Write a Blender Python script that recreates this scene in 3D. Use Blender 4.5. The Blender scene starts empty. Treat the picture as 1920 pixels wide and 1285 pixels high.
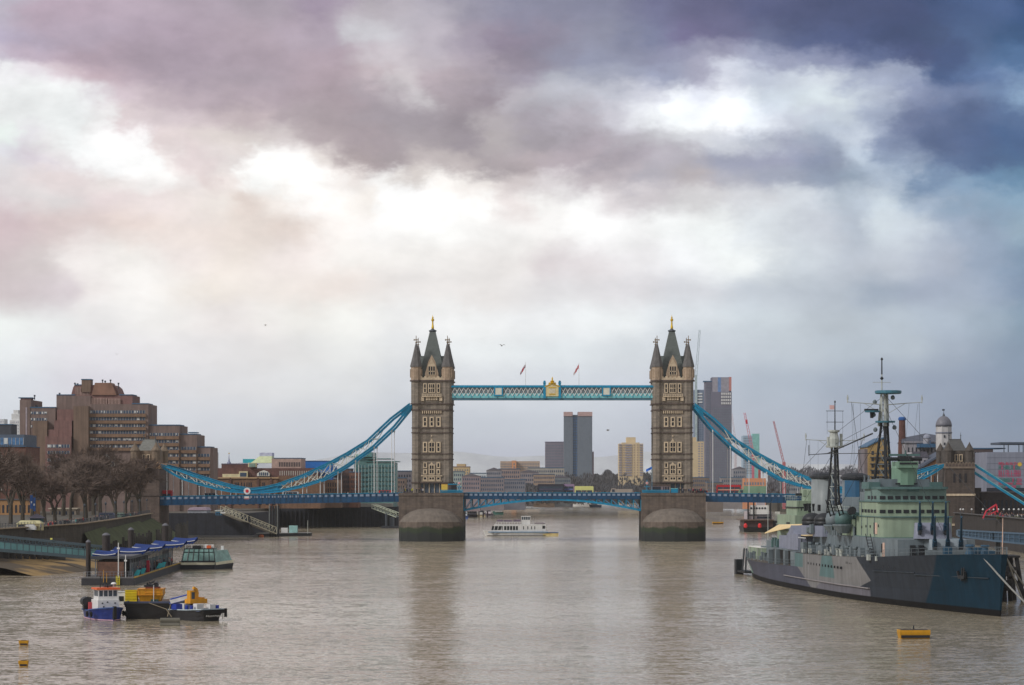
import bpy, bmesh, math, random
from mathutils import Vector, Matrix
R = math.radians
random.seed(7)
SC = bpy.context.scene
COL = SC.collection
# ------------------------------------------------------------------ camera
F = 4840.0            # focal length in photo pixels (1920 wide)
CX, HY = 1035.5, 903.0  # principal column and horizon row of the photograph
CAMZ = 20.0
cam_d = bpy.data.cameras.new("camera")
cam_d.sensor_width = 36.0
cam_d.lens = F / 1920 * 36.0
cam_d.shift_x = (960 - CX) / 1920
cam_d.shift_y = (HY - 642.5) / 1920
cam_d.clip_start, cam_d.clip_end = 1.0, 20000.0
cam = bpy.data.objects.new("camera", cam_d)
COL.objects.link(cam)
cam.location = (0, 0, CAMZ)
cam.rotation_euler = (R(90), 0, 0)
SC.camera = cam
SC.view_settings.view_transform = 'Standard'
SC.view_settings.look = 'None'
SC.view_settings.exposure = 0.0
SC.view_settings.gamma = 1.0
SC.view_settings.use_curve_mapping = False
SC.render.engine = 'CYCLES'
SC.cycles.use_denoising = True
SC.cycles.max_bounces = 6
SC.cycles.diffuse_bounces = 2
SC.cycles.glossy_bounces = 3
SC.cycles.volume_bounces = 2
SC.cycles.transparent_max_bounces = 8
def lin(c):
 out = []
 for v in c:
  v = v / 255.0
  out.append(v / 12.92 if v <= 0.04045 else ((v + 0.055) / 1.055) ** 2.4)
 return out
# ------------------------------------------------------------------ world: cloudy sky
SUN_EL, SUN_AZ = 36.0, -122.0     # degrees; azimuth from +Y towards +X
SKY_ROWS = {   # elevation rows of the cloud deck: (azimuth stop, colour)
 -40: [(0, 196, 188, 200), (640, 170, 156, 174), (1000, 140, 140, 165), (1280, 112, 112, 152), (1600, 72, 86, 130), (1920, 22, 80, 130)],
 10: [(0, 192, 186, 200), (120, 194, 174, 190), (320, 186, 170, 184), (480, 176, 164, 176), (600, 172, 156, 176), (690, 192, 184, 192), (800, 184, 178, 190), (900, 160, 156, 175),
  (1000, 142, 142, 165), (1120, 140, 142, 168), (1240, 120, 122, 158), (1340, 108, 108, 146), (1440, 88, 96, 138), (1600, 74, 88, 132), (1720, 68, 86, 134), (1780, 60, 92, 142), (1860, 58, 98, 150), (1920, 15, 84, 138)],
 70: [(0, 188, 178, 200), (160, 186, 170, 186), (320, 180, 163, 178), (480, 184, 168, 180), (620, 186, 172, 186), (685, 206, 204, 210), (800, 192, 184, 194), (900, 168, 158, 174), (960, 154, 142, 162),
  (1120, 148, 150, 172), (1220, 130, 136, 168), (1280, 122, 116, 156), (1360, 112, 112, 150), (1440, 108, 118, 156), (1540, 86, 102, 148), (1600, 74, 92, 140), (1680, 64, 84, 130), (1760, 64, 88, 132), (1840, 66, 102, 150), (1920, 30, 94, 144)],
 110: [(0, 200, 192, 206), (60, 196, 180, 196), (160, 188, 168, 182), (320, 178, 162, 176), (480, 182, 166, 178), (640, 188, 170, 182), (740, 206, 198, 204), (820, 196, 186, 194), (900, 184, 172, 184), (970, 158, 148, 164),
  (1120, 150, 154, 178), (1260, 148, 150, 178), (1330, 156, 156, 182), (1440, 160, 166, 192), (1560, 142, 150, 182), (1640, 96, 114, 158), (1700, 70, 88, 136), (1790, 62, 92, 142), (1860, 74, 112, 158), (1920, 62, 114, 162)],
 140: [(0, 238, 238, 240), (50, 232, 226, 232), (110, 216, 200, 208), (180, 200, 178, 188), (320, 181, 165, 178), (480, 180, 166, 177), (640, 184, 166, 176), (740, 198, 184, 190), (775, 210, 202, 206), (830, 190, 176, 184), (900, 180, 168, 178),
         (980, 168, 160, 176), (1060, 178, 180, 192), (1120, 162, 166, 186), (1230, 160, 166, 192), (1310, 172, 172, 194), (1370, 210, 214, 228), (1440, 196, 204, 220), (1540, 208, 216, 226), (1620, 164, 174, 200), (1700, 150, 162, 190), (1760, 62, 96, 146), (1840, 84, 120, 168), (1920, 112, 146, 186)],
 180: [(0, 236, 238, 238), (120, 240, 242, 242), (170, 226, 222, 226), (220, 212, 196, 204), (320, 200, 184, 192), (480, 184, 168, 178), (640, 176, 160, 168), (720, 176, 164, 172), (790, 204, 198, 202), (840, 176, 164, 172), (920, 166, 154, 164), (960, 190, 184, 192),
         (1040, 188, 188, 198), (1120, 196, 198, 210), (1200, 206, 208, 220), (1250, 240, 244, 250), (1300, 228, 232, 244), (1350, 244, 248, 254), (1400, 240, 246, 252), (1460, 206, 216, 228), (1560, 214, 224, 230), (1640, 182, 192, 212), (1700, 140, 152, 184), (1780, 112, 132, 172), (1850, 106, 138, 180), (1920, 140, 174, 206)],
 225: [(0, 232, 234, 234), (160, 240, 243, 243), (215, 232, 230, 230), (250, 220, 206, 208), (340, 216, 202, 206), (480, 204, 188, 192), (540, 184, 170, 176), (640, 176, 162, 168), (720, 172, 162, 170), (800, 174, 164, 172), (880, 162, 152, 160), (930, 186, 178, 182), (1000, 176, 168, 178),
         (1080, 192, 186, 196), (1130, 212, 210, 220), (1200, 232, 234, 240), (1260, 246, 250, 252), (1370, 250, 252, 255), (1420, 236, 242, 250), (1480, 214, 220, 232), (1520, 196, 202, 216), (1580, 196, 206, 218), (1640, 164, 176, 200), (1720, 108, 124, 162), (1800, 84, 108, 152), (1920, 78, 114, 160)],
 262: [(0, 226, 234, 230), (40, 226, 224, 228), (110, 230, 230, 230), (160, 244, 246, 246), (230, 250, 250, 250), (300, 246, 244, 244), (330, 226, 212, 212), (440, 224, 214, 210), (530, 214, 204, 204), (600, 186, 172, 176), (680, 178, 164, 170), (780, 174, 164, 170), (880, 166, 156, 164), (930, 184, 176, 178), (1020, 170, 162, 170),
         (1090, 184, 174, 184), (1150, 194, 190, 198), (1220, 212, 212, 218), (1290, 222, 224, 230), (1400, 212, 216, 226), (1430, 196, 202, 216), (1500, 172, 178, 200), (1560, 172, 184, 206), (1620, 196, 206, 220), (1680, 134, 150, 182), (1760, 84, 108, 152), (1840, 72, 104, 152), (1920, 56, 102, 152)],
 300: [(0, 222, 222, 228), (60, 216, 208, 216), (130, 232, 226, 228), (170, 248, 248, 248), (300, 253, 253, 252), (325, 244, 236, 234), (370, 226, 212, 212), (430, 228, 220, 218), (465, 254, 254, 252), (520, 248, 246, 244), (590, 228, 220, 216), (650, 184, 170, 172), (730, 176, 164, 168), (780, 196, 186, 186), (850, 194, 184, 184), (920, 176, 166, 170), (1000, 186, 174, 178),
         (1080, 190, 178, 186), (1130, 178, 170, 180), (1200, 194, 188, 198), (1290, 190, 186, 196), (1360, 172, 176, 198), (1440, 166, 170, 194), (1540, 150, 162, 190), (1580, 156, 168, 192), (1640, 190, 204, 220), (1690, 142, 160, 188), (1760, 88, 116, 158), (1840, 70, 106, 152), (1920, 62, 110, 156)],
 335: [(0, 226, 222, 224), (110, 226, 214, 214), (200, 232, 224, 222), (310, 248, 246, 244), (350, 234, 226, 224), (385, 226, 212, 210), (420, 240, 230, 226), (470, 252, 252, 250), (560, 254, 254, 252), (640, 238, 230, 226), (700, 246, 244, 242), (770, 216, 208, 204), (820, 248, 244, 240), (900, 240, 234, 230), (980, 216, 206, 206),
         (1060, 226, 220, 222), (1130, 196, 186, 192), (1200, 190, 186, 196), (1290, 198, 190, 194), (1360, 188, 188, 200), (1440, 172, 178, 198), (1540, 154, 168, 192), (1600, 158, 176, 198), (1670, 176, 192, 212), (1730, 118, 148, 182), (1780, 132, 164, 194), (1850, 96, 142, 178), (1920, 86, 138, 172)],
 375: [(0, 220, 212, 214), (90, 222, 216, 216), (180, 228, 214, 214), (300, 238, 226, 224), (400, 238, 230, 224), (450, 230, 216, 208), (520, 244, 236, 230), (580, 254, 252, 250), (680, 246, 240, 234), (720, 254, 254, 253), (800, 254, 254, 254), (900, 252, 252, 250), (960, 236, 228, 226), (1020, 248, 246, 244), (1080, 253, 253, 252),
         (1150, 226, 220, 222), (1210, 206, 200, 204), (1300, 216, 214, 216), (1400, 208, 210, 216), (1480, 214, 220, 228), (1570, 180, 192, 206), (1620, 188, 200, 214), (1680, 204, 216, 226), (1740, 166, 184, 206), (1800, 144, 170, 196), (1860, 136, 168, 194), (1920, 128, 164, 190)],
 425: [(0, 210, 190, 194), (120, 222, 206, 204), (240, 232, 216, 210), (330, 234, 222, 216), (440, 234, 222, 214), (540, 228, 214, 206), (620, 246, 240, 236), (720, 250, 248, 246), (820, 254, 254, 252), (930, 242, 240, 238), (1000, 244, 242, 240), (1100, 253, 253, 253), (1180, 242, 242, 242), (1260, 248, 250, 250),
         (1350, 242, 246, 246), (1440, 218, 224, 230), (1520, 202, 208, 218), (1600, 182, 192, 206), (1660, 208, 218, 226), (1720, 204, 214, 224), (1800, 160, 176, 198), (1860, 146, 166, 190), (1920, 150, 176, 196)],
 490: [(0, 212, 198, 200), (80, 214, 204, 204), (150, 238, 232, 230), (250, 242, 238, 234), (330, 238, 228, 224), (440, 238, 228, 220), (540, 240, 230, 226), (660, 246, 242, 238), (800, 240, 237, 234), (960, 234, 230, 228), (1020, 224, 216, 218), (1090, 228, 222, 224), (1180, 236, 234, 236), (1280, 240, 242, 244),
         (1400, 240, 244, 244), (1480, 208, 216, 224), (1580, 190, 198, 210), (1680, 196, 204, 216), (1760, 176, 186, 204), (1840, 150, 168, 192), (1920, 128, 156, 184)],
 545: [(0, 214, 202, 204), (120, 218, 208, 212), (180, 236, 230, 228), (260, 246, 243, 240), (400, 238, 230, 222), (520, 240, 232, 226), (640, 238, 228, 222), (760, 234, 230, 228), (900, 234, 230, 228), (1040, 226, 224, 226), (1180, 224, 222, 226), (1300, 216, 218, 224), (1420, 200, 208, 218), (1560, 184, 194, 206), (1640, 164, 178, 196), (1740, 164, 176, 196), (1820, 168, 182, 202), (1920, 126, 152, 182)],
 600: [(0, 238, 242, 240), (90, 232, 234, 234), (180, 234, 232, 232), (300, 240, 238, 236), (440, 236, 230, 228), (560, 238, 236, 232), (660, 244, 244, 240), (760, 238, 238, 238), (860, 242, 243, 243), (1000, 236, 238, 240), (1160, 236, 240, 242), (1280, 222, 228, 234), (1420, 206, 216, 224), (1560, 188, 198, 208), (1660, 186, 198, 210), (1780, 176, 190, 206), (1860, 160, 178, 196), (1920, 138, 164, 186)],
 660: [(0, 234, 238, 240), (160, 232, 230, 236), (320, 234, 232, 234), (500, 230, 228, 228), (640, 234, 235, 234), (760, 228, 230, 232), (900, 234, 238, 240), (1040, 224, 230, 234), (1200, 214, 220, 226), (1320, 202, 210, 220), (1480, 192, 202, 212), (1600, 182, 194, 206), (1700, 184, 196, 208), (1800, 166, 180, 198), (1920, 136, 158, 182)],
 720: [(0, 222, 227, 234), (160, 220, 218, 227), (400, 226, 226, 229), (640, 226, 228, 230), (760, 214, 218, 224), (900, 220, 224, 230), (1060, 214, 220, 228), (1200, 208, 214, 224), (1320, 186, 196, 210), (1440, 178, 190, 205), (1600, 164, 177, 196), (1760, 152, 167, 190), (1920, 134, 154, 180)],
 800: [(0, 216, 222, 230), (400, 216, 220, 228), (640, 210, 215, 224), (840, 202, 209, 220), (1100, 204, 211, 222), (1280, 192, 199, 213), (1440, 180, 190, 206), (1640, 166, 177, 196), (1800, 144, 160, 184), (1920, 132, 152, 178)],
 880: [(0, 208, 214, 226), (480, 203, 211, 220), (840, 194, 200, 218), (1100, 196, 202, 219), (1300, 188, 194, 213), (1480, 176, 186, 203), (1660, 158, 170, 194), (1820, 134, 150, 174), (1920, 122, 142, 170)],
}
world = bpy.data.worlds.new("World")
SC.world = world
world.use_nodes = True
WT = world.node_tree
WT.nodes.clear()
def wn(kind, **kw):
 n = WT.nodes.new(kind)
 for k, v in kw.items():
  setattr(n, k, v)
 return n
def wmath(op, a, b=None, c=None, clamp=False):
 n = wn('ShaderNodeMath', operation=op)
 n.use_clamp = clamp
 for i, v in enumerate((a, b, c)):
  if v is None:
   continue
  if isinstance(v, (int, float)):
   n.inputs[i].default_value = v
  else:
   WT.links.new(v, n.inputs[i])
 return n.outputs[0]
def wmix(fac, a, b, blend='MIX'):
 n = wn('ShaderNodeMix', data_type='RGBA', blend_type=blend)
 for sock, v in ((n.inputs[0], fac), (n.inputs[6], a), (n.inputs[7], b)):
  if isinstance(v, (int, float)):
   sock.default_value = v
  elif isinstance(v, (tuple, list)):
   sock.default_value = (*v[:3], 1)
  else:
   WT.links.new(v, sock)
 return n.outputs[2]
def wnoise(vec, scale, detail, rough=0.55):
 n = wn('ShaderNodeTexNoise')
 n.inputs['Scale'].default_value = scale
 n.inputs['Detail'].default_value = detail
 n.inputs['Roughness'].default_value = rough
 WT.links.new(vec, n.inputs['Vector'])
 return n
SKY_GAIN = 1.17       # brightness of the cloud deck in front of the camera
DOME_GAIN = 0.73     # brightness of the rest of the overcast dome
geo = wn('ShaderNodeTexCoord')
sep = wn('ShaderNodeSeparateXYZ')
WT.links.new(geo.outputs['Generated'], sep.inputs[0])
dx, dy, dz = sep.outputs
ysafe = wmath('MAXIMUM', dy, 0.25)
# ragged cloud edges: turbulence displaces the deck
squash = wn('ShaderNodeVectorMath', operation='MULTIPLY')
WT.links.new(geo.outputs['Generated'], squash.inputs[0])
squash.inputs[1].default_value = (1.0, 1.0, 1.7)
n1 = wnoise(squash.outputs[0], 17.0, 7.0, 0.56)
n2 = wnoise(squash.outputs[0], 34.0, 8.0, 0.66)
s1 = wn('ShaderNodeSeparateColor')
WT.links.new(n1.outputs['Color'], s1.inputs[0])
s2 = wn('ShaderNodeSeparateColor')
WT.links.new(n2.outputs['Color'], s2.inputs[0])
tz = wmath('DIVIDE', dz, ysafe)
tx = wmath('DIVIDE', dx, ysafe)
calm = wmath('MULTIPLY_ADD', tz, 7.0, 0.12, clamp=True)     # less turbulence towards the horizon
wu = wmath('MULTIPLY', wmath('MULTIPLY', wmath('SUBTRACT', s1.outputs[0], 0.5), 130.0), calm)
wv = wmath('MULTIPLY', wmath('MULTIPLY', wmath('SUBTRACT', s1.outputs[1], 0.5), 84.0), calm)
wu2 = wmath('MULTIPLY', wmath('MULTIPLY', wmath('SUBTRACT', s2.outputs[0], 0.5), 130.0), calm)
wv2 = wmath('MULTIPLY', wmath('MULTIPLY', wmath('SUBTRACT', s2.outputs[1], 0.5), 100.0), calm)
uu = wmath('ADD', wmath('ADD', wmath('MULTIPLY_ADD', tx, F, CX), wu), wu2)
vv = wmath('ADD', wmath('ADD', wmath('MULTIPLY_ADD', tz, -F, HY), wv), wv2)
un = wmath('DIVIDE', uu, 1920.0, clamp=True)
prev, prow = None, None
for row, stops in sorted(SKY_ROWS.items()):
 if 250 < row < 345:      # the long grey bank right of centre
  stops = [(p, *(c * (0.965 if 1180 < p < 1620 else 1) for c in k)) for p, *k in stops]
 cr = wn('ShaderNodeValToRGB')
 cr.color_ramp.interpolation = 'EASE'
 el = cr.color_ramp.elements
 while len(el) > 1:
  el.remove(el[-1])
 for i, (px, r, g, b) in enumerate(stops):
  e = el[0] if i == 0 else el.new(px / 1920.0)
  e.position = px / 1920.0
  e.color = (*lin((r, g, b)), 1)
 WT.links.new(un, cr.inputs[0])
 if prev is None:
  prev = cr.outputs[0]
 else:
  mr = wn('ShaderNodeMapRange', interpolation_type='SMOOTHSTEP')
  mr.inputs['From Min'].default_value = prow
  mr.inputs['From Max'].default_value = row
  WT.links.new(vv, mr.inputs['Value'])
  prev = wmix(mr.outputs[0], prev, cr.outputs[0])
 prow = row
# fine wisps inside the clouds
n3 = wnoise(squash.outputs[0], 46.0, 8.0, 0.6)
wisp = wmath('MULTIPLY_ADD', wmath('MULTIPLY', wmath('SUBTRACT', n3.outputs['Fac'], 0.5), calm), 0.56, 1.0)
deck = wn('ShaderNodeVectorMath', operation='SCALE')
gam = wn('ShaderNodeGamma')
gam.inputs['Gamma'].default_value = 1.22
WT.links.new(prev, gam.inputs[0])
hs = wn('ShaderNodeHueSaturation')
hs.inputs['Saturation'].default_value = 0.80
WT.links.new(gam.outputs[0], hs.inputs['Color'])
WT.links.new(hs.outputs[0], deck.inputs[0])
WT.links.new(wmath('MULTIPLY', wisp, SKY_GAIN), deck.inputs['Scale'])
# the rest of the dome: ordinary overcast
n4 = wnoise(geo.outputs['Generated'], 2.6, 6.0)
dome = wmix(wmath('MULTIPLY_ADD', n4.outputs['Fac'], 2.2, -0.6, clamp=True), lin((176, 178, 188)), lin((236, 234, 230)))
domes = wn('ShaderNodeVectorMath', operation='SCALE')
WT.links.new(dome, domes.inputs[0])
domes.inputs['Scale'].default_value = DOME_GAIN
fr = wn('ShaderNodeMapRange', interpolation_type='SMOOTHSTEP')
fr.inputs['From Min'].default_value = 0.78
fr.inputs['From Max'].default_value = 0.955
WT.links.new(dy, fr.inputs['Value'])
clouds = wmix(fr.outputs[0], domes.outputs[0], deck.outputs[0])
bg_c = wn('ShaderNodeBackground')
WT.links.new(clouds, bg_c.inputs['Color'])
bg_c.inputs['Strength'].default_value = 0.96
skyt = wn('ShaderNodeTexSky', sky_type='NISHITA')
skyt.sun_disc = False
skyt.sun_elevation = R(SUN_EL)
skyt.sun_rotation = R(SUN_AZ)
bg_s = wn('ShaderNodeBackground')
WT.links.new(skyt.outputs[0], bg_s.inputs['Color'])
bg_s.inputs['Strength'].default_value = 0.06
mixs = wn('ShaderNodeMixShader')
mixs.inputs[0].default_value = 0.04          # almost fully clouded over
WT.links.new(bg_c.outputs[0], mixs.inputs[1])
WT.links.new(bg_s.outputs[0], mixs.inputs[2])
wo = wn('ShaderNodeOutputWorld')
WT.links.new(mixs.outputs[0], wo.inputs['Surface'])
# ------------------------------------------------------------------ sun behind the cloud
sd = bpy.data.lights.new("sun", 'SUN')
sd.energy = 1.8
sd.angle = R(12)
sd.color = (1.0, 0.965, 0.92)
sun = bpy.data.objects.new("sun", sd)
COL.objects.link(sun)
_sv = Vector((math.sin(R(SUN_AZ)) * math.cos(R(SUN_EL)), math.cos(R(SUN_AZ)) * math.cos(R(SUN_EL)), math.sin(R(SUN_EL))))
sun.rotation_euler = _sv.to_track_quat('Z', 'Y').to_euler()
sun.location = (-200, 100, 400)
# ------------------------------------------------------------------ materials
MATS = {}
AMB = 0.62      # how much of the daylight a wall facing the camera returns: albedo = seen / AMB
def mat(name, rgb, rough=0.75, var=0.18, scale=0.6, metal=0.0, bump=0.0, bscale=3.0, stretch=(1, 1, 1), streak=0.0):
 """Procedural material; rgb is the colour as seen in the photograph (sRGB)."""
 if name in MATS:
  return MATS[name]
 m = bpy.data.materials.new(name)
 m.use_nodes = True
 nt = m.node_tree
 b = nt.nodes['Principled BSDF']
 c = [min(0.85, v / AMB) for v in lin(rgb)]
 tc = nt.nodes.new('ShaderNodeTexCoord')
 mp = nt.nodes.new('ShaderNodeMapping')
 mp.inputs['Scale'].default_value = stretch
 nt.links.new(tc.outputs['Object'], mp.inputs[0])
 nz = nt.nodes.new('ShaderNodeTexNoise')
 nz.inputs['Scale'].default_value = scale
 nz.inputs['Detail'].default_value = 5.0
 nz.inputs['Roughness'].default_value = 0.62
 nt.links.new(mp.outputs[0], nz.inputs['Vector'])
 cr = nt.nodes.new('ShaderNodeValToRGB')
 cr.color_ramp.elements[0].position = 0.28
 cr.color_ramp.elements[1].position = 0.72
 cr.color_ramp.elements[0].color = (*[v * (1 - var) for v in c], 1)
 cr.color_ramp.elements[1].color = (*[min(0.88, v * (1 + var)) for v in c], 1)
 nt.links.new(nz.outputs['Fac'], cr.inputs[0])
 out = cr.outputs[0]
 if streak > 0:      # rain and soot streaks running down the face
  mp2 = nt.nodes.new('ShaderNodeMapping')
  mp2.inputs['Scale'].default_value = (0.9, 0.9, 0.05)
  nt.links.new(tc.outputs['Object'], mp2.inputs[0])
  nz2 = nt.nodes.new('ShaderNodeTexNoise')
  nz2.inputs['Scale'].default_value = 1.3
  nz2.inputs['Detail'].default_value = 4.0
  nt.links.new(mp2.outputs[0], nz2.inputs['Vector'])
  mr = nt.nodes.new('ShaderNodeMapRange')
  mr.inputs['From Min'].default_value = 0.35
  mr.inputs['From Max'].default_value = 0.7
  mr.inputs['To Min'].default_value = 1.0
  mr.inputs['To Max'].default_value = 1.0 - streak
  nt.links.new(nz2.outputs['Fac'], mr.inputs[0])
  sc = nt.nodes.new('ShaderNodeVectorMath')
  sc.operation = 'SCALE'
  nt.links.new(out, sc.inputs[0])
  nt.links.new(mr.outputs[0], sc.inputs['Scale'])
  out = sc.outputs[0]
 nt.links.new(out, b.inputs['Base Color'])
 b.inputs['Roughness'].default_value = rough
 b.inputs['Metallic'].default_value = metal
 if bump > 0:
  nb = nt.nodes.new('ShaderNodeTexNoise')
  nb.inputs['Scale'].default_value = bscale
  nb.inputs['Detail'].default_value = 3
  nt.links.new(tc.outputs['Object'], nb.inputs['Vector'])
  bp = nt.nodes.new('ShaderNodeBump')
  bp.inputs['Strength'].default_value = bump
  bp.inputs['Distance'].default_value = 0.1
  nt.links.new(nb.outputs['Fac'], bp.inputs['Height'])
  nt.links.new(bp.outputs[0], b.inputs['Normal'])
 MATS[name] = m
 return m
def brickmat(name, rgb, rgb2, mortar, w=1.2, h=0.45, streak=0.25):
 """Coursed stone / brick, from a brick texture, with weather streaks."""
 if name in MATS:
  return MATS[name]
 m = mat(name, rgb, 0.85, 0.22, 0.35, streak=streak)
 nt = m.node_tree
 b = nt.nodes['Principled BSDF']
 src = b.inputs['Base Color'].links[0].from_socket
 tc = [n for n in nt.nodes if n.bl_idname == 'ShaderNodeTexCoord'][0]
 sp = nt.nodes.new('ShaderNodeSeparateXYZ')
 nt.links.new(tc.outputs['Object'], sp.inputs[0])
 ad = nt.nodes.new('ShaderNodeMath')
 nt.links.new(sp.outputs[0], ad.inputs[0])
 nt.links.new(sp.outputs[1], ad.inputs[1])
 cb = nt.nodes.new('ShaderNodeCombineXYZ')
 nt.links.new(ad.outputs[0], cb.inputs[0])
 nt.links.new(sp.outputs[2], cb.inputs[1])
 br = nt.nodes.new('ShaderNodeTexBrick')
 br.inputs['Scale'].default_value = 1.0
 br.inputs['Brick Width'].default_value = w
 br.inputs['Row Height'].default_value = h
 br.inputs['Mortar Size'].default_value = 0.03
 br.inputs['Color1'].default_value = (1.12, 1.1, 1.08, 1)
 br.inputs['Color2'].default_value = (0.80, 0.80, 0.82, 1)
 br.inputs['Mortar'].default_value = (0.7, 0.7, 0.7, 1)
 nt.links.new(cb.outputs[0], br.inputs['Vector'])
 mx = nt.nodes.new('ShaderNodeMix')
 mx.data_type = 'RGBA'
 mx.blend_type = 'MULTIPLY'
 mx.inputs[0].default_value = 1.0
 nt.links.new(src, mx.inputs[6])
 nt.links.new(br.outputs['Color'], mx.inputs[7])
 nt.links.new(mx.outputs[2], b.inputs['Base Color'])
 return m
def glass(name, rgb, rough=0.12):
 return mat(name, rgb, rough, 0.35, 0.8)
# ------------------------------------------------------------------ mesh builder
class MB:
 def __init__(self):
  self.v, self.f, self.mi = [], [], []
  self.m = 0
 def poly(self, pts):
  i = len(self.v)
  self.v += [tuple(p) for p in pts]
  self.f.append(list(range(i, i + len(pts))))
  self.mi.append(self.m)
 def add(self, verts, faces):
  i = len(self.v)
  self.v += [tuple(p) for p in verts]
  for f in faces:
   self.f.append([i + k for k in f])
   self.mi.append(self.m)
 def box(self, x0, x1, y0, y1, z0, z1):
  if x0 > x1: x0, x1 = x1, x0
  if y0 > y1: y0, y1 = y1, y0
  if z0 > z1: z0, z1 = z1, z0
  self.add([(x0, y0, z0), (x1, y0, z0), (x1, y1, z0), (x0, y1, z0), (x0, y0, z1), (x1, y0, z1), (x1, y1, z1), (x0, y1, z1)],
                 [(3, 2, 1, 0), (4, 5, 6, 7), (0, 1, 5, 4), (1, 2, 6, 5), (2, 3, 7, 6), (3, 0, 4, 7)])
  return self
 def taper(self, x0, x1, y0, y1, z0, X0, X1, Y0, Y1, z1):
  self.add([(x0, y0, z0), (x1, y0, z0), (x1, y1, z0), (x0, y1, z0), (X0, Y0, z1), (X1, Y0, z1), (X1, Y1, z1), (X0, Y1, z1)],
                 [(3, 2, 1, 0), (4, 5, 6, 7), (0, 1, 5, 4), (1, 2, 6, 5), (2, 3, 7, 6), (3, 0, 4, 7)])
  return self
 def bar(self, p, q, w, h=None, up=(0, 0, 1)):
  """box beam from p to q, w wide and h high"""
  p, q = Vector(p), Vector(q)
  h = h or w
  d = (q - p)
  if d.length < 1e-6:
   return self
  d.normalize()
  up = Vector(up)
  if abs(d.dot(up)) > 0.98:
   up = Vector((0, 1, 0))
  s = d.cross(up).normalized()
  u = s.cross(d).normalized()
  a = [p - s * w / 2 - u * h / 2, p + s * w / 2 - u * h / 2, p + s * w / 2 + u * h / 2, p - s * w / 2 + u * h / 2]
  b = [x + (q - p) for x in a]
  self.add(a + b, [(0, 1, 2, 3), (7, 6, 5, 4), (4, 5, 1, 0), (5, 6, 2, 1), (6, 7, 3, 2), (7, 4, 0, 3)])
  return self
 def tube(self, p, q, r0, r1=None, n=6, cap=True):
  p, q = Vector(p), Vector(q)
  r1 = r0 if r1 is None else r1
  d = (q - p)
  if d.length < 1e-6:
   return self
  d.normalize()
  up = Vector((0, 0, 1)) if abs(d.z) < 0.95 else Vector((1, 0, 0))
  s = d.cross(up).normalized()
  u = s.cross(d).normalized()
  vs = []
  for c, r in ((p, r0), (q, r1)):
   for k in range(n):
    a = 2 * math.pi * k / n
    vs.append(c + s * math.cos(a) * r + u * math.sin(a) * r)
  fs = [(k, (k + 1) % n, n + (k + 1) % n, n + k) for k in range(n)]
  if cap:
   fs += [tuple(reversed(range(n))), tuple(range(n, 2 * n))]
  self.add(vs, fs)
  return self
 def lathe(self, cx, cy, prof, n=8, rot=0.0, sx=1.0, sy=1.0):
  """prof: (radius, z) from bottom to top about a vertical axis"""
  vs, fs = [], []
  for r, z in prof:
   for k in range(n):
    a = 2 * math.pi * k / n + rot
    vs.append((cx + math.cos(a) * r * sx, cy + math.sin(a) * r * sy, z))
  for i in range(len(prof) - 1):
   for k in range(n):
    k2 = (k + 1) % n
    fs.append((i * n + k, i * n + k2, (i + 1) * n + k2, (i + 1) * n + k))
  fs.append(tuple(reversed(range(n))))
  fs.append(tuple(range((len(prof) - 1) * n, len(prof) * n)))
  self.add(vs, fs)
  return self
 def prism(self, pts, y0, y1):
  """polygon in x,z extruded along y (points counter-clockwise seen from -y)"""
  n = len(pts)
  vs = [(x, y0, z) for x, z in pts] + [(x, y1, z) for x, z in pts]
  fs = [tuple(range(n)), tuple(reversed(range(n, 2 * n)))]
  fs += [((k + 1) % n, k, n + k, n + (k + 1) % n) for k in range(n)]
  self.add(vs, fs)
  return self
 def slab(self, pts, z0, z1):
  """polygon in x,y extruded along z (counter-clockwise from above)"""
  n = len(pts)
  vs = [(x, y, z0) for x, y in pts] + [(x, y, z1) for x, y in pts]
  fs = [tuple(reversed(range(n))), tuple(range(n, 2 * n))]
  fs += [(k, (k + 1) % n, n + (k + 1) % n, n + k) for k in range(n)]
  self.add(vs, fs)
  return self
 def ribbon(self, pts, h, y0, y1):
  """a band following the x,z polyline, h high, between y0 and y1"""
  vs, fs = [], []
  for i, (x, z) in enumerate(pts):
   a = pts[max(i - 1, 0)]
   b = pts[min(i + 1, len(pts) - 1)]
   tx_, tz_ = b[0] - a[0], b[1] - a[1]
   L = math.hypot(tx_, tz_)
   nx, nz = -tz_ / L * h / 2, tx_ / L * h / 2
   vs += [(x - nx, y0, z - nz), (x + nx, y0, z + nz), (x + nx, y1, z + nz), (x - nx, y1, z - nz)]
  for i in range(len(pts) - 1):
   o = i * 4
   for k in range(4):
    fs.append((o + k, o + 4 + k, o + 4 + (k + 1) % 4, o + (k + 1) % 4))
  o = (len(pts) - 1) * 4
  fs += [(0, 1, 2, 3), (o + 3, o + 2, o + 1, o)]
  self.add(vs, fs)
  return self
 def dome(self, cx, cy, z0, r, hgt, n=16, rows=6):
  prof = [(r * math.cos(math.pi / 2 * i / rows) + 0.01, z0 + hgt * math.sin(math.pi / 2 * i / rows)) for i in range(rows + 1)]
  return self.lathe(cx, cy, prof, n)
 def build(self, name, mats, parent=None, local=False, smooth=False, label=None):
  me = bpy.data.meshes.new(name)
  off = Vector((0, 0, 0)) if (local or parent is None) else OFF.get(parent, Vector())
  me.from_pydata([(x - off.x, y - off.y, z - off.z) for x, y, z in self.v], [], self.f)
  ms = mats if isinstance(mats, (list, tuple)) else [mats]
  for m in ms:
   me.materials.append(m)
  me.polygons.foreach_set('material_index', self.mi)
  if smooth:
   me.polygons.foreach_set('use_smooth', [True] * len(me.polygons))
  bm = bmesh.new()
  bm.from_mesh(me)
  bmesh.ops.recalc_face_normals(bm, faces=bm.faces)
  bm.to_mesh(me)
  bm.free()
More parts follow.
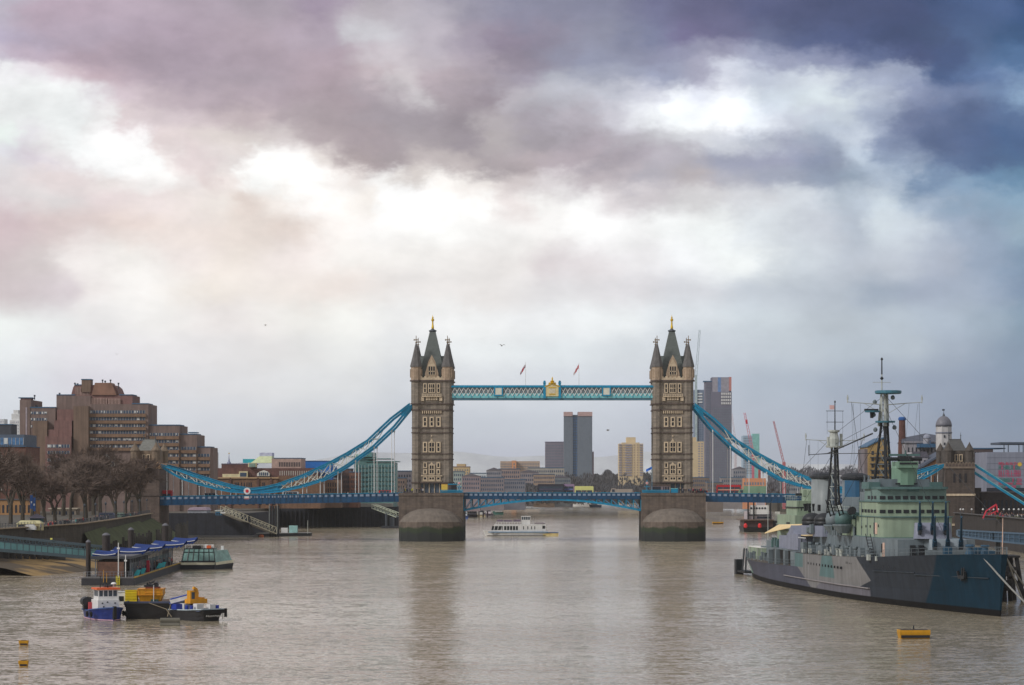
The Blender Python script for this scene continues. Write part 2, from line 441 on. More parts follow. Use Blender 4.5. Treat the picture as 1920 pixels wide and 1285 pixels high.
  me.update()
  o = bpy.data.objects.new(name, me)
  COL.objects.link(o)
  if parent is not None:
   o.parent = parent
   OFF[o] = off
  if label:
   o['label'] = label
  return o
 def build_each(self, name, mats, parent=None, local=False):
  """one object per separate piece of this builder"""
  par = list(range(len(self.v)))
  def find(a):
   while par[a] != a:
    par[a] = par[par[a]]
    a = par[a]
   return a
  for f in self.f:
   for k in f[1:]:
    par[find(k)] = find(f[0])
  groups = {}
  for f, mi in zip(self.f, self.mi):
   groups.setdefault(find(f[0]), []).append((f, mi))
  out = []
  for fs in groups.values():
   mb, mp = MB(), {}
   for f, mi in fs:
    for k in f:
     if k not in mp:
      mp[k] = len(mb.v)
      mb.v.append(self.v[k])
    mb.f.append([mp[k] for k in f])
    mb.mi.append(mi)
   out.append(mb.build(name, mats, parent, local))
  return out
OFF = {}
def thing(name, label, cat, loc=(0, 0, 0), rotz=0.0, group=None):
 o = bpy.data.objects.new(name, None)
 o.empty_display_size = 0.5
 COL.objects.link(o)
 o.location = loc
 o.rotation_euler = (0, 0, rotz)
 o['label'] = label
 o['category'] = cat
 if group:
  o['group'] = group
 OFF[o] = Vector(loc)
 return o
def tag(o, label, cat, group=None):
 o['label'] = label
 o['category'] = cat
 if group:
  o['group'] = group
 return o
def setting(o, kind='structure', label=None):
 o['kind'] = kind
 if label:
  o['label'] = label
 return o
def one(name, mb, mats, label, cat, loc=None, group=None, smooth=False):
 """a thing that is a single mesh, with its origin at loc"""
 if loc is not None:
  mb.v = [(x - loc[0], y - loc[1], z - loc[2]) for x, y, z in mb.v]
 o = mb.build(name, mats, None, smooth=smooth)
 if loc is not None:
  o.location = loc
 return tag(o, label, cat, group)
def kids(o):
 return [c for c in list(o.children)]
def dup(o, loc=None, parent=None, label=None, rotz=None, scale=None, group=None):
 c = o.copy()
 COL.objects.link(c)
 if parent is not None:
  c.parent = parent
 for ch in kids(o):
  dup(ch, None, c)
 if loc is not None:
  c.location = loc
 if rotz is not None:
  c.rotation_euler = (0, 0, rotz)
 if scale is not None:
  c.scale = scale
 if label:
  c['label'] = label
 if group:
  c['group'] = group
 return c
def X(px, Y):
 return (px - CX) * Y / F
def Z(py, Y):
 return CAMZ - (py - HY) * Y / F
def fbox(mb, px0, px1, py0, py1, Y, dep, zb=None):
 """box whose front face stands at distance Y"""
 mb.box(X(px0, Y), X(px1, Y), Y, Y + dep, Z(py1, Y) if zb is None else zb, Z(py0, Y))
 return mb
def fpoly(mb, pts, Y, dep):
 mb.prism([(X(px, Y), Z(py, Y)) for px, py in pts], Y, Y + dep)
 return mb
def frame(mb, x0, x1, z0, z1, y0, y1, t):
 """rectangular frame of four bars"""
 mb.box(x0, x0 + t, y0, y1, z0, z1)
 mb.box(x1 - t, x1, y0, y1, z0, z1)
 mb.box(x0 + t, x1 - t, y0, y1, z0, z0 + t)
 mb.box(x0 + t, x1 - t, y0, y1, z1 - t, z1)
 return mb
# ------------------------------------------------------------------ water, ground, hills
def water_material():
 m = bpy.data.materials.new("river_water")
 m.use_nodes = True
 nt = m.node_tree
 b = nt.nodes['Principled BSDF']
 tc = nt.nodes.new('ShaderNodeTexCoord')
 def noise(sx, sy, scale, det, dist=0.0):
  mp = nt.nodes.new('ShaderNodeMapping')
  mp.inputs['Scale'].default_value = (sx, sy, 1)
  nt.links.new(tc.outputs['Object'], mp.inputs[0])
  n = nt.nodes.new('ShaderNodeTexNoise')
  n.inputs['Scale'].default_value = scale
  n.inputs['Detail'].default_value = det
  n.inputs['Roughness'].default_value = 0.6
  n.inputs['Distortion'].default_value = dist
  nt.links.new(mp.outputs[0], n.inputs['Vector'])
  return n.outputs['Fac']
 def mth(op, a, b_, c=None):
  n = nt.nodes.new('ShaderNodeMath')
  n.operation = op
  for i, v in enumerate((a, b_, c)):
   if v is None: continue
   if isinstance(v, (int, float)): n.inputs[i].default_value = v
   else: nt.links.new(v, n.inputs[i])
  return n.outputs[0]
 def slope(sx, sy, scale, det, ax, ay):
  """facet tilt of the ripples, straight from coloured noise (independent of the pixel footprint)"""
  mp = nt.nodes.new('ShaderNodeMapping')
  mp.inputs['Scale'].default_value = (sx, sy, 1)
  nt.links.new(tc.outputs['Object'], mp.inputs[0])
  n = nt.nodes.new('ShaderNodeTexNoise')
  n.inputs['Scale'].default_value = scale
  n.inputs['Detail'].default_value = det
  n.inputs['Roughness'].default_value = 0.6
  nt.links.new(mp.outputs[0], n.inputs['Vector'])
  sb = nt.nodes.new('ShaderNodeVectorMath')
  sb.operation = 'SUBTRACT'
  nt.links.new(n.outputs['Color'], sb.inputs[0])
  sb.inputs[1].default_value = (0.5, 0.5, 0.5)
  ml = nt.nodes.new('ShaderNodeVectorMath')
  ml.operation = 'MULTIPLY'
  nt.links.new(sb.outputs[0], ml.inputs[0])
  ml.inputs[1].default_value = (ax, ay, 0)
  return ml.outputs[0]
 def vadd(a, b_):
  n = nt.nodes.new('ShaderNodeVectorMath')
  nt.links.new(a, n.inputs[0])
  nt.links.new(b_, n.inputs[1])
  return n.outputs[0]
 gust = noise(0.22, 1.0, 0.014, 4.0, 0.6)       # smooth slicks and ruffled patches
 gm = nt.nodes.new('ShaderNodeMapRange')
 gm.inputs['From Min'].default_value = 0.36
 gm.inputs['From Max'].default_value = 0.64
 gm.inputs['To Min'].default_value = 0.55
 gm.inputs['To Max'].default_value = 1.25
 nt.links.new(gust, gm.inputs[0])
 tilt = vadd(vadd(slope(0.5, 1.0, 0.07, 2.0, 0.12, 0.12), slope(0.5, 1.0, 0.5, 4.0, 0.42, 0.46)), slope(0.7, 1.0, 2.0, 3.0, 0.66, 0.74))
 tg = nt.nodes.new('ShaderNodeVectorMath')
 tg.operation = 'SCALE'
 nt.links.new(tilt, tg.inputs[0])
 nt.links.new(gm.outputs[0], tg.inputs['Scale'])
 up = nt.nodes.new('ShaderNodeVectorMath')
 nt.links.new(tg.outputs[0], up.inputs[0])
 up.inputs[1].default_value = (0, 0, 1)
 nn = nt.nodes.new('ShaderNodeVectorMath')
 nn.operation = 'NORMALIZE'
 nt.links.new(up.outputs[0], nn.inputs[0])
 nt.links.new(nn.outputs[0], b.inputs['Normal'])
 cr = nt.nodes.new('ShaderNodeValToRGB')
 cr.color_ramp.elements[0].position = 0.3
 cr.color_ramp.elements[1].position = 0.75
 cr.color_ramp.elements[0].color = (0.40, 0.335, 0.235, 1)
 cr.color_ramp.elements[1].color = (0.50, 0.43, 0.315, 1)
 nt.links.new(noise(0.2, 1.0, 0.03, 5.0, 0.8), cr.inputs[0])
 nt.links.new(cr.outputs[0], b.inputs['Base Color'])
 b.inputs['Roughness'].default_value = 0.12
 b.inputs['IOR'].default_value = 1.42
 return m
mb = MB()
mb.poly([(-900, -50, 0), (900, -50, 0), (900, 3200, 0), (-900, 3200, 0)])
setting(mb.build("water", water_material()), label="wide muddy brown river with small ripples")
m_earth = mat("bank_ground", (74, 70, 64), 0.9, 0.3, 0.08)
mb = MB()
mb.poly([(-4100, -50, -3), (4100, -50, -3), (4100, 12800, -3), (-4100, 12800, -3)])
GZ = 8.6
left_bank = [(-124, 560), (-118, 640), (-121, 690), (-128, 790), (-133, 850), (-143, 860), (-143, 921), (-108, 921), (-106, 985), (-122, 1000), (-121, 1140), (-68, 1140),
             (-64, 1260), (-60, 1480), (-52, 1900), (-30, 2300), (-30, 12700), (-2600, 12700), (-2600, 560)]
mb.slab(left_bank, -3, GZ)
right_bank = [(2600, 300), (2600, 12700), (120, 12700), (150, 2010), (152, 1500), (150, 1100), (139, 900), (139, 866), (134.5, 860), (133, 760), (131, 690), (122, 560), (118, 300)]
mb.slab(list(reversed(right_bank))[::-1], -3, GZ)
mb.slab([(-30, 2302), (60, 2310), (150, 2012), (150, 12700), (-30, 12700)], -3, 4.0)
setting(mb.build("ground", m_earth), label="river banks and land beyond")
# foreshore of sand and mud at the left
mb = MB()
inner = [(-126, 548), (-121, 585), (-117.5, 625), (-118.5, 665), (-121.5, 710)]
mid = [(-116, 548), (-109, 580), (-104.5, 612), (-106, 650), (-113, 700)]
outer = [(-108, 545), (-101, 572), (-97, 600), (-99, 640), (-108, 695)]
for k in range(4):
 a, b = (*inner[k], 3.0), (*inner[k + 1], 3.0)
 c, d = (*mid[k + 1], 1.4), (*mid[k], 1.5)
 e, f = (*outer[k + 1], -0.4), (*outer[k], -0.4)
 mb.poly([a, d, c, b])
 mb.poly([d, f, e, c])
def sandmat():
 m = mat("foreshore_sand", (128, 104, 66), 0.95, 0.2, 0.4, bump=0.6, bscale=2.0)
 nt = m.node_tree
 b = nt.nodes['Principled BSDF']
 src = b.inputs['Base Color'].links[0].from_socket
 tc = [n for n in nt.nodes if n.bl_idname == 'ShaderNodeTexCoord'][0]
 nz = nt.nodes.new('ShaderNodeTexNoise')
 nz.inputs['Scale'].default_value = 0.09
 nz.inputs['Detail'].default_value = 6
 nt.links.new(tc.outputs['Object'], nz.inputs['Vector'])
 mr = nt.nodes.new('ShaderNodeMapRange')
 mr.inputs['From Min'].default_value = 0.44
 mr.inputs['From Max'].default_value = 0.56
 nt.links.new(nz.outputs['Fac'], mr.inputs[0])
 mx = nt.nodes.new('ShaderNodeMix')
 mx.data_type = 'RGBA'
 nt.links.new(mr.outputs[0], mx.inputs[0])
 nt.links.new(src, mx.inputs[6])
 mx.inputs[7].default_value = (0.10, 0.075, 0.05, 1)
 nt.links.new(mx.outputs[2], b.inputs['Base Color'])
 return m
setting(mb.build("foreshore", sandmat(), smooth=True), label="sand and mud foreshore below the left river wall")
# far hills
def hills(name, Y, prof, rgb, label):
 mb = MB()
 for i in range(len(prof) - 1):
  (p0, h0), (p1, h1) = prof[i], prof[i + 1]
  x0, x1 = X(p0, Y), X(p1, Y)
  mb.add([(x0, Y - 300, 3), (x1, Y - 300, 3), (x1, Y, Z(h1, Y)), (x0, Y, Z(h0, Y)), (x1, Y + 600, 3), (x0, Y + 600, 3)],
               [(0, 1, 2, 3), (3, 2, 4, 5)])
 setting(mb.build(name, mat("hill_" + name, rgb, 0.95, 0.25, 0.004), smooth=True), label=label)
hp = []
for i in range(60):
 px = 380 + i * 26
 base = 852 + 5 * math.sin(i * 0.31) + 2.5 * math.sin(i * 0.9 + 1)
 if px < 700: base += (700 - px) * 0.05
 if px > 1250: base += min(16, (px - 1250) * 0.05)
 hp.append((px, base))
hills("hills", 12000, hp, (170, 174, 184), "low wooded hills on the hazy horizon")  # distance haze partly painted into this pale hill colour
# ------------------------------------------------------------------ haze (even density air round the whole scene)
def haze():
 mb = MB()
 mb.box(-4200, 4200, -60, 12900, -4.0, 165)
 m = bpy.data.materials.new("haze_air")
 m.use_nodes = True
 nt = m.node_tree
 nt.nodes.clear()
 out = nt.nodes.new('ShaderNodeOutputMaterial')
 v = nt.nodes.new('ShaderNodeVolumePrincipled')
 v.inputs['Color'].default_value = (0.95, 0.97, 1.0, 1)
 v.inputs['Density'].default_value = 0.000038
 v.inputs['Anisotropy'].default_value = 0.25
 nt.links.new(v.outputs[0], out.inputs['Volume'])
 o = mb.build("haze", m)
 setting(o, 'stuff', "pale blue haze in the air over the river")
 return o
HAZE_ON = True
if HAZE_ON:
 haze()
# ------------------------------------------------------------------ the bridge
BY = 880.0
SF = 871.5 / F          # metres per photo pixel at the bridge's near face
def tz_(py): return CAMZ - (py - HY) * SF
m_stone = brickmat("tower_stone", (117, 109, 100), None, None, 1.3, 0.55, 0.35)
m_stone_lt = mat("pale_stone", (176, 160, 138), 0.85, 0.22, 0.7, streak=0.3)
m_stone_top = mat("turret_stone", (148, 130, 112), 0.85, 0.25, 0.6, streak=0.35)
m_cornice = mat("cornice_stone", (76, 66, 62), 0.85, 0.25, 0.7)
m_slate = mat("tower_slate", (76, 82, 80), 0.6, 0.22, 0.9, stretch=(1, 1, 3))
m_pane = glass("tower_pane", (30, 28, 32), 0.15)
m_gold = mat("gilt", (214, 150, 30), 0.35, 0.2, 2.0, metal=0.35)
m_iron = mat("dark_iron", (52, 58, 66), 0.5, 0.2, 1.0)
m_teal = mat("bridge_blue", (4, 120, 156), 0.45, 0.2, 0.6, streak=0.2)
m_teal_lt = mat("bridge_pale_blue", (104, 168, 176), 0.5, 0.2, 0.5, streak=0.2)
m_deckblue = mat("deck_blue", (6, 58, 92), 0.5, 0.25, 0.5, streak=0.25)
m_white = mat("bridge_white", (206, 204, 196), 0.5, 0.12, 0.8)
m_road = mat("road_asphalt", (70, 70, 72), 0.9, 0.2, 0.5)
m_pier = None
def pier_material():
 m = brickmat("pier_granite", (94, 84, 77), None, None, 1.6, 0.75, 0.35)
 nt = m.node_tree
 b = nt.nodes['Principled BSDF']
 src = b.inputs['Base Color'].links[0].from_socket
 tc = [n for n in nt.nodes if n.bl_idname == 'ShaderNodeTexCoord'][0]
 sp = nt.nodes.new('ShaderNodeSeparateXYZ')
 nt.links.new(tc.outputs['Object'], sp.inputs[0])
 nz = nt.nodes.new('ShaderNodeTexNoise')
 nz.inputs['Scale'].default_value = 0.25
 nz.inputs['Detail'].default_value = 5
 nt.links.new(tc.outputs['Object'], nz.inputs['Vector'])
 ad = nt.nodes.new('ShaderNodeMath')
 ad.operation = 'MULTIPLY_ADD'
 nt.links.new(nz.outputs['Fac'], ad.inputs[0])
 ad.inputs[1].default_value = 3.0
 nt.links.new(sp.outputs[2], ad.inputs[2])
 cr = nt.nodes.new('ShaderNodeValToRGB')           # tide line: black, then green weed, then bare stone
 e = cr.color_ramp.elements
 e[0].position, e[0].color = 0.0, (0.02, 0.023, 0.026, 1)
 e[1].position, e[1].color = 1.0, (1, 1, 1, 1)
 for p, c in ((0.30, (0.026, 0.031, 0.031, 1)), (0.36, (0.032, 0.048, 0.026, 1)), (0.46, (0.04, 0.052, 0.03, 1)), (0.50, (0.10, 0.105, 0.085, 1))):
  k = e.new(p)
  k.color = c
 mr = nt.nodes.new('ShaderNodeMapRange')
 mr.inputs['From Min'].default_value = 0.0
 mr.inputs['From Max'].default_value = 14.0
 nt.links.new(ad.outputs[0], mr.inputs[0])
 nt.links.new(mr.outputs[0], cr.inputs[0])
 st = nt.nodes.new('ShaderNodeMapRange')
 st.inputs['From Min'].default_value = 5.9
 st.inputs['From Max'].default_value = 6.6
 nt.links.new(ad.outputs[0], st.inputs[0])
 mx = nt.nodes.new('ShaderNodeMix')
 mx.data_type = 'RGBA'
 nt.links.new(st.outputs[0], mx.inputs[0])
 nt.links.new(cr.outputs[0], mx.inputs[6])
 nt.links.new(src, mx.inputs[7])
 nt.links.new(mx.outputs[2], b.inputs['Base Color'])
 return m
m_pier = pier_material()
m_cutcap = mat("cutwater_granite", (99, 91, 84), 0.85, 0.2, 0.5, streak=0.2)
PIER_TOP = tz_(925)
def octa(mb, x, y, r, z0, z1, r1=None):
 mb.lathe(x, y, [(r, z0), (r if r1 is None else r1, z1)], 8, math.pi / 8)
def pier(cx, label):
 t = thing("bridge_pier", label, "bridge pier", (cx, BY, 0))
 hw = 10.75
 mb = MB()
 mb.box(-hw, hw, -13.5, 13.5, -2.9, PIER_TOP - 0.8)
 mb.box(-hw - 0.25, hw + 0.25, -13.75, 13.75, PIER_TOP - 0.8, PIER_TOP - 0.25)
 mb.box(-hw, hw, -13.5, 13.5, PIER_TOP - 0.25, PIER_TOP)
 mb.build("pier_block", m_pier, t, True)
 for sgn, nm in ((-1, "cutwater"), (1, "cutwater")):
  pts = [(-hw + 0.02, sgn * 13.5)]
  for k in range(9):
   a = math.pi * k / 8
   pts.append((-(hw - 0.02) * math.cos(a), sgn * (13.5 + 9.5 * math.sin(a) ** 0.8 if math.sin(a) > 0.01 else 13.5)))
  pts = pts[1:]
  zc = tz_(978)
  mb = MB()
  if sgn < 0:
   mb.slab(pts, -2.9, zc)
  else:
   mb.slab(list(reversed(pts)), -2.9, zc)
  mb.build(nm, m_pier, t, True)
  mb = MB()
  apex = (0, sgn * 13.52, tz_(953))
  lev = [(1.0, 0.0), (0.86, 0.42), (0.66, 0.74), (0.42, 0.92), (0.0, 1.0)]
  def cp(q, l):
   return (q[0] * 0.985 * l[0], apex[1] + (q[1] - apex[1]) * 0.99 * l[0], zc + 0.003 + (apex[2] - zc) * l[1])
  for a, b in zip(pts[:-1], pts[1:]):
   for l0, l1 in zip(lev[:-1], lev[1:]):
    mb.poly([cp(a, l0), cp(b, l0), cp(b, l1), cp(a, l1)] if l1[0] else [cp(a, l0), cp(b, l0), cp(a, l1)])
  mb.build("cutwater_cap", m_cutcap, t, True)
 mb = MB()
 for k in (-1, 1):
  mb.box(-hw, hw, k * 13.3 - 0.2, k * 13.3 + 0.2, PIER_TOP, PIER_TOP + 0.15)
 mb.build_each("coping", m_cornice, t, True)
 return t
pier(-40.75, "broad granite bridge pier with green tide line under the left gothic tower")
pier(40.75, "broad granite bridge pier with green tide line under the right gothic tower")
def stone_window(root, x, w, z0, z1, yf, lights=1, transom=True, head=0.0, sgn=-1, fr=0.42):
 """pale stone surround with mullions, dark panes behind; yf is the wall face, opening towards sgn*y"""
 mb = MB()
 ya, yb = yf + sgn * 0.002, yf + sgn * 0.28
 frame(mb, x - w / 2, x + w / 2, z0, z1, min(ya, yb), max(ya, yb), fr)
 iw = w - 2 * fr
 for k in range(1, lights):
  xm = x - w / 2 + fr + iw * k / lights
  mb.box(xm - 0.10, xm + 0.10, min(ya, yb), max(ya, yb) - 0.03 if sgn > 0 else max(ya, yb), z0 + fr, z1 - fr)
 if transom:
  zm = z0 + (z1 - z0) * 0.5
  mb.box(x - w / 2 + fr, x + w / 2 - fr, min(ya, yb) + 0.06, max(ya, yb), zm - 0.14, zm + 0.14)
 if head > 0:
  mb.prism([(x - w / 2, z1), (x + w / 2, z1), (x, z1 + head)], min(ya, yb), max(ya, yb))
 o = mb.build("window", m_stone_lt, root, True)
 mp = MB()
 yc = yf + sgn * 0.06
 mp.box(x - w / 2 + fr * 0.8, x + w / 2 - fr * 0.8, min(ya, yc), max(ya, yc), z0 + fr * 0.8, z1 - fr * 0.8)
 mp.build("pane", m_pane, o, True)
 return o
def tower(cx, label):
 t = thing("bridge_tower", label, "bridge tower", (cx, BY, PIER_TOP))
 z = lambda py: tz_(py) - PIER_TOP
 p = SF
 hl, hu, hd = 6.65, 6.95, 8.0      # half widths of lower and upper shaft, half depth
 # shafts
 mb = MB()
 mb.box(-hl + 0.6, hl - 0.6, -hd + 0.6, hd - 0.6, z(905), z(757))
 mb.build("lower_shaft", m_stone, t, True)
 mb = MB()
 mb.box(-hu + 0.5, hu - 0.5, -hd + 0.45, hd - 0.45, z(757), z(714))
 mb.build("upper_shaft", m_stone, t, True)
 # base storey with recessed glazed entrance
 mb = MB()
 mb.box(-hl + 1.4, hl - 1.4, -hd + 1.6, hd - 1.6, 0, z(905))
 mb.build("entrance_storey", mat("entrance_glass", (66, 78, 92), 0.4, 0.4, 0.9), t, True)
 mb = MB()
 for k in range(6):
  xx = -4.4 + k * 1.76
  mb.box(xx - 0.14, xx + 0.14, -hd + 1.3, -hd + 1.6, 0, z(907))
  mb.box(xx - 0.14, xx + 0.14, hd - 1.6, hd - 1.3, 0, z(907))
 mb.build_each("entrance_post", m_stone_lt, t, True)
 # corner turrets
 for sx in (-1, 1):
  for sy in (-1, 1):
   tx0, ty0 = sx * (hl - 1.45), sy * (hd - 1.45)
   mb = MB()
   octa(mb, tx0, ty0, 1.62, 0, z(757))
   octa(mb, tx0 * 1.02, ty0 * 1.01, 1.78, z(757), z(714))
   octa(mb, tx0 * 1.02, ty0 * 1.01, 1.84, z(714), z(687))
   tu = mb.build("turret", m_stone_top if False else m_stone, t, True)
   mb = MB()
   octa(mb, tx0 * 1.02, ty0 * 1.01, 1.9, z(713.5), z(688))
   for k in range(8):
    a = math.pi / 4 * k
    mb.bar((tx0 * 1.02 + 1.83 * math.cos(a), ty0 * 1.01 + 1.83 * math.sin(a), z(708)), (tx0 * 1.02 + 1.83 * math.cos(a), ty0 * 1.01 + 1.83 * math.sin(a), z(692)), 0.5, 0.12)
   mb.build("turret_head", m_stone_top, tu, True)
   mb = MB()
   mb.lathe(tx0 * 1.02, ty0 * 1.01, [(2.18, z(688)), (2.12, z(685)), (1.62, z(675)), (1.0, z(661)), (0.46, z(648)), (0.16, z(642))], 8, math.pi / 8)
   sp = mb.build("spire", mat("spire_stone", (82, 80, 80), 0.8, 0.25, 0.7), tu, True)
   mb = MB()
   cz = z(637)
   mb.tube((tx0 * 1.02, ty0 * 1.01, z(643)), (tx0 * 1.02, ty0 * 1.01, z(629)), 0.17, 0.12, 6)
   mb.box(tx0 * 1.02 - 0.7, tx0 * 1.02 + 0.7, ty0 * 1.01 - 0.14, ty0 * 1.01 + 0.14, cz - 0.16, cz + 0.16)
   mb.box(tx0 * 1.02 - 0.14, tx0 * 1.02 + 0.14, ty0 * 1.01 - 0.7, ty0 * 1.01 + 0.7, cz - 0.16, cz + 0.16)
   for k in (-1, 1):
    mb.box(tx0 * 1.02 + k * 0.7 - 0.13, tx0 * 1.02 + k * 0.7 + 0.13, ty0 * 1.01 - 0.17, ty0 * 1.01 + 0.17, cz - 0.28, cz + 0.28)
   mb.lathe(tx0 * 1.02, ty0 * 1.01, [(0.1, z(643.4)), (0.42, z(642)), (0.1, z(640.6))], 6)
   mb.build("cross_finial", mat("cross_gilt", (110, 92, 70), 0.5, 0.3, 2.0), tu, True)
 # string courses running round shaft and turrets
 def course(py0, py1, ex, upper, m=m_cornice):
  mb = MB()
  h = hu if upper else hl
  mb.box(-h + 0.6 - ex, h - 0.6 + ex, -hd + 0.55 - ex, hd - 0.55 + ex, z(py1), z(py0))
  r = (1.84 if upper else 1.62) + ex
  k1, k2 = (1.02, 1.01) if upper else (1, 1)
  for sx in (-1, 1):
   for sy in (-1, 1):
    octa(mb, sx * (hl - 1.45) * k1, sy * (hd - 1.45) * k2, r, z(py1) + 0.004, z(py0) - 0.004)
  mb.build("string_course", m, t, True)
 course(712.6, 715.4, 0.42, True)
 course(756.2, 758.2, 0.25, True)
 course(767.5, 770, 0.3, False)
 course(801.4, 803.4, 0.2, False)
 course(810.5, 812.5, 0.26, False)
 course(850.2, 852.2, 0.2, False)
 course(860.2, 862.2, 0.28, False)
 course(903.6, 906.4, 0.34, False)
 # corbelled arcade under the second string course
 for sgn in (-1, 1):
  mb = MB()
  yf = sgn * (hd - 0.6)
  for k in range(10):
   xx = -3.1 + k * 0.69
   mb.box(xx - 0.17, xx + 0.17, min(yf, yf + sgn * 0.35), max(yf, yf + sgn * 0.35), z(775.5), z(770.5))
  mb.box(-3.5, 3.5, min(yf, yf + sgn * 0.3), max(yf, yf + sgn * 0.3), z(770.4), z(768.6))
  mb.build("corbel_arcade", m_stone_lt, t, True)
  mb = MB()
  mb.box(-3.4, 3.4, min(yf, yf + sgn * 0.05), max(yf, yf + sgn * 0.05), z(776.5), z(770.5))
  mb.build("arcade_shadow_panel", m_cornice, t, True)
 # windows, front and back
 for sgn in (-1, 1):
  yl = sgn * (hd - 0.6)
  yu = sgn * (hd - 0.45)
  w1 = 5.4 * p
  # topmost storey
  stone_window(t, 0, 13.4 * p, z(737), z(719), yu, 3, True, 0, sgn, 0.30)
  for k in (-1, 1):
   stone_window(t, k * 12.6 * p, 6.6 * p, z(737), z(719), yu, 1, True, 0, sgn, 0.30)
  # balcony under it
  mb = MB()
  b0, b1 = (yu - 0.9, yu) if sgn < 0 else (yu, yu + 0.9)
  mb.box(-18.5 * p, 18.5 * p, b0, b1, z(744.5), z(742.6))
  for k in range(12):
   xx = (-17.5 + k * 3.18) * p
   mb.box(xx - 0.12, xx + 0.12, b0, b0 + 0.25 if sgn < 0 else b0 + 0.9, z(742.6), z(739.6))
  mb.box(-18.5 * p, 18.5 * p, (b0 if sgn < 0 else b1 - 0.25), (b0 + 0.25 if sgn < 0 else b1), z(739.6), z(738.4))
  for k in (-1, 1):
   mb.box(k * 17 * p - 0.5, k * 17 * p + 0.5, b0 + 0.3, b1, z(752), z(744.6))
  for k in range(5):
   xx = (-9 + k * 4.5) * p
   mb.box(xx - 0.3, xx + 0.3, b0 + 0.45, b1, z(750.5), z(744.6))
  mb.build("balcony", m_stone_lt, t, True)
  mb = MB()
  mb.box(-12 * p, 12 * p, min(yu, yu + sgn * 0.12), max(yu, yu + sgn * 0.12), z(754.6), z(746))
  mb.build("carved_panel", m_stone, t, True)
  # second storey
  for k in (-1, 0, 1):
   stone_window(t, k * 12.6 * p, 8.6 * p, z(800.6), z(781.5), yl, 1, True, 0.0, sgn, 0.42)
  # third storey
  stone_window(t, 0, 12.4 * p, z(848.6), z(828.6), yl, 2, True, 0, sgn, 0.34)
  for k in (-1, 1):
   stone_window(t, k * 12.6 * p, 8.4 * p, z(848.6), z(828.6), yl, 1, True, 0, sgn, 0.42)
  mb = MB()
  yy = (yl - 0.25, yl) if sgn < 0 else (yl, yl + 0.25)
  mb.prism([(-0.6, z(828.4)), (0.6, z(828.4)), (0, z(822))], *yy)
  mb.box(-0.16, 0.16, *yy, z(819), z(816))
  mb.prism([(-0.5, z(870.8)), (0.5, z(870.8)), (0, z(866))], *yy)
  mb.build_each("ornament", m_stone_lt, t, True)
  # lowest storey
  for k in (-1, 1):
   stone_window(t, k * 12.4 * p, 7.2 * p, z(878), z(867), yl, 1, False, 0, sgn, 0.36)
   stone_window(t, k * 12.4 * p, 7.2 * p, z(890), z(880), yl, 1, False, 0, sgn, 0.36)
  stone_window(t, 0, 11.5 * p, z(890), z(871), yl, 2, True, 0, sgn, 0.36)
  mb = MB()
  yy = (yl - 0.4, yl) if sgn < 0 else (yl, yl + 0.4)
  mb.box(-20 * p, 20 * p, *yy, z(893.4), z(891.2))
  mb.box(-19 * p, 19 * p, *yy, z(903), z(901.6))
  mb.build("window_ledge", m_stone_lt, t, True)
  for k in (-1, 0, 1):
   stone_window(t, k * 12.4 * p, (8.5 if k else 12.5) * p, z(901.4), z(893.6), yl, 2 if not k else 1, False, 0, sgn, 0.34)
  # gable with its window
  gy0, gy1 = (-hd + 0.5, -hd + 1.5) if sgn < 0 else (hd - 1.5, hd - 0.5)
  mb = MB()
  mb.prism([(-12.5 * p, z(712.4)), (12.5 * p, z(712.4)), (12.5 * p, z(700)), (9.5 * p, z(690)), (6.5 * p, z(678)), (0, z(665.5)), (-6.5 * p, z(678)), (-9.5 * p, z(690)), (-12.5 * p, z(700))], gy0, gy1)
  g = mb.build("gable", m_stone_top, t, True)
  yg = gy0 if sgn < 0 else gy1
  mw = MB()
  ya, yb = (yg - 0.22, yg) if sgn < 0 else (yg, yg + 0.22)
  frame(mw, -7.2 * p, 7.2 * p, z(704), z(686), ya, yb, 0.22)
  for k in (-1, 1):
   mw.box(k * 2.2 * p - 0.1, k * 2.2 * p + 0.1, ya, yb, z(703), z(687))
  mw.box(-7 * p, 7 * p, ya, yb, z(697), z(695.6))
  mw.prism([(-7.2 * p, z(685.9)), (7.2 * p, z(685.9)), (0, z(672))], ya, yb)
  mw.box(-0.5, 0.5, ya - 0.05, yb + 0.05, z(681), z(676))
  mw.build("gable_window", m_stone_lt, g, True)
  mw = MB()
  mw.box(-6.6 * p, 6.6 * p, ya + 0.1, yb - 0.02, z(703), z(687))
  mw.build("gable_pane", m_pane, g, True)
  # parapet between turrets
  mb = MB()
  py0 = (-hd + 0.25, -hd + 0.75) if sgn < 0 else (hd - 0.75, hd - 0.25)
  mb.box(-hu + 2.6, hu - 2.6, *py0, z(712.4), z(708))
  for k in range(6):
   xx = -3.6 + k * 1.44
   mb.box(xx - 0.4, xx + 0.4, *py0, z(708), z(705.6))
  mb.build("parapet", m_stone_lt, t, True)
 # side windows towards the road axis
 for sgn in (-1, 1):
  mb = MB()
  xa = sgn * (hl - 0.6)
  for py0, py1 in ((781, 800), (828, 848), (872, 900)):
   for k in (-3, 0, 3):
    mb.box(min(xa, xa + sgn * 0.22), max(xa, xa + sgn * 0.22), k - 0.75, k + 0.75, z(py1), z(py0))
  mb.build("side_windows", m_stone_lt, t, True)
 # roofs
 mb = MB()
 mb.box(-hu + 0.7, hu - 0.7, -hd + 0.7, hd - 0.7, z(714), z(711))
 mb.taper(-hu + 1.0, hu - 1.0, -hd + 1.2, hd - 1.2, z(711), -4.6, 4.6, -1.6, 1.6, z(667))
 mb.box(-4.7, 4.7, -0.2, 0.2, z(667), z(665.4))
 mb.taper(-4.3, 4.3, -6.2, 6.2, z(705), -1.0, 1.0, -1.0, 1.0, z(620))
 mb.build("roof", m_slate, t, True)
 mb = MB()
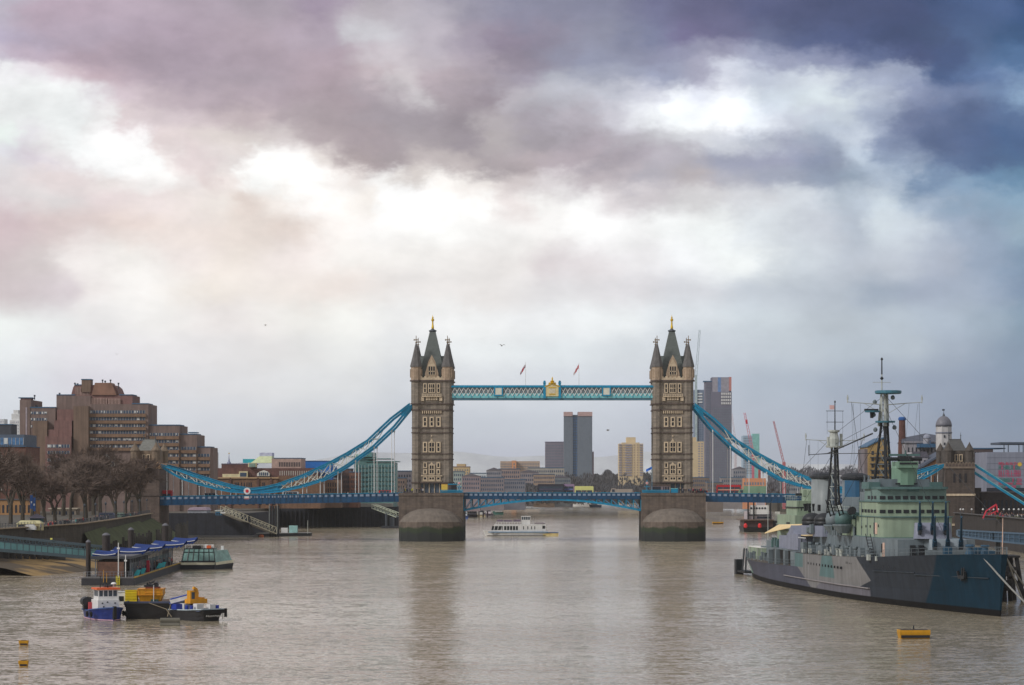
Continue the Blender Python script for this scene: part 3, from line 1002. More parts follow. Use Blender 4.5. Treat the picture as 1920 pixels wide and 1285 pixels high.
 mb.lathe(0, 0, [(1.0, z(620.2)), (1.35, z(618.5)), (1.3, z(617)), (0.7, z(615.6)), (0.35, z(614))], 8)
 mb.build("roof_cap", m_iron, t, True)
 mb = MB()
 mb.lathe(0, 0, [(0.34, z(615)), (0.45, z(612)), (0.28, z(606)), (0.24, z(600)), (0.5, z(598.5)), (0.5, z(596)), (0.2, z(594.5)), (0.34, z(593)), (0.12, z(591)), (0.03, z(587.5))], 8)
 mb.build("gilt_finial", m_gold, t, True)
 return t
tw = tower(-40.75, "left gothic stone bridge tower with four spired turrets and gold finial")
tw2 = dup(tw, (40.75, BY, PIER_TOP), label="right gothic stone bridge tower standing nearer the warship")
# -------- chains
def chain(side, far, label):
 """one suspension chain of a side span; side -1 left, +1 right"""
 yc = 872.6 if not far else 887.4
 def u(px): return side * (1035.5 - px) * SF
 t = thing("suspension_chain", label, "bridge chain", (u(463), yc, tz_(921)), group="suspension chains of the side spans")
 TL = [(768, 757.6), (732, 785), (688, 826.5), (650, 850), (614, 869.5), (566, 892), (520, 908.5), (495, 914.2), (463, 918)]
 BL = [(768, 763.5), (738, 800), (697, 839), (646, 875), (604, 899), (560, 912.5), (520, 921), (495, 923.4), (463, 923.5)]
 TS = [(463, 918), (432, 912.5), (410, 907.2), (389, 901), (360, 891.5), (334, 882), (312, 875.5), (296, 871)]
 BS = [(463, 923.5), (432, 921.4), (405, 916.4), (373, 908), (340, 897.5), (318, 885.5), (304, 876), (296, 872)]
 def pts(L): return [(u(a), tz_(b)) for a, b in L]
 def interp(L, px):
  L = sorted(L)
  for (a, za), (b, zb) in zip(L[:-1], L[1:]):
   if a <= px <= b:
    return za + (zb - za) * (px - a) / (b - a)
  return L[0][1] if px < L[0][0] else L[-1][1]
 for nm, L in (("upper_chord", TL), ("lower_chord", BL), ("upper_chord", TS), ("lower_chord", BS)):
  mb = MB()
  mb.ribbon(pts(L), 0.72, yc - 0.45, yc + 0.45)
  # rivetted flange line standing proud, paler on its edge
  mb.ribbon([(x, zz + 0.34) for x, zz in pts(L)], 0.16, yc - 0.62, yc + 0.62)
  mb.ribbon([(x, zz - 0.34) for x, zz in pts(L)], 0.16, yc - 0.62, yc + 0.62)
  mb.build(nm, m_teal, t)
 # solid plates where the chords meet
 mb = MB()
 for a, b in ((495, 520), (463, 495)):
  mb.prism([(u(a), tz_(interp(BL, a))), (u(b), tz_(interp(BL, b))), (u(b), tz_(interp(TL, b))), (u(a), tz_(interp(TL, a)))], yc - 0.2, yc + 0.2)
 mb.prism([(u(432), tz_(interp(BS, 432))), (u(463), tz_(923)), (u(463), tz_(918.5)), (u(432), tz_(interp(TS, 432)))], yc - 0.2, yc + 0.2)
 mb.prism([(u(768), tz_(757)), (u(752), tz_(interp(TL, 752))), (u(752), tz_(interp(BL, 752))), (u(768), tz_(764))], yc - 0.2, yc + 0.2)
 mb.build("joint_plate", m_teal, t)
 # white lattice
 mb = MB()
 def lat(TT, BB, a, b, n):
  xs = [a + (b - a) * k / n for k in range(n + 1)]
  for k in range(n):
   p0, p1 = xs[k], xs[k + 1]
   mb.bar((u(p0), yc, tz_(interp(BB, p0))), (u(p1), yc, tz_(interp(TT, p1))), 0.2, 0.22)
   mb.bar((u(p0), yc + 0.3, tz_(interp(TT, p0))), (u(p1), yc + 0.3, tz_(interp(BB, p1))), 0.2, 0.22)
  for k in range(1, n):
   p0 = xs[k]
   mb.bar((u(p0), yc - 0.3, tz_(interp(BB, p0))), (u(p0), yc - 0.3, tz_(interp(TT, p0))), 0.22, 0.26)
 m_cream = mat("chain_cream", (206, 196, 176), 0.5)
 lat(TL, BL, 522, 715, 8)
 mb.build("lattice", m_cream, t)
 mb = MB()
 lat(TS, BS, 425, 312, 6)
 mb.build("lattice", m_cream, t)
 for px in (734, 701, 666, 633, 600, 567, 535, 505, 432, 404, 373, 341, 312):
  L = BL if px > 463 else BS
  mb = MB()
  mb.tube((u(px), yc, tz_(interp(L, px)) - 0.3), (u(px), yc, tz_(929)), 0.13, 0.13, 6)
  mb.lathe(u(px), yc, [(0.26, tz_(interp(L, px)) - 1.0), (0.26, tz_(interp(L, px)) - 0.3)], 6)
  mb.build("hanger", m_white, t)
 if not far:
  mb = MB()
  mb.tube((u(463), yc - 0.75, tz_(921)), (u(463), yc - 0.62, tz_(921)), 1.15, 1.15, 20)
  rd = mb.build("roundel", m_white, t)
  mb = MB()
  mb.tube((u(463), yc - 0.86, tz_(921)), (u(463), yc - 0.752, tz_(921)), 0.55, 0.55, 14)
  mb.build("red_boss", mat("red_paint", (170, 26, 42), 0.5), rd)
  mb = MB()
  mb.box(u(463) - 1.15, u(463) + 1.15, yc - 1.5, yc - 1.3, tz_(938.5), tz_(931))
  bd = mb.build("plaque", m_white, t)
  mb = MB()
  for k in range(4):
   mb.box(u(463) - 0.75 + k * 0.4, u(463) - 0.5 + k * 0.4, yc - 1.53, yc - 1.502, tz_(936.4), tz_(933.6))
  mb.build("plaque_crest", mat("crest_red", (150, 70, 70), 0.6), bd)
 return t
chain(-1, False, "near blue chain of the left side span, dipping to a white and red roundel")
chain(-1, True, "far blue chain behind the left side span's near chain")
chain(1, False, "near blue chain of the right side span, dipping behind the warship's funnels")
chain(1, True, "far blue chain behind the right side span's near chain")
def land_tie(y, label):
 t = thing("land_tie", label, "bridge chain", (X(1833, y), y, Z(875, y)), group="land ties of the bridge")
 for nm, dz_, mm in (("upper_tie", 0, m_teal), ("lower_tie", -2.6, m_teal)):
  mb = MB()
  mb.ribbon([(X(1820, y), Z(868, y) + dz_), (X(1833, y), Z(876, y) + dz_), (X(1930, y), Z(937, y) + dz_)], 0.8, y - 0.45, y + 0.45)
  mb.build(nm, mm, t)
  mb = MB()
  mb.ribbon([(X(1820, y), Z(868, y) + dz_ + 0.46), (X(1833, y), Z(876, y) + dz_ + 0.46), (X(1930, y), Z(937, y) + dz_ + 0.46)], 0.22, y - 0.55, y + 0.55)
  mb.build("pale_flange", m_teal_lt, t)
 return t
land_tie(872.6, "blue sloping tie from the right abutment tower down past the grey hoarding")
# -------- decks
def parapet_panels(t, x0, x1, zfun, y, pitch=2.0, name="parapet_panel"):
 n = int(abs(x1 - x0) / pitch)
 for k in range(n):
  xa = x0 + (x1 - x0) * (k + 0.2) / n
  xb = x0 + (x1 - x0) * (k + 0.8) / n
  za, zb = zfun(xa), zfun(xb)
  mb = MB()
  mb.prism([(min(xa, xb), (za if xa < xb else zb) - 0.95), (max(xa, xb), (zb if xa < xb else za) - 0.95), (max(xa, xb), (zb if xa < xb else za) - 0.25), (min(xa, xb), (za if xa < xb else zb) - 0.25)], y - 0.09, y)
  mb.build(name, mat("parapet_pale", (112, 126, 146), 0.5, 0.2, 0.8), t)
def side_span(side, label):
 def u(px): return side * (1035.5 - px) * SF
 xa, xb = u(299), u(750)
 t = thing("side_span_deck", label, "bridge deck", ((xa + xb) / 2, BY, tz_(938)))
 pa, pb = 931.5, 924.8                      # parapet top, photo rows
 def zt(x): return tz_(pa + (pb - pa) * (x - xa) / (xb - xa))
 def band(nm, o0, o1, y0, y1, m):
  mb = MB()
  L = sorted([(xa, zt(xa)), (xb, zt(xb))])
  mb.prism([(L[0][0], L[0][1] + o0), (L[1][0], L[1][1] + o0), (L[1][0], L[1][1] + o1), (L[0][0], L[0][1] + o1)], y0, y1)
  return mb.build(nm, m, t)
 band("roadway", -1.7, -1.3, 872.4, 887.6, m_road)
 for y0, y1, n in ((871.2, 871.7, -1), (888.3, 888.8, 1)):
  band("parapet", -1.2, 0.0, y0, y1, m_deckblue)
  band("handrail", 0.004, 0.14, y0 - 0.1, y1 + 0.1, m_teal)
  band("girder", -2.75, -1.2, y0 - 0.12, y1 + 0.12, m_deckblue)
  band("girder_flange", -2.95, -2.754, y0 - 0.3, y1 + 0.3, m_deckblue)
 band("deck_floor", -2.5, -1.704, 871.85, 888.15, mat("deck_underside", (40, 48, 62), 0.8))
 parapet_panels(t, xa, xb, zt, 871.2, 1.95)
 mb = MB()
 n = 40
 for k in range(n + 1):
  x = xa + (xb - xa) * k / n
  mb.box(x - 0.12, x + 0.12, 870.95, 871.05, zt(x) - 2.7, zt(x) + 0.1)
 mb.build_each("stiffener", m_deckblue, t)
 return t
side_span(-1, "dark blue side span deck left of the towers, with pale parapet panels")
side_span(1, "dark blue side span deck right of the towers, running behind the warship")
def bascule(side, label):
 xa, xb = side * 29.9, side * 0.06
 t = thing("bascule_leaf", label, "bridge deck", (side * 15, BY, tz_(930)))
 lo, hi = min(xa, xb), max(xa, xb)
 zt = lambda x: tz_(924.6)
 for y0, y1 in ((871.4, 871.9), (888.1, 888.6)):
  for nm, o0, o1, e, m in (("parapet", -1.15, 0.0, 0, m_deckblue), ("handrail", 0.004, 0.14, 0.1, m_teal), ("girder", -2.1, -1.154, 0.14, m_deckblue)):
   mb = MB()
   mb.box(lo, hi, y0 - e, y1 + e, zt(0) + o0, zt(0) + o1)
   mb.build(nm, m, t)
 mb = MB()
 mb.box(lo, hi, 872.0, 888.0, zt(0) - 1.75, zt(0) - 1.3)
 mb.build("roadway", m_road, t)
 # arched lower chord: deep at the pier, shallow at the middle of the river
 arch = []
 for k in range(13):
  f = k / 12
  x = xa + (xb - xa) * f
  arch.append((x, tz_(957 - 20.5 * (1 - (1 - f) ** 1.75))))
 for yy in (871.7, 888.3):
  mb = MB()
  mb.ribbon(arch, 0.55, yy - 0.35, yy + 0.35)
  mb.ribbon([(x, zz - 0.3) for x, zz in arch], 0.16, yy - 0.5, yy + 0.5)
  mb.build("arched_chord", m_teal, t)
  mb = MB()
  for k in range(0, 12):
   x, zz = arch[k]
   if zt(0) - 2.1 - zz > 0.3:
    mb.box(x - 0.16, x + 0.16, yy - 0.2, yy + 0.2, zz, zt(0) - 2.1)
  mb.build_each("spandrel_post", m_teal, t)
  mb = MB()
  for k in range(0, 9):
   x, zz = arch[k]
   x2, z2 = arch[k + 1]
   mb.bar((x, yy, zz), (x2, yy, zt(0) - 2.1), 0.2, 0.22)
  mb.build("spandrel_braces", mat("bridge_mid_blue", (70, 122, 160), 0.5), t)
 mb = MB()
 for k in range(0, 12, 2):
  x, zz = arch[k]
  mb.box(x - 0.15, x + 0.15, 872.1, 887.9, zz - 0.1, zz + 0.2)
 mb.build("cross_beams", m_deckblue, t)
 parapet_panels(t, xa, xb, zt, 871.4, 1.65)
 return t
bascule(-1, "left bascule leaf of the bridge, arching from the left pier to midstream")
bascule(1, "right bascule leaf of the bridge, arching from midstream to the right pier")
# -------- high level walkway
def walkway():
 t = thing("high_walkway", "pale blue latticed walkway high between the two gothic towers", "walkway", (0, 874, tz_(750)))
 xl, xr = -34.4, 34.4
 y0, y1 = 872.6, 876.0
 def bx(nm, py0, py1, ya, yb, m, x0=xl, x1=xr):
  mb = MB()
  mb.box(x0, x1, ya, yb, tz_(py1), tz_(py0))
  return mb.build(nm, m, t)
 mb = MB()
 mb.prism([(xl, tz_(726.5)), (xr, tz_(726.5)), (xr, tz_(723.6)), (xl, tz_(723.6))], y0 - 0.3, y1 + 0.3)
 mb.taper(xl, xr, y0 - 0.2, y1 + 0.2, tz_(723.6), xl, xr, y0 + 1.2, y1 - 1.2, tz_(722))
 mb.build("roof", m_teal, t)
 bx("glazed_corridor", 726.6, 742, y0 + 0.6, y1 - 0.2, mat("corridor_glass", (112, 126, 134), 0.3, 0.3, 0.7))
 bx("floor_band", 742.4, 746.3, y0 - 0.05, y1, m_teal_lt)
 bx("bottom_girder", 746.4, 750.3, y0 + 0.1, y1, mat("walkway_girder", (62, 96, 112), 0.5))
 bx("lower_panel", 737.5, 742.3, y0 + 0.12, y0 + 0.5, m_teal_lt)
 # lattice of crossing diagonals
 mb = MB()
 n = 46
 w = (xr - xl) / n
 for k in range(n):
  x0, x1 = xl + k * w, xl + (k + 1) * w
  if -3.2 < (x0 + x1) / 2 < 3.2:
   continue
  mb.bar((x0, y0, tz_(742)), (x1, y0, tz_(727)), 0.2, 0.2)
  mb.bar((x0, y0 + 0.2, tz_(727)), (x1, y0 + 0.2, tz_(742)), 0.2, 0.2)
 mb.build("lattice", mat("lattice_paint", (196, 206, 200), 0.5, 0.12), t)
 for k in range(24):
  x = xl + (xr - xl) * (k + 0.5) / 24
  if abs(x) < 3: continue
  mb = MB()
  mb.box(x - 0.09, x + 0.09, y0 - 0.22, y0 - 0.1, tz_(746), tz_(742.6))
  mb.build("rib", m_teal, t)
 for px in (934.5, 1137):
  mb = MB()
  xc = X(px, 872)
  frame(mb, xc - 1.5, xc + 1.5, tz_(742.5), tz_(725), y0 - 0.4, y0 - 0.1, 0.4)
  o = mb.build("shield_frame", m_teal, t)
  mb = MB()
  mb.box(xc - 1.1, xc + 1.1, y0 - 0.3, y0 - 0.12, tz_(740.3), tz_(727.2))
  mb.build("shield_panel", mat("shield_cream", (186, 186, 172) if px < 1000 else (182, 156, 142), 0.6), o)
 for px in (1021, 1049.5):
  mb = MB()
  xc = X(px, 872)
  mb.box(xc - 0.42, xc + 0.42, y0 - 0.5, y0 + 0.3, tz_(747), tz_(719))
  mb.box(xc - 0.55, xc + 0.55, y0 - 0.62, y0 + 0.42, tz_(719), tz_(717))
  mb.lathe(xc, y0 - 0.1, [(0.2, tz_(717)), (0.4, tz_(716)), (0.4, tz_(714.6)), (0.1, tz_(713.4))], 8)
  mb.build("crest_post", m_teal, t)
 mb = MB()
 mb.prism([(-2.35, tz_(743)), (2.35, tz_(743)), (2.35, tz_(725)), (0, tz_(719.5)), (-2.35, tz_(725))], y0 - 0.4, y0 - 0.1)
 c = mb.build("crest_gable", mat("crest_cream", (196, 172, 130), 0.6), t)
 mb = MB()
 mb.ribbon([(-2.5, tz_(725)), (0, tz_(719)), (2.5, tz_(725))], 0.35, y0 - 0.55, y0 - 0.05)
 mb.box(-1.0, 1.0, y0 - 0.52, y0 - 0.402, tz_(740), tz_(738.6))
 mb.box(-1.3, 1.3, y0 - 0.5, y0 - 0.402, tz_(727.6), tz_(726.2))
 mb.build("gilt_moulding", m_gold, c)
 mb = MB()
 mb.lathe(0, y0 - 0.2, [(0.9, tz_(719)), (0.95, tz_(717.6)), (0.55, tz_(716.8)), (0.75, tz_(714.6)), (0.25, tz_(713)), (0.22, tz_(711.4)), (0.3, tz_(710.4)), (0.05, tz_(706.5))], 10)
 for k in (-1, 1):
  mb.lathe(k * 1.0, y0 - 0.2, [(0.3, tz_(720.5)), (0.3, tz_(718.6)), (0.05, tz_(716.8))], 6)
 mb.build("gilt_crown", m_gold, c)
 mb = MB()
 mb.box(-1.0, 1.0, y0 - 0.46, y0 - 0.405, tz_(737.6), tz_(729))
 mb.build("crest_shield", mat("crest_shield_grey", (176, 168, 150), 0.6, 0.3, 2.0), c)
 return t
walkway()
def flagpole(px, pytop, cloth, label):
 x = X(px, 874)
 t = thing("flagpole", label, "flag", (x, 874, tz_(722)))
 mb = MB()
 mb.tube((x, 874, tz_(722)), (x, 874, tz_(pytop)), 0.10, 0.06, 6)
 mb.lathe(x, 874, [(0.02, tz_(pytop)), (0.14, tz_(pytop - 0.8)), (0.02, tz_(pytop - 1.6))], 6)
 mb.build("pole", m_white, t)
 # drooping cloth as a rippled sheet with thickness
 mb = MB()
 nx, nz = 8, 5
 def pt(i, j, o):
  f, g = i / nx, j / nz
  xx = x - 0.08 - f * 1.75
  zz = tz_(pytop + 1) - f * 3.0 - g * (1.35 - 0.25 * f)
  yy = 874 + 0.18 * math.sin(f * 9 + g * 2) + o
  return (xx, yy, zz)
 for i in range(nx):
  for j in range(nz):
   mb.m = cloth(i / nx, j / nz)
   for o in (-0.02, 0.02):
    q = [pt(i, j, o), pt(i + 1, j, o), pt(i + 1, j + 1, o), pt(i, j + 1, o)]
    mb.poly(q if o < 0 else list(reversed(q)))
 mb.build("flag_cloth", [mat("flag_navy", (44, 40, 86), 0.8), mat("flag_red", (160, 40, 52), 0.8), mat("flag_white", (196, 190, 196), 0.8)], t)
 return t
def jack(f, g):
 if abs(g - 0.4) < 0.15 or abs(f - 0.45) < 0.1: return 1
 if abs(f - g) < 0.13 or abs(f + g - 0.9) < 0.13: return 2
 return 0
def cross(f, g):
 if abs(g - 0.4) < 0.15 or abs(f - 0.4) < 0.12: return 1
 return 2 if f > 0.2 else 1
flagpole(985.5, 680.5, jack, "flagpole left of the gilt crest with a drooping dark union flag")
flagpole(1085.5, 681.5, cross, "flagpole right of the gilt crest with a drooping red and white flag")
# -------- abutment towers
def abutment(side, label):
 def u(px): return side * (1035.5 - px) * SF
 t = thing("abutment_tower", label, "bridge tower", (u(272), BY, GZ))
 xa, xb = sorted((u(245), u(300)))
 m = brickmat("abutment_stone%d" % side, (90, 78, 72) if side < 0 else (72, 64, 60), None, None, 1.3, 0.55, 0.35)  # right tower darker: vignette painted into its stone colours
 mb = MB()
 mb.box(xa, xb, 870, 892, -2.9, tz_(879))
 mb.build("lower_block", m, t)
 mb = MB()
 ox, oy = sorted((u(254), u(292)))
 mb.box(ox, oy, 873, 889, tz_(868), tz_(845))
 for k in range(4):
  px_, py_ = ((xa + 1.4, 872), (xb - 1.4, 872), (xa + 1.4, 890), (xb - 1.4, 890))[k]
  octa(mb, px_, py_, 1.5, tz_(868), tz_(846))
  mb.lathe(px_, py_, [(1.7, tz_(846)), (1.7, tz_(844.5)), (0.9, tz_(838)), (0.2, tz_(831)), (0.05, tz_(829))], 8)
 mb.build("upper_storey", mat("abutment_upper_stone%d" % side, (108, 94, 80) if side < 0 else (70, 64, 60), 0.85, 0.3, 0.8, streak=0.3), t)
 mb = MB()
 mb.box(xa - 0.3, xb + 0.3, 869.7, 892.3, tz_(878.6), tz_(875))
 mb.box(xa - 0.1, xb + 0.1, 869.9, 892.1, tz_(875), tz_(869))
 n = 9
 for k in range(n):
  x = xa + (xb - xa) * (k + 0.5) / n
  mb.box(x - 0.32, x + 0.32, 869.8, 870.3, tz_(869), tz_(867))
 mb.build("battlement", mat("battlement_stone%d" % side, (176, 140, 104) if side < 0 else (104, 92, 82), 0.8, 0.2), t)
 mb = MB()
 for k in range(n):
  x = xa + (xb - xa) * (k + 0.5) / n
  mb.box(x - 0.36, x + 0.36, 869.78, 869.9, tz_(874.4), tz_(870.4))
 mb.build("battlement_recesses", m_cornice, t)
 xm = (xa + xb) / 2
 mb = MB()
 mb.taper(ox + 0.4, oy - 0.4, 874, 888, tz_(845), xm - 2.0, xm + 2.0, 879.5, 882.5, tz_(824.6))
 mb.box(xm - 2.1, xm + 2.1, 880.9, 881.1, tz_(824.6), tz_(822.6))
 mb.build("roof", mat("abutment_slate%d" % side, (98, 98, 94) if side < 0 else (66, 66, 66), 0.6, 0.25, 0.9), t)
 for k in (-1, 1):
  mb = MB()
  mb.tube((xm + k * 2.0, 881, tz_(824)), (xm + k * 2.0, 881, tz_(810)), 0.16, 0.05, 6)
  mb.lathe(xm + k * 2.0, 881, [(0.05, tz_(817)), (0.3, tz_(815.8)), (0.05, tz_(814.6))], 6)
  mb.build("finial", m_iron, t)
 for dx in (-0.75, 0.75):
  mb = MB()
  frame(mb, xm + dx - 0.6, xm + dx + 0.6, tz_(865.5), tz_(852), 872.75, 873.0, 0.28)
  w = mb.build("window", m_stone_lt, t)
  mb = MB()
  mb.box(xm + dx - 0.4, xm + dx + 0.4, 872.88, 872.99, tz_(864), tz_(853))
  mb.build("pane", m_pane, w)
 mb = MB()
 mb.box(xa - 0.25, xb + 0.25, 869.75, 870, tz_(930), tz_(926))
 mb.box(xa - 0.2, xb + 0.2, 869.8, 870, tz_(986), tz_(982))
 mb.build("string_course", m_stone_lt if side > 0 else m_cornice, t)
 mb = MB()
 for k in range(3):
  x = xm - 1.9 + k * 1.9
  mb.box(x - 0.35, x + 0.35, 869.85, 869.995, tz_(905), tz_(888))
 mb.build("arrow_slits", m_pane, t)
 return t
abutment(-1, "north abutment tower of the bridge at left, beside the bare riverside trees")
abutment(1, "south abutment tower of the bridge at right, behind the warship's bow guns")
# approach girders on the bank side, left and right of the abutments
for side, lab in ((-1, "blue approach span under the left abutment tower"),):
 pass
# ------------------------------------------------------------------ the museum warship (local axes: x aft from the stem, y to the near side, z up)
SHIP_A = R(6.8)
SHIP_O = (66.3, 382.0, 0.0)
def hull_mesh(mb, st, zkeel=-1.2, close_deck=True):
 """st: list of (x, half_wl, half_deck, zdeck, rake) -> hull; rake shifts the deck edge along x"""
 prev = None
 for (x, bw, bd, zd, rk) in st:
  ring = [(x + rk * 0.0, -bw * 0.9, zkeel), (x, -bw, 0.0), (x + rk * 0.28, -(bw + (bd - bw) * 0.22), zd * 0.35), (x + rk * 0.64, -(bw + (bd - bw) * 0.58), zd * 0.7), (x + rk, -bd, zd),
    (x + rk, bd, zd), (x + rk * 0.64, (bw + (bd - bw) * 0.58), zd * 0.7), (x + rk * 0.28, (bw + (bd - bw) * 0.22), zd * 0.35), (x, bw, 0.0), (x, bw * 0.9, zkeel)]
  i = len(mb.v)
  mb.v += ring
  if prev is None:
   mb.f.append([i + k for k in range(10)]); mb.mi.append(mb.m)
  else:
   for k in range(9):
    mb.f.append([prev + k, prev + k + 1, i + k + 1, i + k]); mb.mi.append(mb.m)
   mb.f.append([prev + 9, prev, i, i + 9]); mb.mi.append(mb.m)
  prev = i
 mb.f.append([prev + k for k in reversed(range(10))]); mb.mi.append(mb.m)
def camo():
 m = mat("warship_camouflage", (70, 72, 80), 0.6, 0.14, 0.25, streak=0.22)
 nt = m.node_tree
 b = nt.nodes['Principled BSDF']
 src = b.inputs['Base Color'].links[0].from_socket
 for n in nt.nodes:        # neutral base that only carries wear and streaks
  if n.bl_idname == 'ShaderNodeValToRGB':
   n.color_ramp.elements[0].color = (0.85, 0.85, 0.85, 1)
   n.color_ramp.elements[1].color = (1.12, 1.12, 1.12, 1)
 tc = [n for n in nt.nodes if n.bl_idname == 'ShaderNodeTexCoord'][0]
 sp = nt.nodes.new('ShaderNodeSeparateXYZ')
 nt.links.new(tc.outputs['Object'], sp.inputs[0])
 def edge(a, c, w, kz=1.0):
  """1 where a*x + kz*z > c"""
  n = nt.nodes.new('ShaderNodeMath'); n.operation = 'MULTIPLY_ADD'
  nt.links.new(sp.outputs[2], n.inputs[0]); n.inputs[1].default_value = kz
  n2 = nt.nodes.new('ShaderNodeMath'); n2.operation = 'MULTIPLY_ADD'
  nt.links.new(sp.outputs[0], n2.inputs[0]); n2.inputs[1].default_value = a
  nt.links.new(n.outputs[0], n2.inputs[2]); n.inputs[2].default_value = 0.0
  r = nt.nodes.new('ShaderNodeMapRange')
  r.inputs['From Min'].default_value = c - w; r.inputs['From Max'].default_value = c + w
  nt.links.new(n2.outputs[0], r.inputs[0])
  return r.outputs[0]
 def mul(a, b_):
  n = nt.nodes.new('ShaderNodeMath'); n.operation = 'MULTIPLY'
  nt.links.new(a, n.inputs[0]); nt.links.new(b_, n.inputs[1])
  return n.outputs[0]
 def mixc(f, a, c):
  n = nt.nodes.new('ShaderNodeMix'); n.data_type = 'RGBA'
  nt.links.new(f, n.inputs[0])
  if isinstance(a, tuple): n.inputs[6].default_value = a
  else: nt.links.new(a, n.inputs[6])
  n.inputs[7].default_value = c
  return n.outputs[2]
 def C(r, g, b_): return (*[v / AMB for v in lin((r, g, b_))], 1)
 bow, slate, lilac, teal, panel, stern, strip = C(12, 38, 53), C(42, 47, 55), C(108, 107, 108), C(80, 102, 104), C(68, 70, 82), C(108, 134, 124), C(92, 91, 99)
 col = mixc(edge(1, 25, 0.4), bow, slate)                                     # bow blue -> slate
 lil = mul(edge(1, 44, 0.3, 1.5), edge(1, 36, 0.3, -2.2))  # pointed leading edge
 lil = mul(edge(1, 64, 0.2, 5), edge(1, 40, 0.2, -1.7))
 col = mixc(lil, col, lilac)
 col = mixc(mul(mul(edge(1, 66, 0.3, -0.4), edge(-1, -80, 0.3, -0.5)), edge(0, 3.2, 0.1)), col, teal)
 pan = mul(edge(1, 82, 0.3, -3.4), edge(0, -4.5, 0.1, -1.0))
 col = mixc(pan, col, panel)
 col = mixc(mul(edge(1, 92, 0.2, 0.0), mul(edge(-1, -99.5, 0.2, 0), edge(0, 4.3, 0.05))), col, teal)
 st_ = mul(edge(1, 47, 0.2, 0), mul(edge(-1, -84, 0.4, -3.0), edge(0, -2.35, 0.05, -1.0)))
 col = mixc(st_, col, strip)
 col = mixc(edge(1, 152, 0.3, -3.5), col, stern)
 col = mixc(edge(0, -0.95, 0.06, -1.0), col, C(14, 14, 16))                   # boot topping
 mx = nt.nodes.new('ShaderNodeMix'); mx.data_type = 'RGBA'; mx.blend_type = 'MULTIPLY'
 mx.inputs[0].default_value = 1.0
 nt.links.new(col, mx.inputs[6]); nt.links.new(src, mx.inputs[7])
 nt.links.new(mx.outputs[2], b.inputs['Base Color'])
 b.inputs['Specular IOR Level'].default_value = 0.15
 return m
m_navy = mat("warship_dark_blue", (22, 58, 80), 0.5, 0.15, 0.5, streak=0.15)
m_wgreen = mat("warship_pale_green", (124, 138, 120), 0.55, 0.13, 0.35, streak=0.22)
m_wteal = mat("warship_teal", (68, 94, 94), 0.55, 0.13, 0.35, streak=0.2)
m_wgrey = mat("warship_grey", (94, 104, 110), 0.55, 0.13, 0.4, streak=0.25)
m_wlilac = mat("warship_lilac_grey", (112, 116, 132), 0.55, 0.10, 0.4, streak=0.2)
m_wdark = mat("warship_black", (24, 27, 32), 0.5, 0.2, 1.0)
m_wpale = mat("mast_pale", (146, 150, 146), 0.5, 0.15, 1.0)
m_wpink = mat("door_pale", (176, 150, 136), 0.6)
m_canvas = mat("canvas_awning", (190, 166, 126), 0.8, 0.12, 0.6)
m_deckwood = mat("teak_deck", (92, 84, 76), 0.8, 0.2, 0.8)
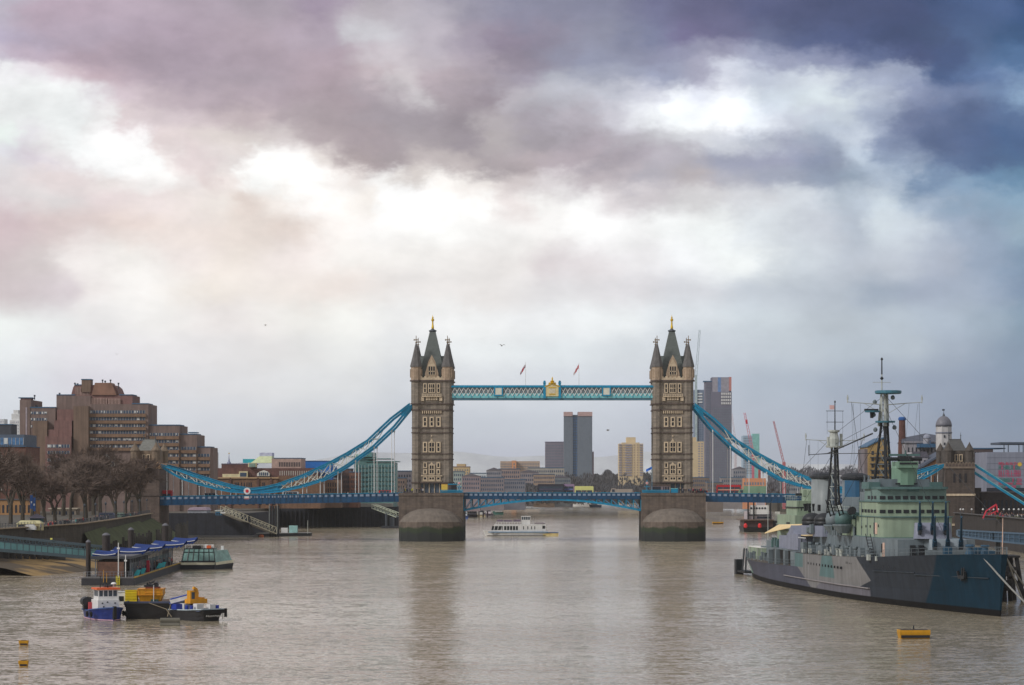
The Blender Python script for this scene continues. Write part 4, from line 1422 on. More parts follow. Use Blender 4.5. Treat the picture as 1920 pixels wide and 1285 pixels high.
def warship():
 t = thing("warship", "camouflaged grey and green museum warship moored with its dark blue bow nearest", "warship", SHIP_O, R(90) + SHIP_A)
 st = [(0.0, 0.12, 0.5, 9.25, -2.2), (3, 0.7, 1.5, 9.15, -1.7), (8, 1.7, 3.1, 9.0, -1.0), (16, 3.3, 5.1, 8.7, -0.5), (26, 5.1, 6.8, 8.3, -0.2), (38, 6.9, 8.2, 7.8, 0), (50, 8.3, 9.1, 7.4, 0), (64, 9.3, 9.55, 7.1, 0),
          (80, 9.65, 9.65, 6.85, 0), (98.9, 9.65, 9.65, 6.75, 0)]
 mb = MB()
 hull_mesh(mb, st)
 st2 = [(98.9, 9.65, 9.63, 4.25, 0), (110, 9.55, 9.55, 4.1, 0), (124, 9.1, 9.3, 3.95, 0), (138, 8.1, 8.7, 3.8, 0), (152, 6.6, 7.5, 3.7, 0), (163, 4.9, 6.0, 3.65, 0.4), (170, 3.4, 4.6, 3.6, 1.0), (174, 2.2, 3.4, 3.6, 1.6), (176, 1.0, 2.0, 3.6, 2.0)]
 hull_mesh(mb, st2)
 hull = mb.build("hull", camo(), t, True, smooth=False)
 def P(nm, m, fn, parent=None, smooth=False, label=None):
  mb = MB()
  fn(mb)
  return mb.build(nm, m, parent or t, True, smooth, label)
 def B(nm, m, *boxes, parent=None, label=None):
  return P(nm, m, lambda mb: [mb.box(*b) for b in boxes], parent, label=label)
 # deck plating a hand above the hull's top edge
 def dk(mb):
  L = [(-1.5, 0.5, 9.24)] + [(x + rk, bd - 0.15, zd) for (x, bw, bd, zd, rk) in st[1:]]
  for a, b in zip(L[:-1], L[1:]):
   mb.poly([(a[0], -a[1], a[2] + 0.02), (b[0], -b[1], b[2] + 0.02), (b[0], b[1], b[2] + 0.02), (a[0], a[1], a[2] + 0.02)])
  L = [(x + rk, bd - 0.15, zd) for (x, bw, bd, zd, rk) in st2]
  for a, b in zip(L[:-1], L[1:]):
   mb.poly([(a[0], -a[1], a[2] + 0.02), (b[0], -b[1], b[2] + 0.02), (b[0], b[1], b[2] + 0.02), (a[0], a[1], a[2] + 0.02)])
 P("deck", m_deckwood, dk)
 # knuckle line and bulge strake
 def knuckle(mb):
  for sg in (-1, 1):
   for a, b in (((2.0, 1.15), (26, 6.05)), ((26, 6.05), (44, 8.25))):
    mb.bar((a[0], sg * (a[1] + 0.05), 5.6), (b[0], sg * (b[1] + 0.1), 5.3), 0.25, 0.12)
 P("knuckle_strake", mat("strake_slate", (40, 48, 56), 0.6), knuckle)
 def strake(mb):
  for sg in (-1, 1):
   for a, b in (((47, 8.35), (64, 9.5)), ((64, 9.5), (84, 9.75)), ((84, 9.75), (108, 9.7))):
    mb.bar((a[0], sg * a[1], 2.3), (b[0], sg * b[1], 2.3), 0.35, 0.14)
 sb = MB()
 strake(sb)
 sb.build_each("bulge_strake", mat("warship_strake", (120, 116, 118), 0.6), t, True)
 # portholes
 def beam_at(s, z):
  for a, b in zip(st[:-1], st[1:]):
   if a[0] <= s <= b[0]:
    f = (s - a[0]) / (b[0] - a[0])
    bw, bd = a[1] + (b[1] - a[1]) * f, a[2] + (b[2] - a[2]) * f
    return bw + (bd - bw) * (0.22 if z < 3.5 else 0.6)
  return 9.65
 for k in range(11):
  s = 34 + k * 2.6 if k < 7 else 56 + (k - 7) * 1.0
  z = 6.2
  y = beam_at(s, z)
  P("porthole", m_wdark, lambda mb: mb.tube((s, y - 0.3, z), (s, y + 0.16, z), 0.22, 0.22, 8))
 for k in range(12):
  s = 62 + k * 2.3
  P("porthole", m_wdark, lambda mb: mb.tube((s, 9.2, 5.2), (s, 9.74, 5.2), 0.22, 0.22, 8))
 # anchor in its hawse recess, near side
 def anchor(mb):
  mb.tube((9.5, 2.3, 6.6), (9.5, 3.05, 6.6), 0.95, 0.8, 10)
  mb.bar((9.5, 3.0, 6.9), (9.4, 3.15, 5.0), 0.4, 0.4)
  mb.bar((8.4, 3.0, 5.5), (10.6, 3.3, 5.5), 0.4, 0.5)
  mb.bar((8.4, 3.0, 5.5), (8.3, 3.1, 6.4), 0.35)
  mb.bar((10.6, 3.3, 5.5), (10.7, 3.45, 6.4), 0.35)
 P("anchor", m_wdark, anchor)
 # forecastle fittings
 def capstans(mb):
  for (s, y) in ((12, 1.2), (12, -1.2), (16, 0)):
   mb.lathe(s, y, [(0.75, 8.9), (0.6, 9.3), (0.45, 9.9), (0.75, 10.1), (0.6, 10.3)], 10)
  mb.box(17.5, 18.6, 2.4, 3.6, 8.75, 9.9)
  mb.box(17.2, 18.2, -2.4, -1.2, 8.75, 9.8)
  mb.box(5.5, 6.4, -0.9, 0.9, 9.1, 9.6)
 cb = MB()
 capstans(cb)
 cb.build_each("capstan", m_navy, t, True)
 def jack(mb):
  mb.tube((-1.0, 0, 9.2), (-1.3, 0, 14.6), 0.09, 0.05, 6)
 P("jackstaff", m_wpink, jack)
 def rails(mb):
  for L in (st, st2):
   Q = [(x + rk, bd - 0.1, zd) for (x, bw, bd, zd, rk) in L]
   for a, b in zip(Q[:-1], Q[1:]):
    n = max(2, int((b[0] - a[0]) / 2.2))
    for sg in (-1, 1):
     for k in range(n):
      f = k / n
      p = (a[0] + (b[0] - a[0]) * f, sg * (a[1] + (b[1] - a[1]) * f), a[2] + (b[2] - a[2]) * f)
      mb.bar(p, (p[0], p[1], p[2] + 1.1), 0.06)
     for hh in (0.55, 1.1):
      mb.bar((a[0], sg * a[1], a[2] + hh), (b[0], sg * b[1], b[2] + hh), 0.05)
 P("guard_rails", mat("rail_grey", (84, 92, 98), 0.6), rails)
 # ---- main gun turrets
 def turret(nm, s, z, m, elev, yaw=R(15), w=3.1, barrels=3):
  cy, sy = math.cos(yaw), math.sin(yaw)
  def rot(a, b):
   return s + a * cy + b * sy, -a * sy + b * cy
  def shape(mb):
   # faceted gunhouse: sloping front, flat sides
   q = [(-3.6, -w * 0.80), (-3.6, w * 0.80), (-2.4, w), (3.6, w * 0.95), (4.4, w * 0.6), (4.4, -w * 0.6), (3.6, -w * 0.95), (-2.4, -w)]
   bot = [(*rot(a, b), z) for a, b in q]
   top = [(*rot(a * 0.94 + (0.7 if a < -3 else 0), b * 0.94), z + 2.5) for a, b in q]
   mb.add(bot + top, [tuple(range(8)), tuple(reversed(range(8, 16)))] + [(k, (k + 1) % 8, 8 + (k + 1) % 8, 8 + k) for k in range(8)])
  o = P(nm, m, shape)
  P("barbette", m_wgrey, lambda mb: mb.lathe(s, 0, [(3.1, z - 2.2), (3.1, z - 0.02)], 20), o)
  for k in range(barrels):
   y = (k - (barrels - 1) / 2) * 2.05
   P("gun_port", m_wdark, lambda mb: mb.bar((*rot(-3.5, y), z + 0.7), (*rot(-3.15, y), z + 2.45), 0.8, 0.5), o)
   d = Vector((-cy * math.cos(elev), sy * math.cos(elev), math.sin(elev)))
   p0 = Vector((*rot(-3.0, y), z + 1.3))
   def br(mb):
    mb.tube(p0, p0 + d * 1.9, 0.42, 0.36, 10)
    mb.tube(p0 + d * 1.9, p0 + d * 7.9, 0.24, 0.13, 10)
    mb.tube(p0 + d * 7.75, p0 + d * 7.95, 0.16, 0.16, 10)
   P("gun_barrel", m_navy, br, o)
  return o
 turret("gun_turret", 28.8, 8.3, mat('turret_pale_grey', (112, 122, 130), 0.55, 0.12, 0.4, streak=0.2), R(38))
 turret("gun_turret", 37.8, 10.75, m_wlilac, R(36))
 turret("gun_turret", 148, 5.9, m_wgrey, R(2))
 # ---- deckhouse under B turret and along the forecastle
 B("deckhouse", m_wgrey, (35.5, 98, -6.4, 6.4, 6.8, 10.6), (98, 118, -6.0, 6.0, 4.2, 9.2))
 B("breakwater", m_wgrey, (22.0, 22.25, -5.4, 5.4, 8.4, 9.3))
 B("deckhouse_door", m_wdark, (45.2, 46.3, 6.35, 6.46, 7.6, 9.7))
 B("deckhouse_door", m_wpink, (44.0, 45.1, 6.4, 6.5, 7.6, 9.9), label="pale pinkish door standing open")
 B("deckhouse_door", m_wdark, (34.9, 35.52, 2.2, 3.0, 7.9, 9.7), (34.9, 35.52, 3.6, 4.4, 7.9, 9.7))
 def vent(mb):
  for s_, y_ in ((50, 6.9), (54, 7.2), (60, 7.4), (66, 7.4), (73, 7.4)):
   mb.box(s_, s_ + 1.6, y_, y_ + 0.9, 7.1, 8.8)
  for s_ in (48, 57, 63, 70, 78, 86, 92):
   mb.lathe(s_, 8.2, [(0.28, 7.0), (0.28, 8.5), (0.5, 8.6), (0.5, 8.95)], 8)
 P("ventilators", m_wgrey, vent)
 P("ladder", m_wdark, lambda mb: [mb.bar((48, 7.0, 7.2), (51.5, 7.0, 11.2), 0.12), mb.bar((48, 7.8, 7.2), (51.5, 7.8, 11.2), 0.12)] + [mb.bar((48 + k * 0.44, 7.0, 7.2 + k * 0.5), (48 + k * 0.44, 7.8, 7.2 + k * 0.5), 0.1) for k in range(8)])
 # ---- bridge superstructure: rounded fronts
 def rounded(mb, s0, s1, w, z0, z1, bulge=0.7):
  pts = [(s1, -w), (s1, w)]
  for k in range(9):
   a = math.pi * k / 8
   pts.append((s0 + bulge - bulge * math.sin(a), w * math.cos(a)))
  mb.slab([(x, y) for x, y in reversed(pts)], z0, z1)
 P("bridge_lower_block", m_wgreen, lambda mb: rounded(mb, 47.5, 65, 6.1, 10.6, 14.1))
 P("bridge_middle_block", m_wgreen, lambda mb: rounded(mb, 49.5, 63, 6.1, 14.1, 16.6))
 P("bridge_upper_block", mat("warship_teal_green", (94, 116, 112), 0.55, 0.12, 0.4, streak=0.2), lambda mb: rounded(mb, 50.2, 60, 5.9, 16.6, 18.7))
 P("bridge_apron", m_wteal, lambda mb: rounded(mb, 49.4, 58, 6.0, 18.7, 19.1))
 B("signal_house", m_wgrey, (60.2, 67, -5.0, 5.0, 16.6, 18.2), (56, 64, -4.4, 4.4, 19.1, 20.4))
 # window rows round the front and near side of the two bridge levels
 def wrow(s0, w, z, hgt, bulge, n_front, side_to):
  for k in range(n_front):
   a0 = math.acos(0.97 - 1.94 * (k + 0.12) / n_front)
   a1 = math.acos(0.97 - 1.94 * (k + 0.82) / n_front)
   p0 = Vector((s0 + bulge - bulge * math.sin(a0), w * math.cos(a0), z))
   p1 = Vector((s0 + bulge - bulge * math.sin(a1), w * math.cos(a1), z))
   P("bridge_window", m_wdark, lambda mb: mb.bar(p0, p1, 0.16, hgt))
  k = 0
  s = s0 + bulge + 0.8
  while s < side_to:
   for sg in (-1, 1):
    P("bridge_window", m_wdark, lambda mb: mb.box(s, s + 1.5, sg * w - 0.06, sg * w + 0.06, z - hgt / 2, z + hgt / 2))
   s += 2.2
 wrow(50.2, 5.9, 17.3, 0.55, 0.7, 9, 58)
 wrow(49.5, 6.1, 15.0, 0.55, 0.7, 9, 61)
 P("bridge_ledge", m_wteal, lambda mb: [rounded(mb, 49.2, 63.2, 6.3, 16.55, 16.72), rounded(mb, 47.2, 65.2, 6.3, 14.02, 14.16), rounded(mb, 47.1, 65.3, 6.3, 10.55, 10.7)])
 B("block_door", m_wdark, (51.5, 52.6, 6.05, 6.18, 11.2, 13.1))
 B("block_door", m_wpink, (50.2, 51.4, 6.1, 6.22, 11.2, 13.1), label="pale open door leaf")
 for s_, z_ in ((55, 12.4), (58, 12.4), (61, 12.2), (49.3, 12.6)):
  P("porthole", m_wdark, lambda mb: mb.tube((s_, 5.9, z_), (s_, 6.2, z_), 0.24, 0.24, 8))
 P("searchlight", m_wdark, lambda mb: mb.tube((64.5, 7.2, 14.9), (62.6, 7.4, 15.0), 0.7, 0.7, 12))
 B("crest_board", m_wteal, (50.15, 50.3, -1.0, 1.0, 18.3, 19.0))
 # lookout platforms with railings above the bridge
 B("lookout_platform", m_wteal, (55.0, 60.0, 4.4, 6.4, 18.75, 19.9), (55.0, 60.0, -6.4, -4.4, 18.75, 19.9))
 # director tower
 P("director_tower", mat("warship_leaf_green", (96, 122, 106), 0.55, 0.12, 0.5, streak=0.15), lambda mb: [mb.lathe(57.5, -0.4, [(2.25, 19.4), (2.25, 22.3), (2.1, 22.6)], 12), mb.box(54.8, 59.6, -2.1, 1.3, 22.3, 23.4)])
 B("director_visor", m_wdark, (54.7, 54.82, -1.9, 1.1, 22.9, 23.2), (55.6, 55.7, -2.2, 1.6, 19.45, 19.75))
 P("rangefinder", m_wdark, lambda mb: [mb.tube((57.3, -3.4, 23.8), (57.3, 2.8, 23.8), 0.32, 0.35, 10), mb.box(56.4, 58.2, -1.4, 0.6, 23.4, 24.3)])
 P("rangefinder_frame", m_wteal, lambda mb: [mb.bar((57.0, -3.0, 24.5), (57.0, 2.4, 24.5), 0.1, 0.35), mb.bar((56.8, -0.4, 23.4), (56.8, -0.4, 25.3), 0.22)])
 # ---- foremast: dark tripod, pale topmast, yards
 def tripod(mb, s, y, z0, z1, spread, rad):
  mb.tube((s - spread * 0.6, y, z0), (s, y, z1), rad * 1.15, rad, 8)
  mb.tube((s + spread, y + spread * 0.9, z0), (s + 0.25, y + 0.5, z1), rad, rad * 0.8, 8)
  mb.tube((s + spread, y - spread * 0.9, z0), (s + 0.25, y - 0.5, z1), rad, rad * 0.8, 8)
 def bracing(mb, s, y, z0, z1, spread, n):
  def at(leg, f):
   base = ((s - spread * 0.6, y), (s + spread, y + spread * 0.9), (s + spread, y - spread * 0.9))[leg]
   top = ((s, y), (s + 0.25, y + 0.5), (s + 0.25, y - 0.5))[leg]
   return Vector((base[0] + (top[0] - base[0]) * f, base[1] + (top[1] - base[1]) * f, z0 + (z1 - z0) * f))
  for k in range(n):
   f0, f1 = k / n, (k + 1) / n
   for a, b in ((0, 1), (1, 2), (2, 0)):
    mb.bar(at(a, f0), at(b, f1), 0.1)
    mb.bar(at(a, f1), at(b, f1), 0.1)
 FM, fy = 67.0, 0.6
 fm = P("foremast", m_wdark, lambda mb: tripod(mb, FM, fy, 18.0, 30.4, 1.8, 0.27))
 P("mast_bracing", m_wgrey, lambda mb: bracing(mb, FM, fy, 18.0, 30.4, 1.8, 5), fm)
 P("mast_upper", m_wpale, lambda mb: (tripod(mb, FM + 0.1, fy, 29.6, 35.2, 0.9, 0.26), bracing(mb, FM + 0.1, fy, 29.6, 35.2, 0.9, 3)), fm)
 P("mast_platform", mat("platform_teal", (52, 96, 112), 0.5), lambda mb: [mb.lathe(FM, fy - 0.6, [(2.1, 35.2), (2.3, 35.35), (2.3, 35.75), (2.1, 35.8)], 14), mb.lathe(FM - 0.3, fy, [(1.7, 30.2), (1.8, 30.5)], 12), mb.lathe(FM, fy + 2.2, [(1.3, 32.0), (1.4, 32.3)], 12)], fm)
 P("radar_horn", m_wdark, lambda mb: [mb.lathe(FM, fy + 2.3, [(0.3, 31.0), (0.35, 32.0)], 8), mb.box(FM - 0.3, FM + 0.3, fy + 1.2, fy + 3.6, 32.3, 32.6)], fm)
 P("topmast", m_wpale, lambda mb: [mb.tube((FM - 0.3, fy + 0.6, 30.4), (FM - 0.3, fy + 0.6, 38.6), 0.16, 0.1, 8), mb.bar((FM - 0.3, fy - 1.0, 37.2), (FM - 0.3, fy + 2.2, 37.2), 0.08)], fm)
 P("pole_head", m_wdark, lambda mb: [mb.tube((FM - 0.3, fy + 0.6, 38.6), (FM - 0.3, fy + 0.6, 41.4), 0.13, 0.1, 8), mb.lathe(FM - 0.3, fy + 0.6, [(0.1, 37.6), (0.35, 37.9), (0.1, 38.2)], 8), mb.lathe(FM - 0.3, fy + 0.6, [(0.1, 41.0), (0.25, 41.2), (0.1, 41.5)], 8)], fm)
 # yards slope up to their tips; aerial wires hang from them
 def yard(mb, s, y, z, half, rise, r=0.1):
  for sg in (-1, 1):
   mb.tube((s, y, z), (s, y + sg * half, z + rise), r, r * 0.7, 6)
   mb.tube((s, y + sg * half, z + rise - 0.2), (s, y + sg * half, z + rise + 1.2), 0.09, 0.09, 6)
   mb.lathe(s, y + sg * half, [(0.16, z + rise + 0.4), (0.16, z + rise + 0.9)], 6)
   mb.bar((s, y + sg * 0.4, z - 1.6), (s, y + sg * half * 0.55, z + rise * 0.5), 0.09)
 P("yardarm", m_wpale, lambda mb: yard(mb, FM, fy, 33.3, 6.6, 0.5), fm)
 def wires(mb, s, y, half, ztop, zbot, cols):
  for f in cols:
   mb.bar((s, y + f * half, ztop), (s + 2.0, y + f * half * 0.86, zbot), 0.035)
 P("aerial_wires", m_wgrey, lambda mb: wires(mb, FM, fy, 6.2, 33.5, 21.5, (-0.95, -0.7, 0.7, 0.9, 0.95)), fm)
 def domes(mb):
  for (y_, z_) in ((1.7, 33.4), (-1.5, 34.2), (1.9, 31.2), (-1.8, 29.0), (1.6, 28.6)):
   mb.lathe(FM + 0.3, fy + y_, [(0.1, z_), (0.35, z_ + 0.15), (0.4, z_ + 0.5), (0.15, z_ + 0.8)], 8)
 P("lamp_cluster", m_wgrey, domes, fm)
 # long boat derrick spar slanting out to the near side
 P("signal_spar", m_wdark, lambda mb: [mb.tube((70, 2.0, 28.4), (74, 9.2, 24.9), 0.16, 0.1, 6), mb.tube((74, 9.2, 24.9), (74.4, 12.4, 24.7), 0.1, 0.06, 6), mb.tube((74.4, 12.4, 24.5), (74.4, 12.4, 26.4), 0.07, 0.07, 6), mb.tube((68, 1.0, 24.9), (74, 9.2, 24.9), 0.07, 0.07, 6)])
 # ---- funnels
 def funnel(s, z0, z1, m_side, m_front, lab):
  def body(mb):
   mb.lathe(s, 0, [(2.35, z0), (2.25, z1)], 20, 0, 1.45, 1.0)
  o = P("funnel", m_front, body, None, True, lab)
  # camouflage panel wrapped on its near side, 4 cm proud
  def panel(mb):
   n = 20
   for k in range(n):
    a0, a1 = 2 * math.pi * k / n, 2 * math.pi * (k + 1) / n
    am = math.degrees((a0 + a1) / 2)
    if not (205 < am < 300 if m_side == 'far' else 100 < am < 180):
     continue
    q = []
    for a, z in ((a0, z0 + 0.4), (a1, z0 + 0.4), (a1, z1 - 0.3), (a0, z1 - 0.3)):
     f = (z - z0) / (z1 - z0)
     r = 2.35 + (2.25 - 2.35) * f + 0.04
     q.append((s + math.cos(a) * r * 1.45, math.sin(a) * r, z))
    mb.poly(q)
  P("funnel_panel", mat("warship_panel_blue", (32, 74, 104), 0.5, 0.15, 0.5), panel, o)
  P("funnel_cap", m_wdark, lambda mb: mb.lathe(s, 0, [(2.3, z1 - 0.15), (2.62, z1), (2.62, z1 + 0.3), (2.2, z1 + 0.75), (1.2, z1 + 1.05)], 20, 0, 1.45, 1.0), o)
  P("steam_pipe", m_wgrey, lambda mb: [mb.tube((s - 3.7, -0.9 - k * 0.8, z0), (s - 3.5, -0.9 - k * 0.8, z1 + 0.6), 0.24, 0.2, 8) for k in range(2)], o)
  return o
 funnel(91.5, 10.4, 20.5, 'near', m_wgrey, "dark blue panelled funnel")
 funnel(117.5, 9.0, 20.7, 'far', mat("warship_funnel_grey", (118, 124, 126), 0.5, 0.12, 0.5, streak=0.2), "pale grey funnel with dark blue edge")
 # ---- mainmast
 MM, my = 106.0, 0.4
 mm = P("mainmast", m_wdark, lambda mb: tripod(mb, MM, my, 14.0, 26.6, 1.3, 0.25))
 P("mast_bracing", m_wpale, lambda mb: bracing(mb, MM, my, 14.0, 26.6, 1.3, 5), mm)
 P("mast_head", m_wpale, lambda mb: [mb.lathe(MM, my, [(1.7, 26.4), (1.8, 26.7)], 12), mb.lathe(MM, my + 0.2, [(0.9, 26.7), (1.0, 28.0), (0.7, 29.2), (1.1, 29.4), (1.1, 29.7)], 10), mb.lathe(MM, my - 1.2, [(0.3, 26.7), (0.3, 29.0)], 6), mb.lathe(MM, my + 1.3, [(0.25, 26.7), (0.25, 28.4)], 6)], mm)
 P("topmast", m_wdark, lambda mb: [mb.tube((MM, my, 29.5), (MM, my, 35.0), 0.13, 0.08, 8), mb.bar((MM, my - 1.7, 31.2), (MM, my + 1.7, 31.2), 0.1), mb.bar((MM, my - 1.7, 33.3), (MM, my + 1.7, 33.3), 0.1), mb.bar((MM, my - 1.5, 29.0), (MM, my - 1.5, 33.3), 0.04), mb.bar((MM, my + 1.5, 29.0), (MM, my + 1.5, 33.3), 0.04), mb.lathe(MM, my, [(0.05, 34.8), (0.2, 35), (0.05, 35.3)], 6)], mm)
 P("yardarm", m_wpale, lambda mb: yard(mb, MM, my, 27.6, 5.6, 0.3, 0.09), mm)
 P("aerial_wires", m_wgrey, lambda mb: wires(mb, MM, my, 5.4, 27.8, 19.0, (-0.95, -0.65, 0.6, 0.9)), mm)
 B("ensign", mat("ensign_pink", (190, 150, 150), 0.8), (MM + 0.1, MM + 0.16, my + 0.1, my + 1.0, 33.6, 34.4), parent=mm)
 # ---- boat deck and hangar between the funnels
 B("hangar", m_wteal, (68, 86, -6.0, 6.0, 10.6, 14.6))
 B("hangar_side", m_wgreen, (66.2, 84, 6.01, 6.6, 10.6, 13.4))
 B("hangar_roof_house", m_wgrey, (72, 84, -4.5, 4.0, 14.6, 17.2))
 B("funnel_gap_house", m_wgrey, (97, 101, -3.0, 2.4, 9.2, 14.6))
 P("cutter", m_wpale, lambda mb: hull_mesh(mb, [(99.0, 0.1, 0.4, 15.7, 0), (101, 0.9, 1.3, 15.5, 0), (104, 1.0, 1.5, 15.4, 0), (106, 0.4, 0.8, 15.5, 0)], 14.0))
 B("boat_crutch", m_wgrey, (100, 104, 1.0, 1.4, 10.2, 14.1), (100, 104, -1.4, -1.0, 10.2, 14.1))
 # ---- secondary twin mounts on sponsons, near side
 def mount(s, y, z, m):
  def gun(mb):
   mb.lathe(s, y, [(1.5, z), (1.6, z + 1.0), (1.35, z + 1.9), (0.6, z + 2.25)], 12)
  o = P("gun_mount", m, gun, None, True)
  def br(mb):
   for k in (-0.35, 0.35):
    d = Vector((-0.55, 0.35, 0.75)).normalized()
    p = Vector((s - 0.8, y + k + 0.4, z + 1.2))
    mb.tube(p, p + d * 4.2, 0.15, 0.09, 8)
  P("twin_barrels", m_wdark, br, o)
  P("sponson", m_wgrey, lambda mb: mb.lathe(s, y, [(0.9, z - 1.6), (1.9, z - 0.25), (1.9, z - 0.02)], 14), o)
  return o
 mount(67.5, 7.8, 12.6, m_wteal)
 mount(75.5, 7.6, 12.4, m_wgrey)
 def bigmount(s, y, z):
  o = P("canvas_gun_cover", m_wdark, lambda mb: (mb.lathe(s, y, [(1.9, z), (1.95, z + 0.8)], 14), mb.dome(s, y, z + 0.8, 1.95, 1.5, 14, 5)), None, True)
  P("gun_platform", m_wlilac, lambda mb: mb.lathe(s, y, [(2.15, z - 2.0), (2.15, z - 0.02)], 16), o)
 bigmount(88.5, 6.4, 12.0)
 bigmount(99.5, 6.2, 11.9)
 # crane posts and clutter amidships
 P("boat_crane", m_wdark, lambda mb: [mb.tube((84, 5.4, 10.6), (84, 5.4, 17.0), 0.3, 0.22, 8), mb.tube((84, 5.4, 16.4), (78, 7.4, 14.8), 0.14, 0.1, 6), mb.tube((84, 5.4, 13.2), (79, 7.2, 14.6), 0.1, 0.08, 6)])
 for bx_ in ((90, 93, 6.4, 8.6, 6.8, 8.4), (95, 97.5, 6.4, 8.9, 6.8, 8.8), (82, 85, 6.6, 8.4, 6.9, 8.5)):
  B("deck_locker", m_wgrey, bx_)
 B("canopy_table", m_canvas, (92, 97, 6.3, 8.9, 10.0, 10.15))
 P("string_lights", mat("string_light", (235, 235, 235), 0.4), lambda mb: [mb.lathe(91.5 + k * 1.1, 9.3, [(0.05, 9.5), (0.16, 9.62), (0.05, 9.75)], 6) for k in range(6)])
 B("canopy_posts", m_wdark, (92, 92.15, 8.7, 8.85, 6.8, 10), (96.8, 96.95, 8.7, 8.85, 6.8, 10))
 # ---- after superstructure
 B("after_house", m_wgreen, (121, 138, -4.8, 4.8, 4.0, 13.4), (124, 134, -3.8, 3.8, 13.4, 16.2))
 B("after_house_shelf", m_wdark, (123.9, 134.2, -4.1, 4.1, 14.8, 15.0), (120.6, 138.4, -5.2, 5.2, 10.4, 10.62))
 P("after_director", m_wgreen, lambda mb: [mb.lathe(128, 0.2, [(1.8, 16.2), (1.8, 18.2), (1.6, 18.5)], 12), mb.box(126.6, 129.4, -1.6, 2.0, 17.2, 18.4)])
 P("after_rangefinder", m_wdark, lambda mb: mb.tube((128, -3.2, 17.4), (128, 3.2, 17.4), 0.3, 0.3, 8))
 B("after_windows", m_wdark, (123.6, 124.02, 0.5, 1.6, 14.0, 14.6), (138.0, 138.1, -3, 3, 11.2, 11.9), (126, 129, 4.78, 4.88, 11.0, 12.0), (131, 134, 4.78, 4.88, 7.0, 9.0))
 # quarterdeck: screens, stanchions and open side with a warm interior
 B("quarterdeck_house", m_wgrey, (99.2, 104, 6.2, 9.4, 4.2, 6.9), (109.5, 111, 8.6, 9.3, 4.1, 6.9), (118.5, 120, 8.3, 9.1, 4.0, 6.9), (127, 128, 7.9, 8.8, 3.9, 6.6), (99.2, 136, 3.0, 8.6, 6.9, 7.15))
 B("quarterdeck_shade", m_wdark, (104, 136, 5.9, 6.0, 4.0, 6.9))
 B("quarterdeck_stores", mat("rust_stores", (112, 60, 44), 0.7, 0.4, 1.5), (105.5, 108.5, 6.3, 7.6, 4.2, 5.6))
 P("gun_house_side", m_wlilac, lambda mb: [mb.box(100, 110, 5.4, 8.8, 7.16, 10.2), mb.box(112, 120, 5.0, 8.2, 7.16, 9.6)])
 P("shade_sail", m_canvas, lambda mb: mb.add([(124, 7.4, 11.6), (106.0, 6.4, 12.0), (128, 9.4, 9.9), (136, 4.5, 10.4), (124, 7.4, 11.45), (106.0, 6.4, 11.85), (128, 9.4, 9.75), (136, 4.5, 10.25)],
           [(0, 1, 2), (0, 2, 3), (6, 5, 4), (7, 6, 4), (0, 4, 5, 1), (1, 5, 6, 2), (2, 6, 7, 3), (3, 7, 4, 0)]))
 P("tent_roof", m_wlilac, lambda mb: mb.prism([(104.5, 10.2), (110, 10.2), (107.2, 11.7)], 6.6, 8.6))
 B("stern_canopy", mat("white_canopy", (196, 190, 184), 0.6), (146, 158, 1.5, 6.6, 6.4, 6.6))
 P("stern_posts", m_wpale, lambda mb: [mb.bar((s_, y_, 3.7), (s_, y_, 6.4), 0.14) for s_ in (146.3, 150, 154, 157.7) for y_ in (1.7, 6.4)])
 B("stern_cabin", m_wgrey, (138, 146, -3, 5.4, 3.8, 8.0))
 # stern gallery of the access tower alongside
 P("ensign_staff", m_wpale, lambda mb: mb.tube((160, 2.2, 3.6), (160, 2.2, 15.2), 0.09, 0.06, 6))
 B("stern_house", m_wgreen, (165.5, 175, -2.4, 3.4, 3.6, 6.0))
 P("stern_walkway", m_wdark, lambda mb: [mb.box(168, 178, 3.2, 5.6, 0.5, 0.9), mb.box(176.4, 178.6, 4.2, 5.8, -0.6, 3.2), mb.bar((169, 5.2, 0.7), (172, 4.4, 5.6), 0.35, 0.3), mb.bar((171, 5.5, 0.7), (174, 4.5, 5.6), 0.35, 0.3)])
 # rigging, small deck fittings, rails of the upper works
 P("rigging", m_wdark, lambda mb: [mb.bar(a, b, 0.05) for a, b in (((FM, fy, 35), (-0.8, 0, 13.5)), ((FM, fy, 33), (30, 0, 11)), ((FM, fy, 35), (MM, my, 29)), ((FM, fy, 31), (MM, my, 27)), ((MM, my, 29), (160, 2.2, 15)), ((MM, my, 26), (140, 3, 9)),
  ((FM, 6.5, 33.8), (62, 5.5, 19)), ((FM, -5.5, 33.8), (62, -4.5, 19)), ((MM, 5.8, 28), (122, 4, 14)), ((MM, -5, 28), (122, -4, 14)), ((FM, fy, 30), (80, 6, 14.6)), ((FM, fy, 30), (80, -6, 14.6)))])
 rg = random.Random(21)
 for nm, m, zone, n in (("deck_fittings", m_wgrey, (66, 98, 4.6, 9.0, 10.6, 1.6), 22), ("deck_fittings", m_wpale, (40, 98, 6.5, 9.2, 7.0, 1.3), 26), ("deck_fittings", m_wdark, (60, 118, -2, 6, 14.4, 1.4), 18), ("deck_fittings", m_wteal, (120, 140, 2, 8.4, 7.2, 1.7), 14), ("deck_fittings", m_wgrey, (108, 160, 6.0, 8.2, 4.2, 1.5), 18)):
  def fit(mb):
   for k in range(n):
    a, b, c = rg.uniform(zone[0], zone[1]), rg.uniform(zone[2], zone[3]), rg.uniform(0.15, 0.6)
    if rg.random() < 0.4:
     mb.lathe(a, b, [(c * 0.5, zone[4]), (c * 0.5, zone[4] + zone[5] * rg.uniform(0.4, 1)), (c * 0.8, zone[4] + zone[5])], 7)
    else:
     mb.box(a, a + c * 2, b, b + c, zone[4], zone[4] + zone[5] * rg.uniform(0.3, 1))
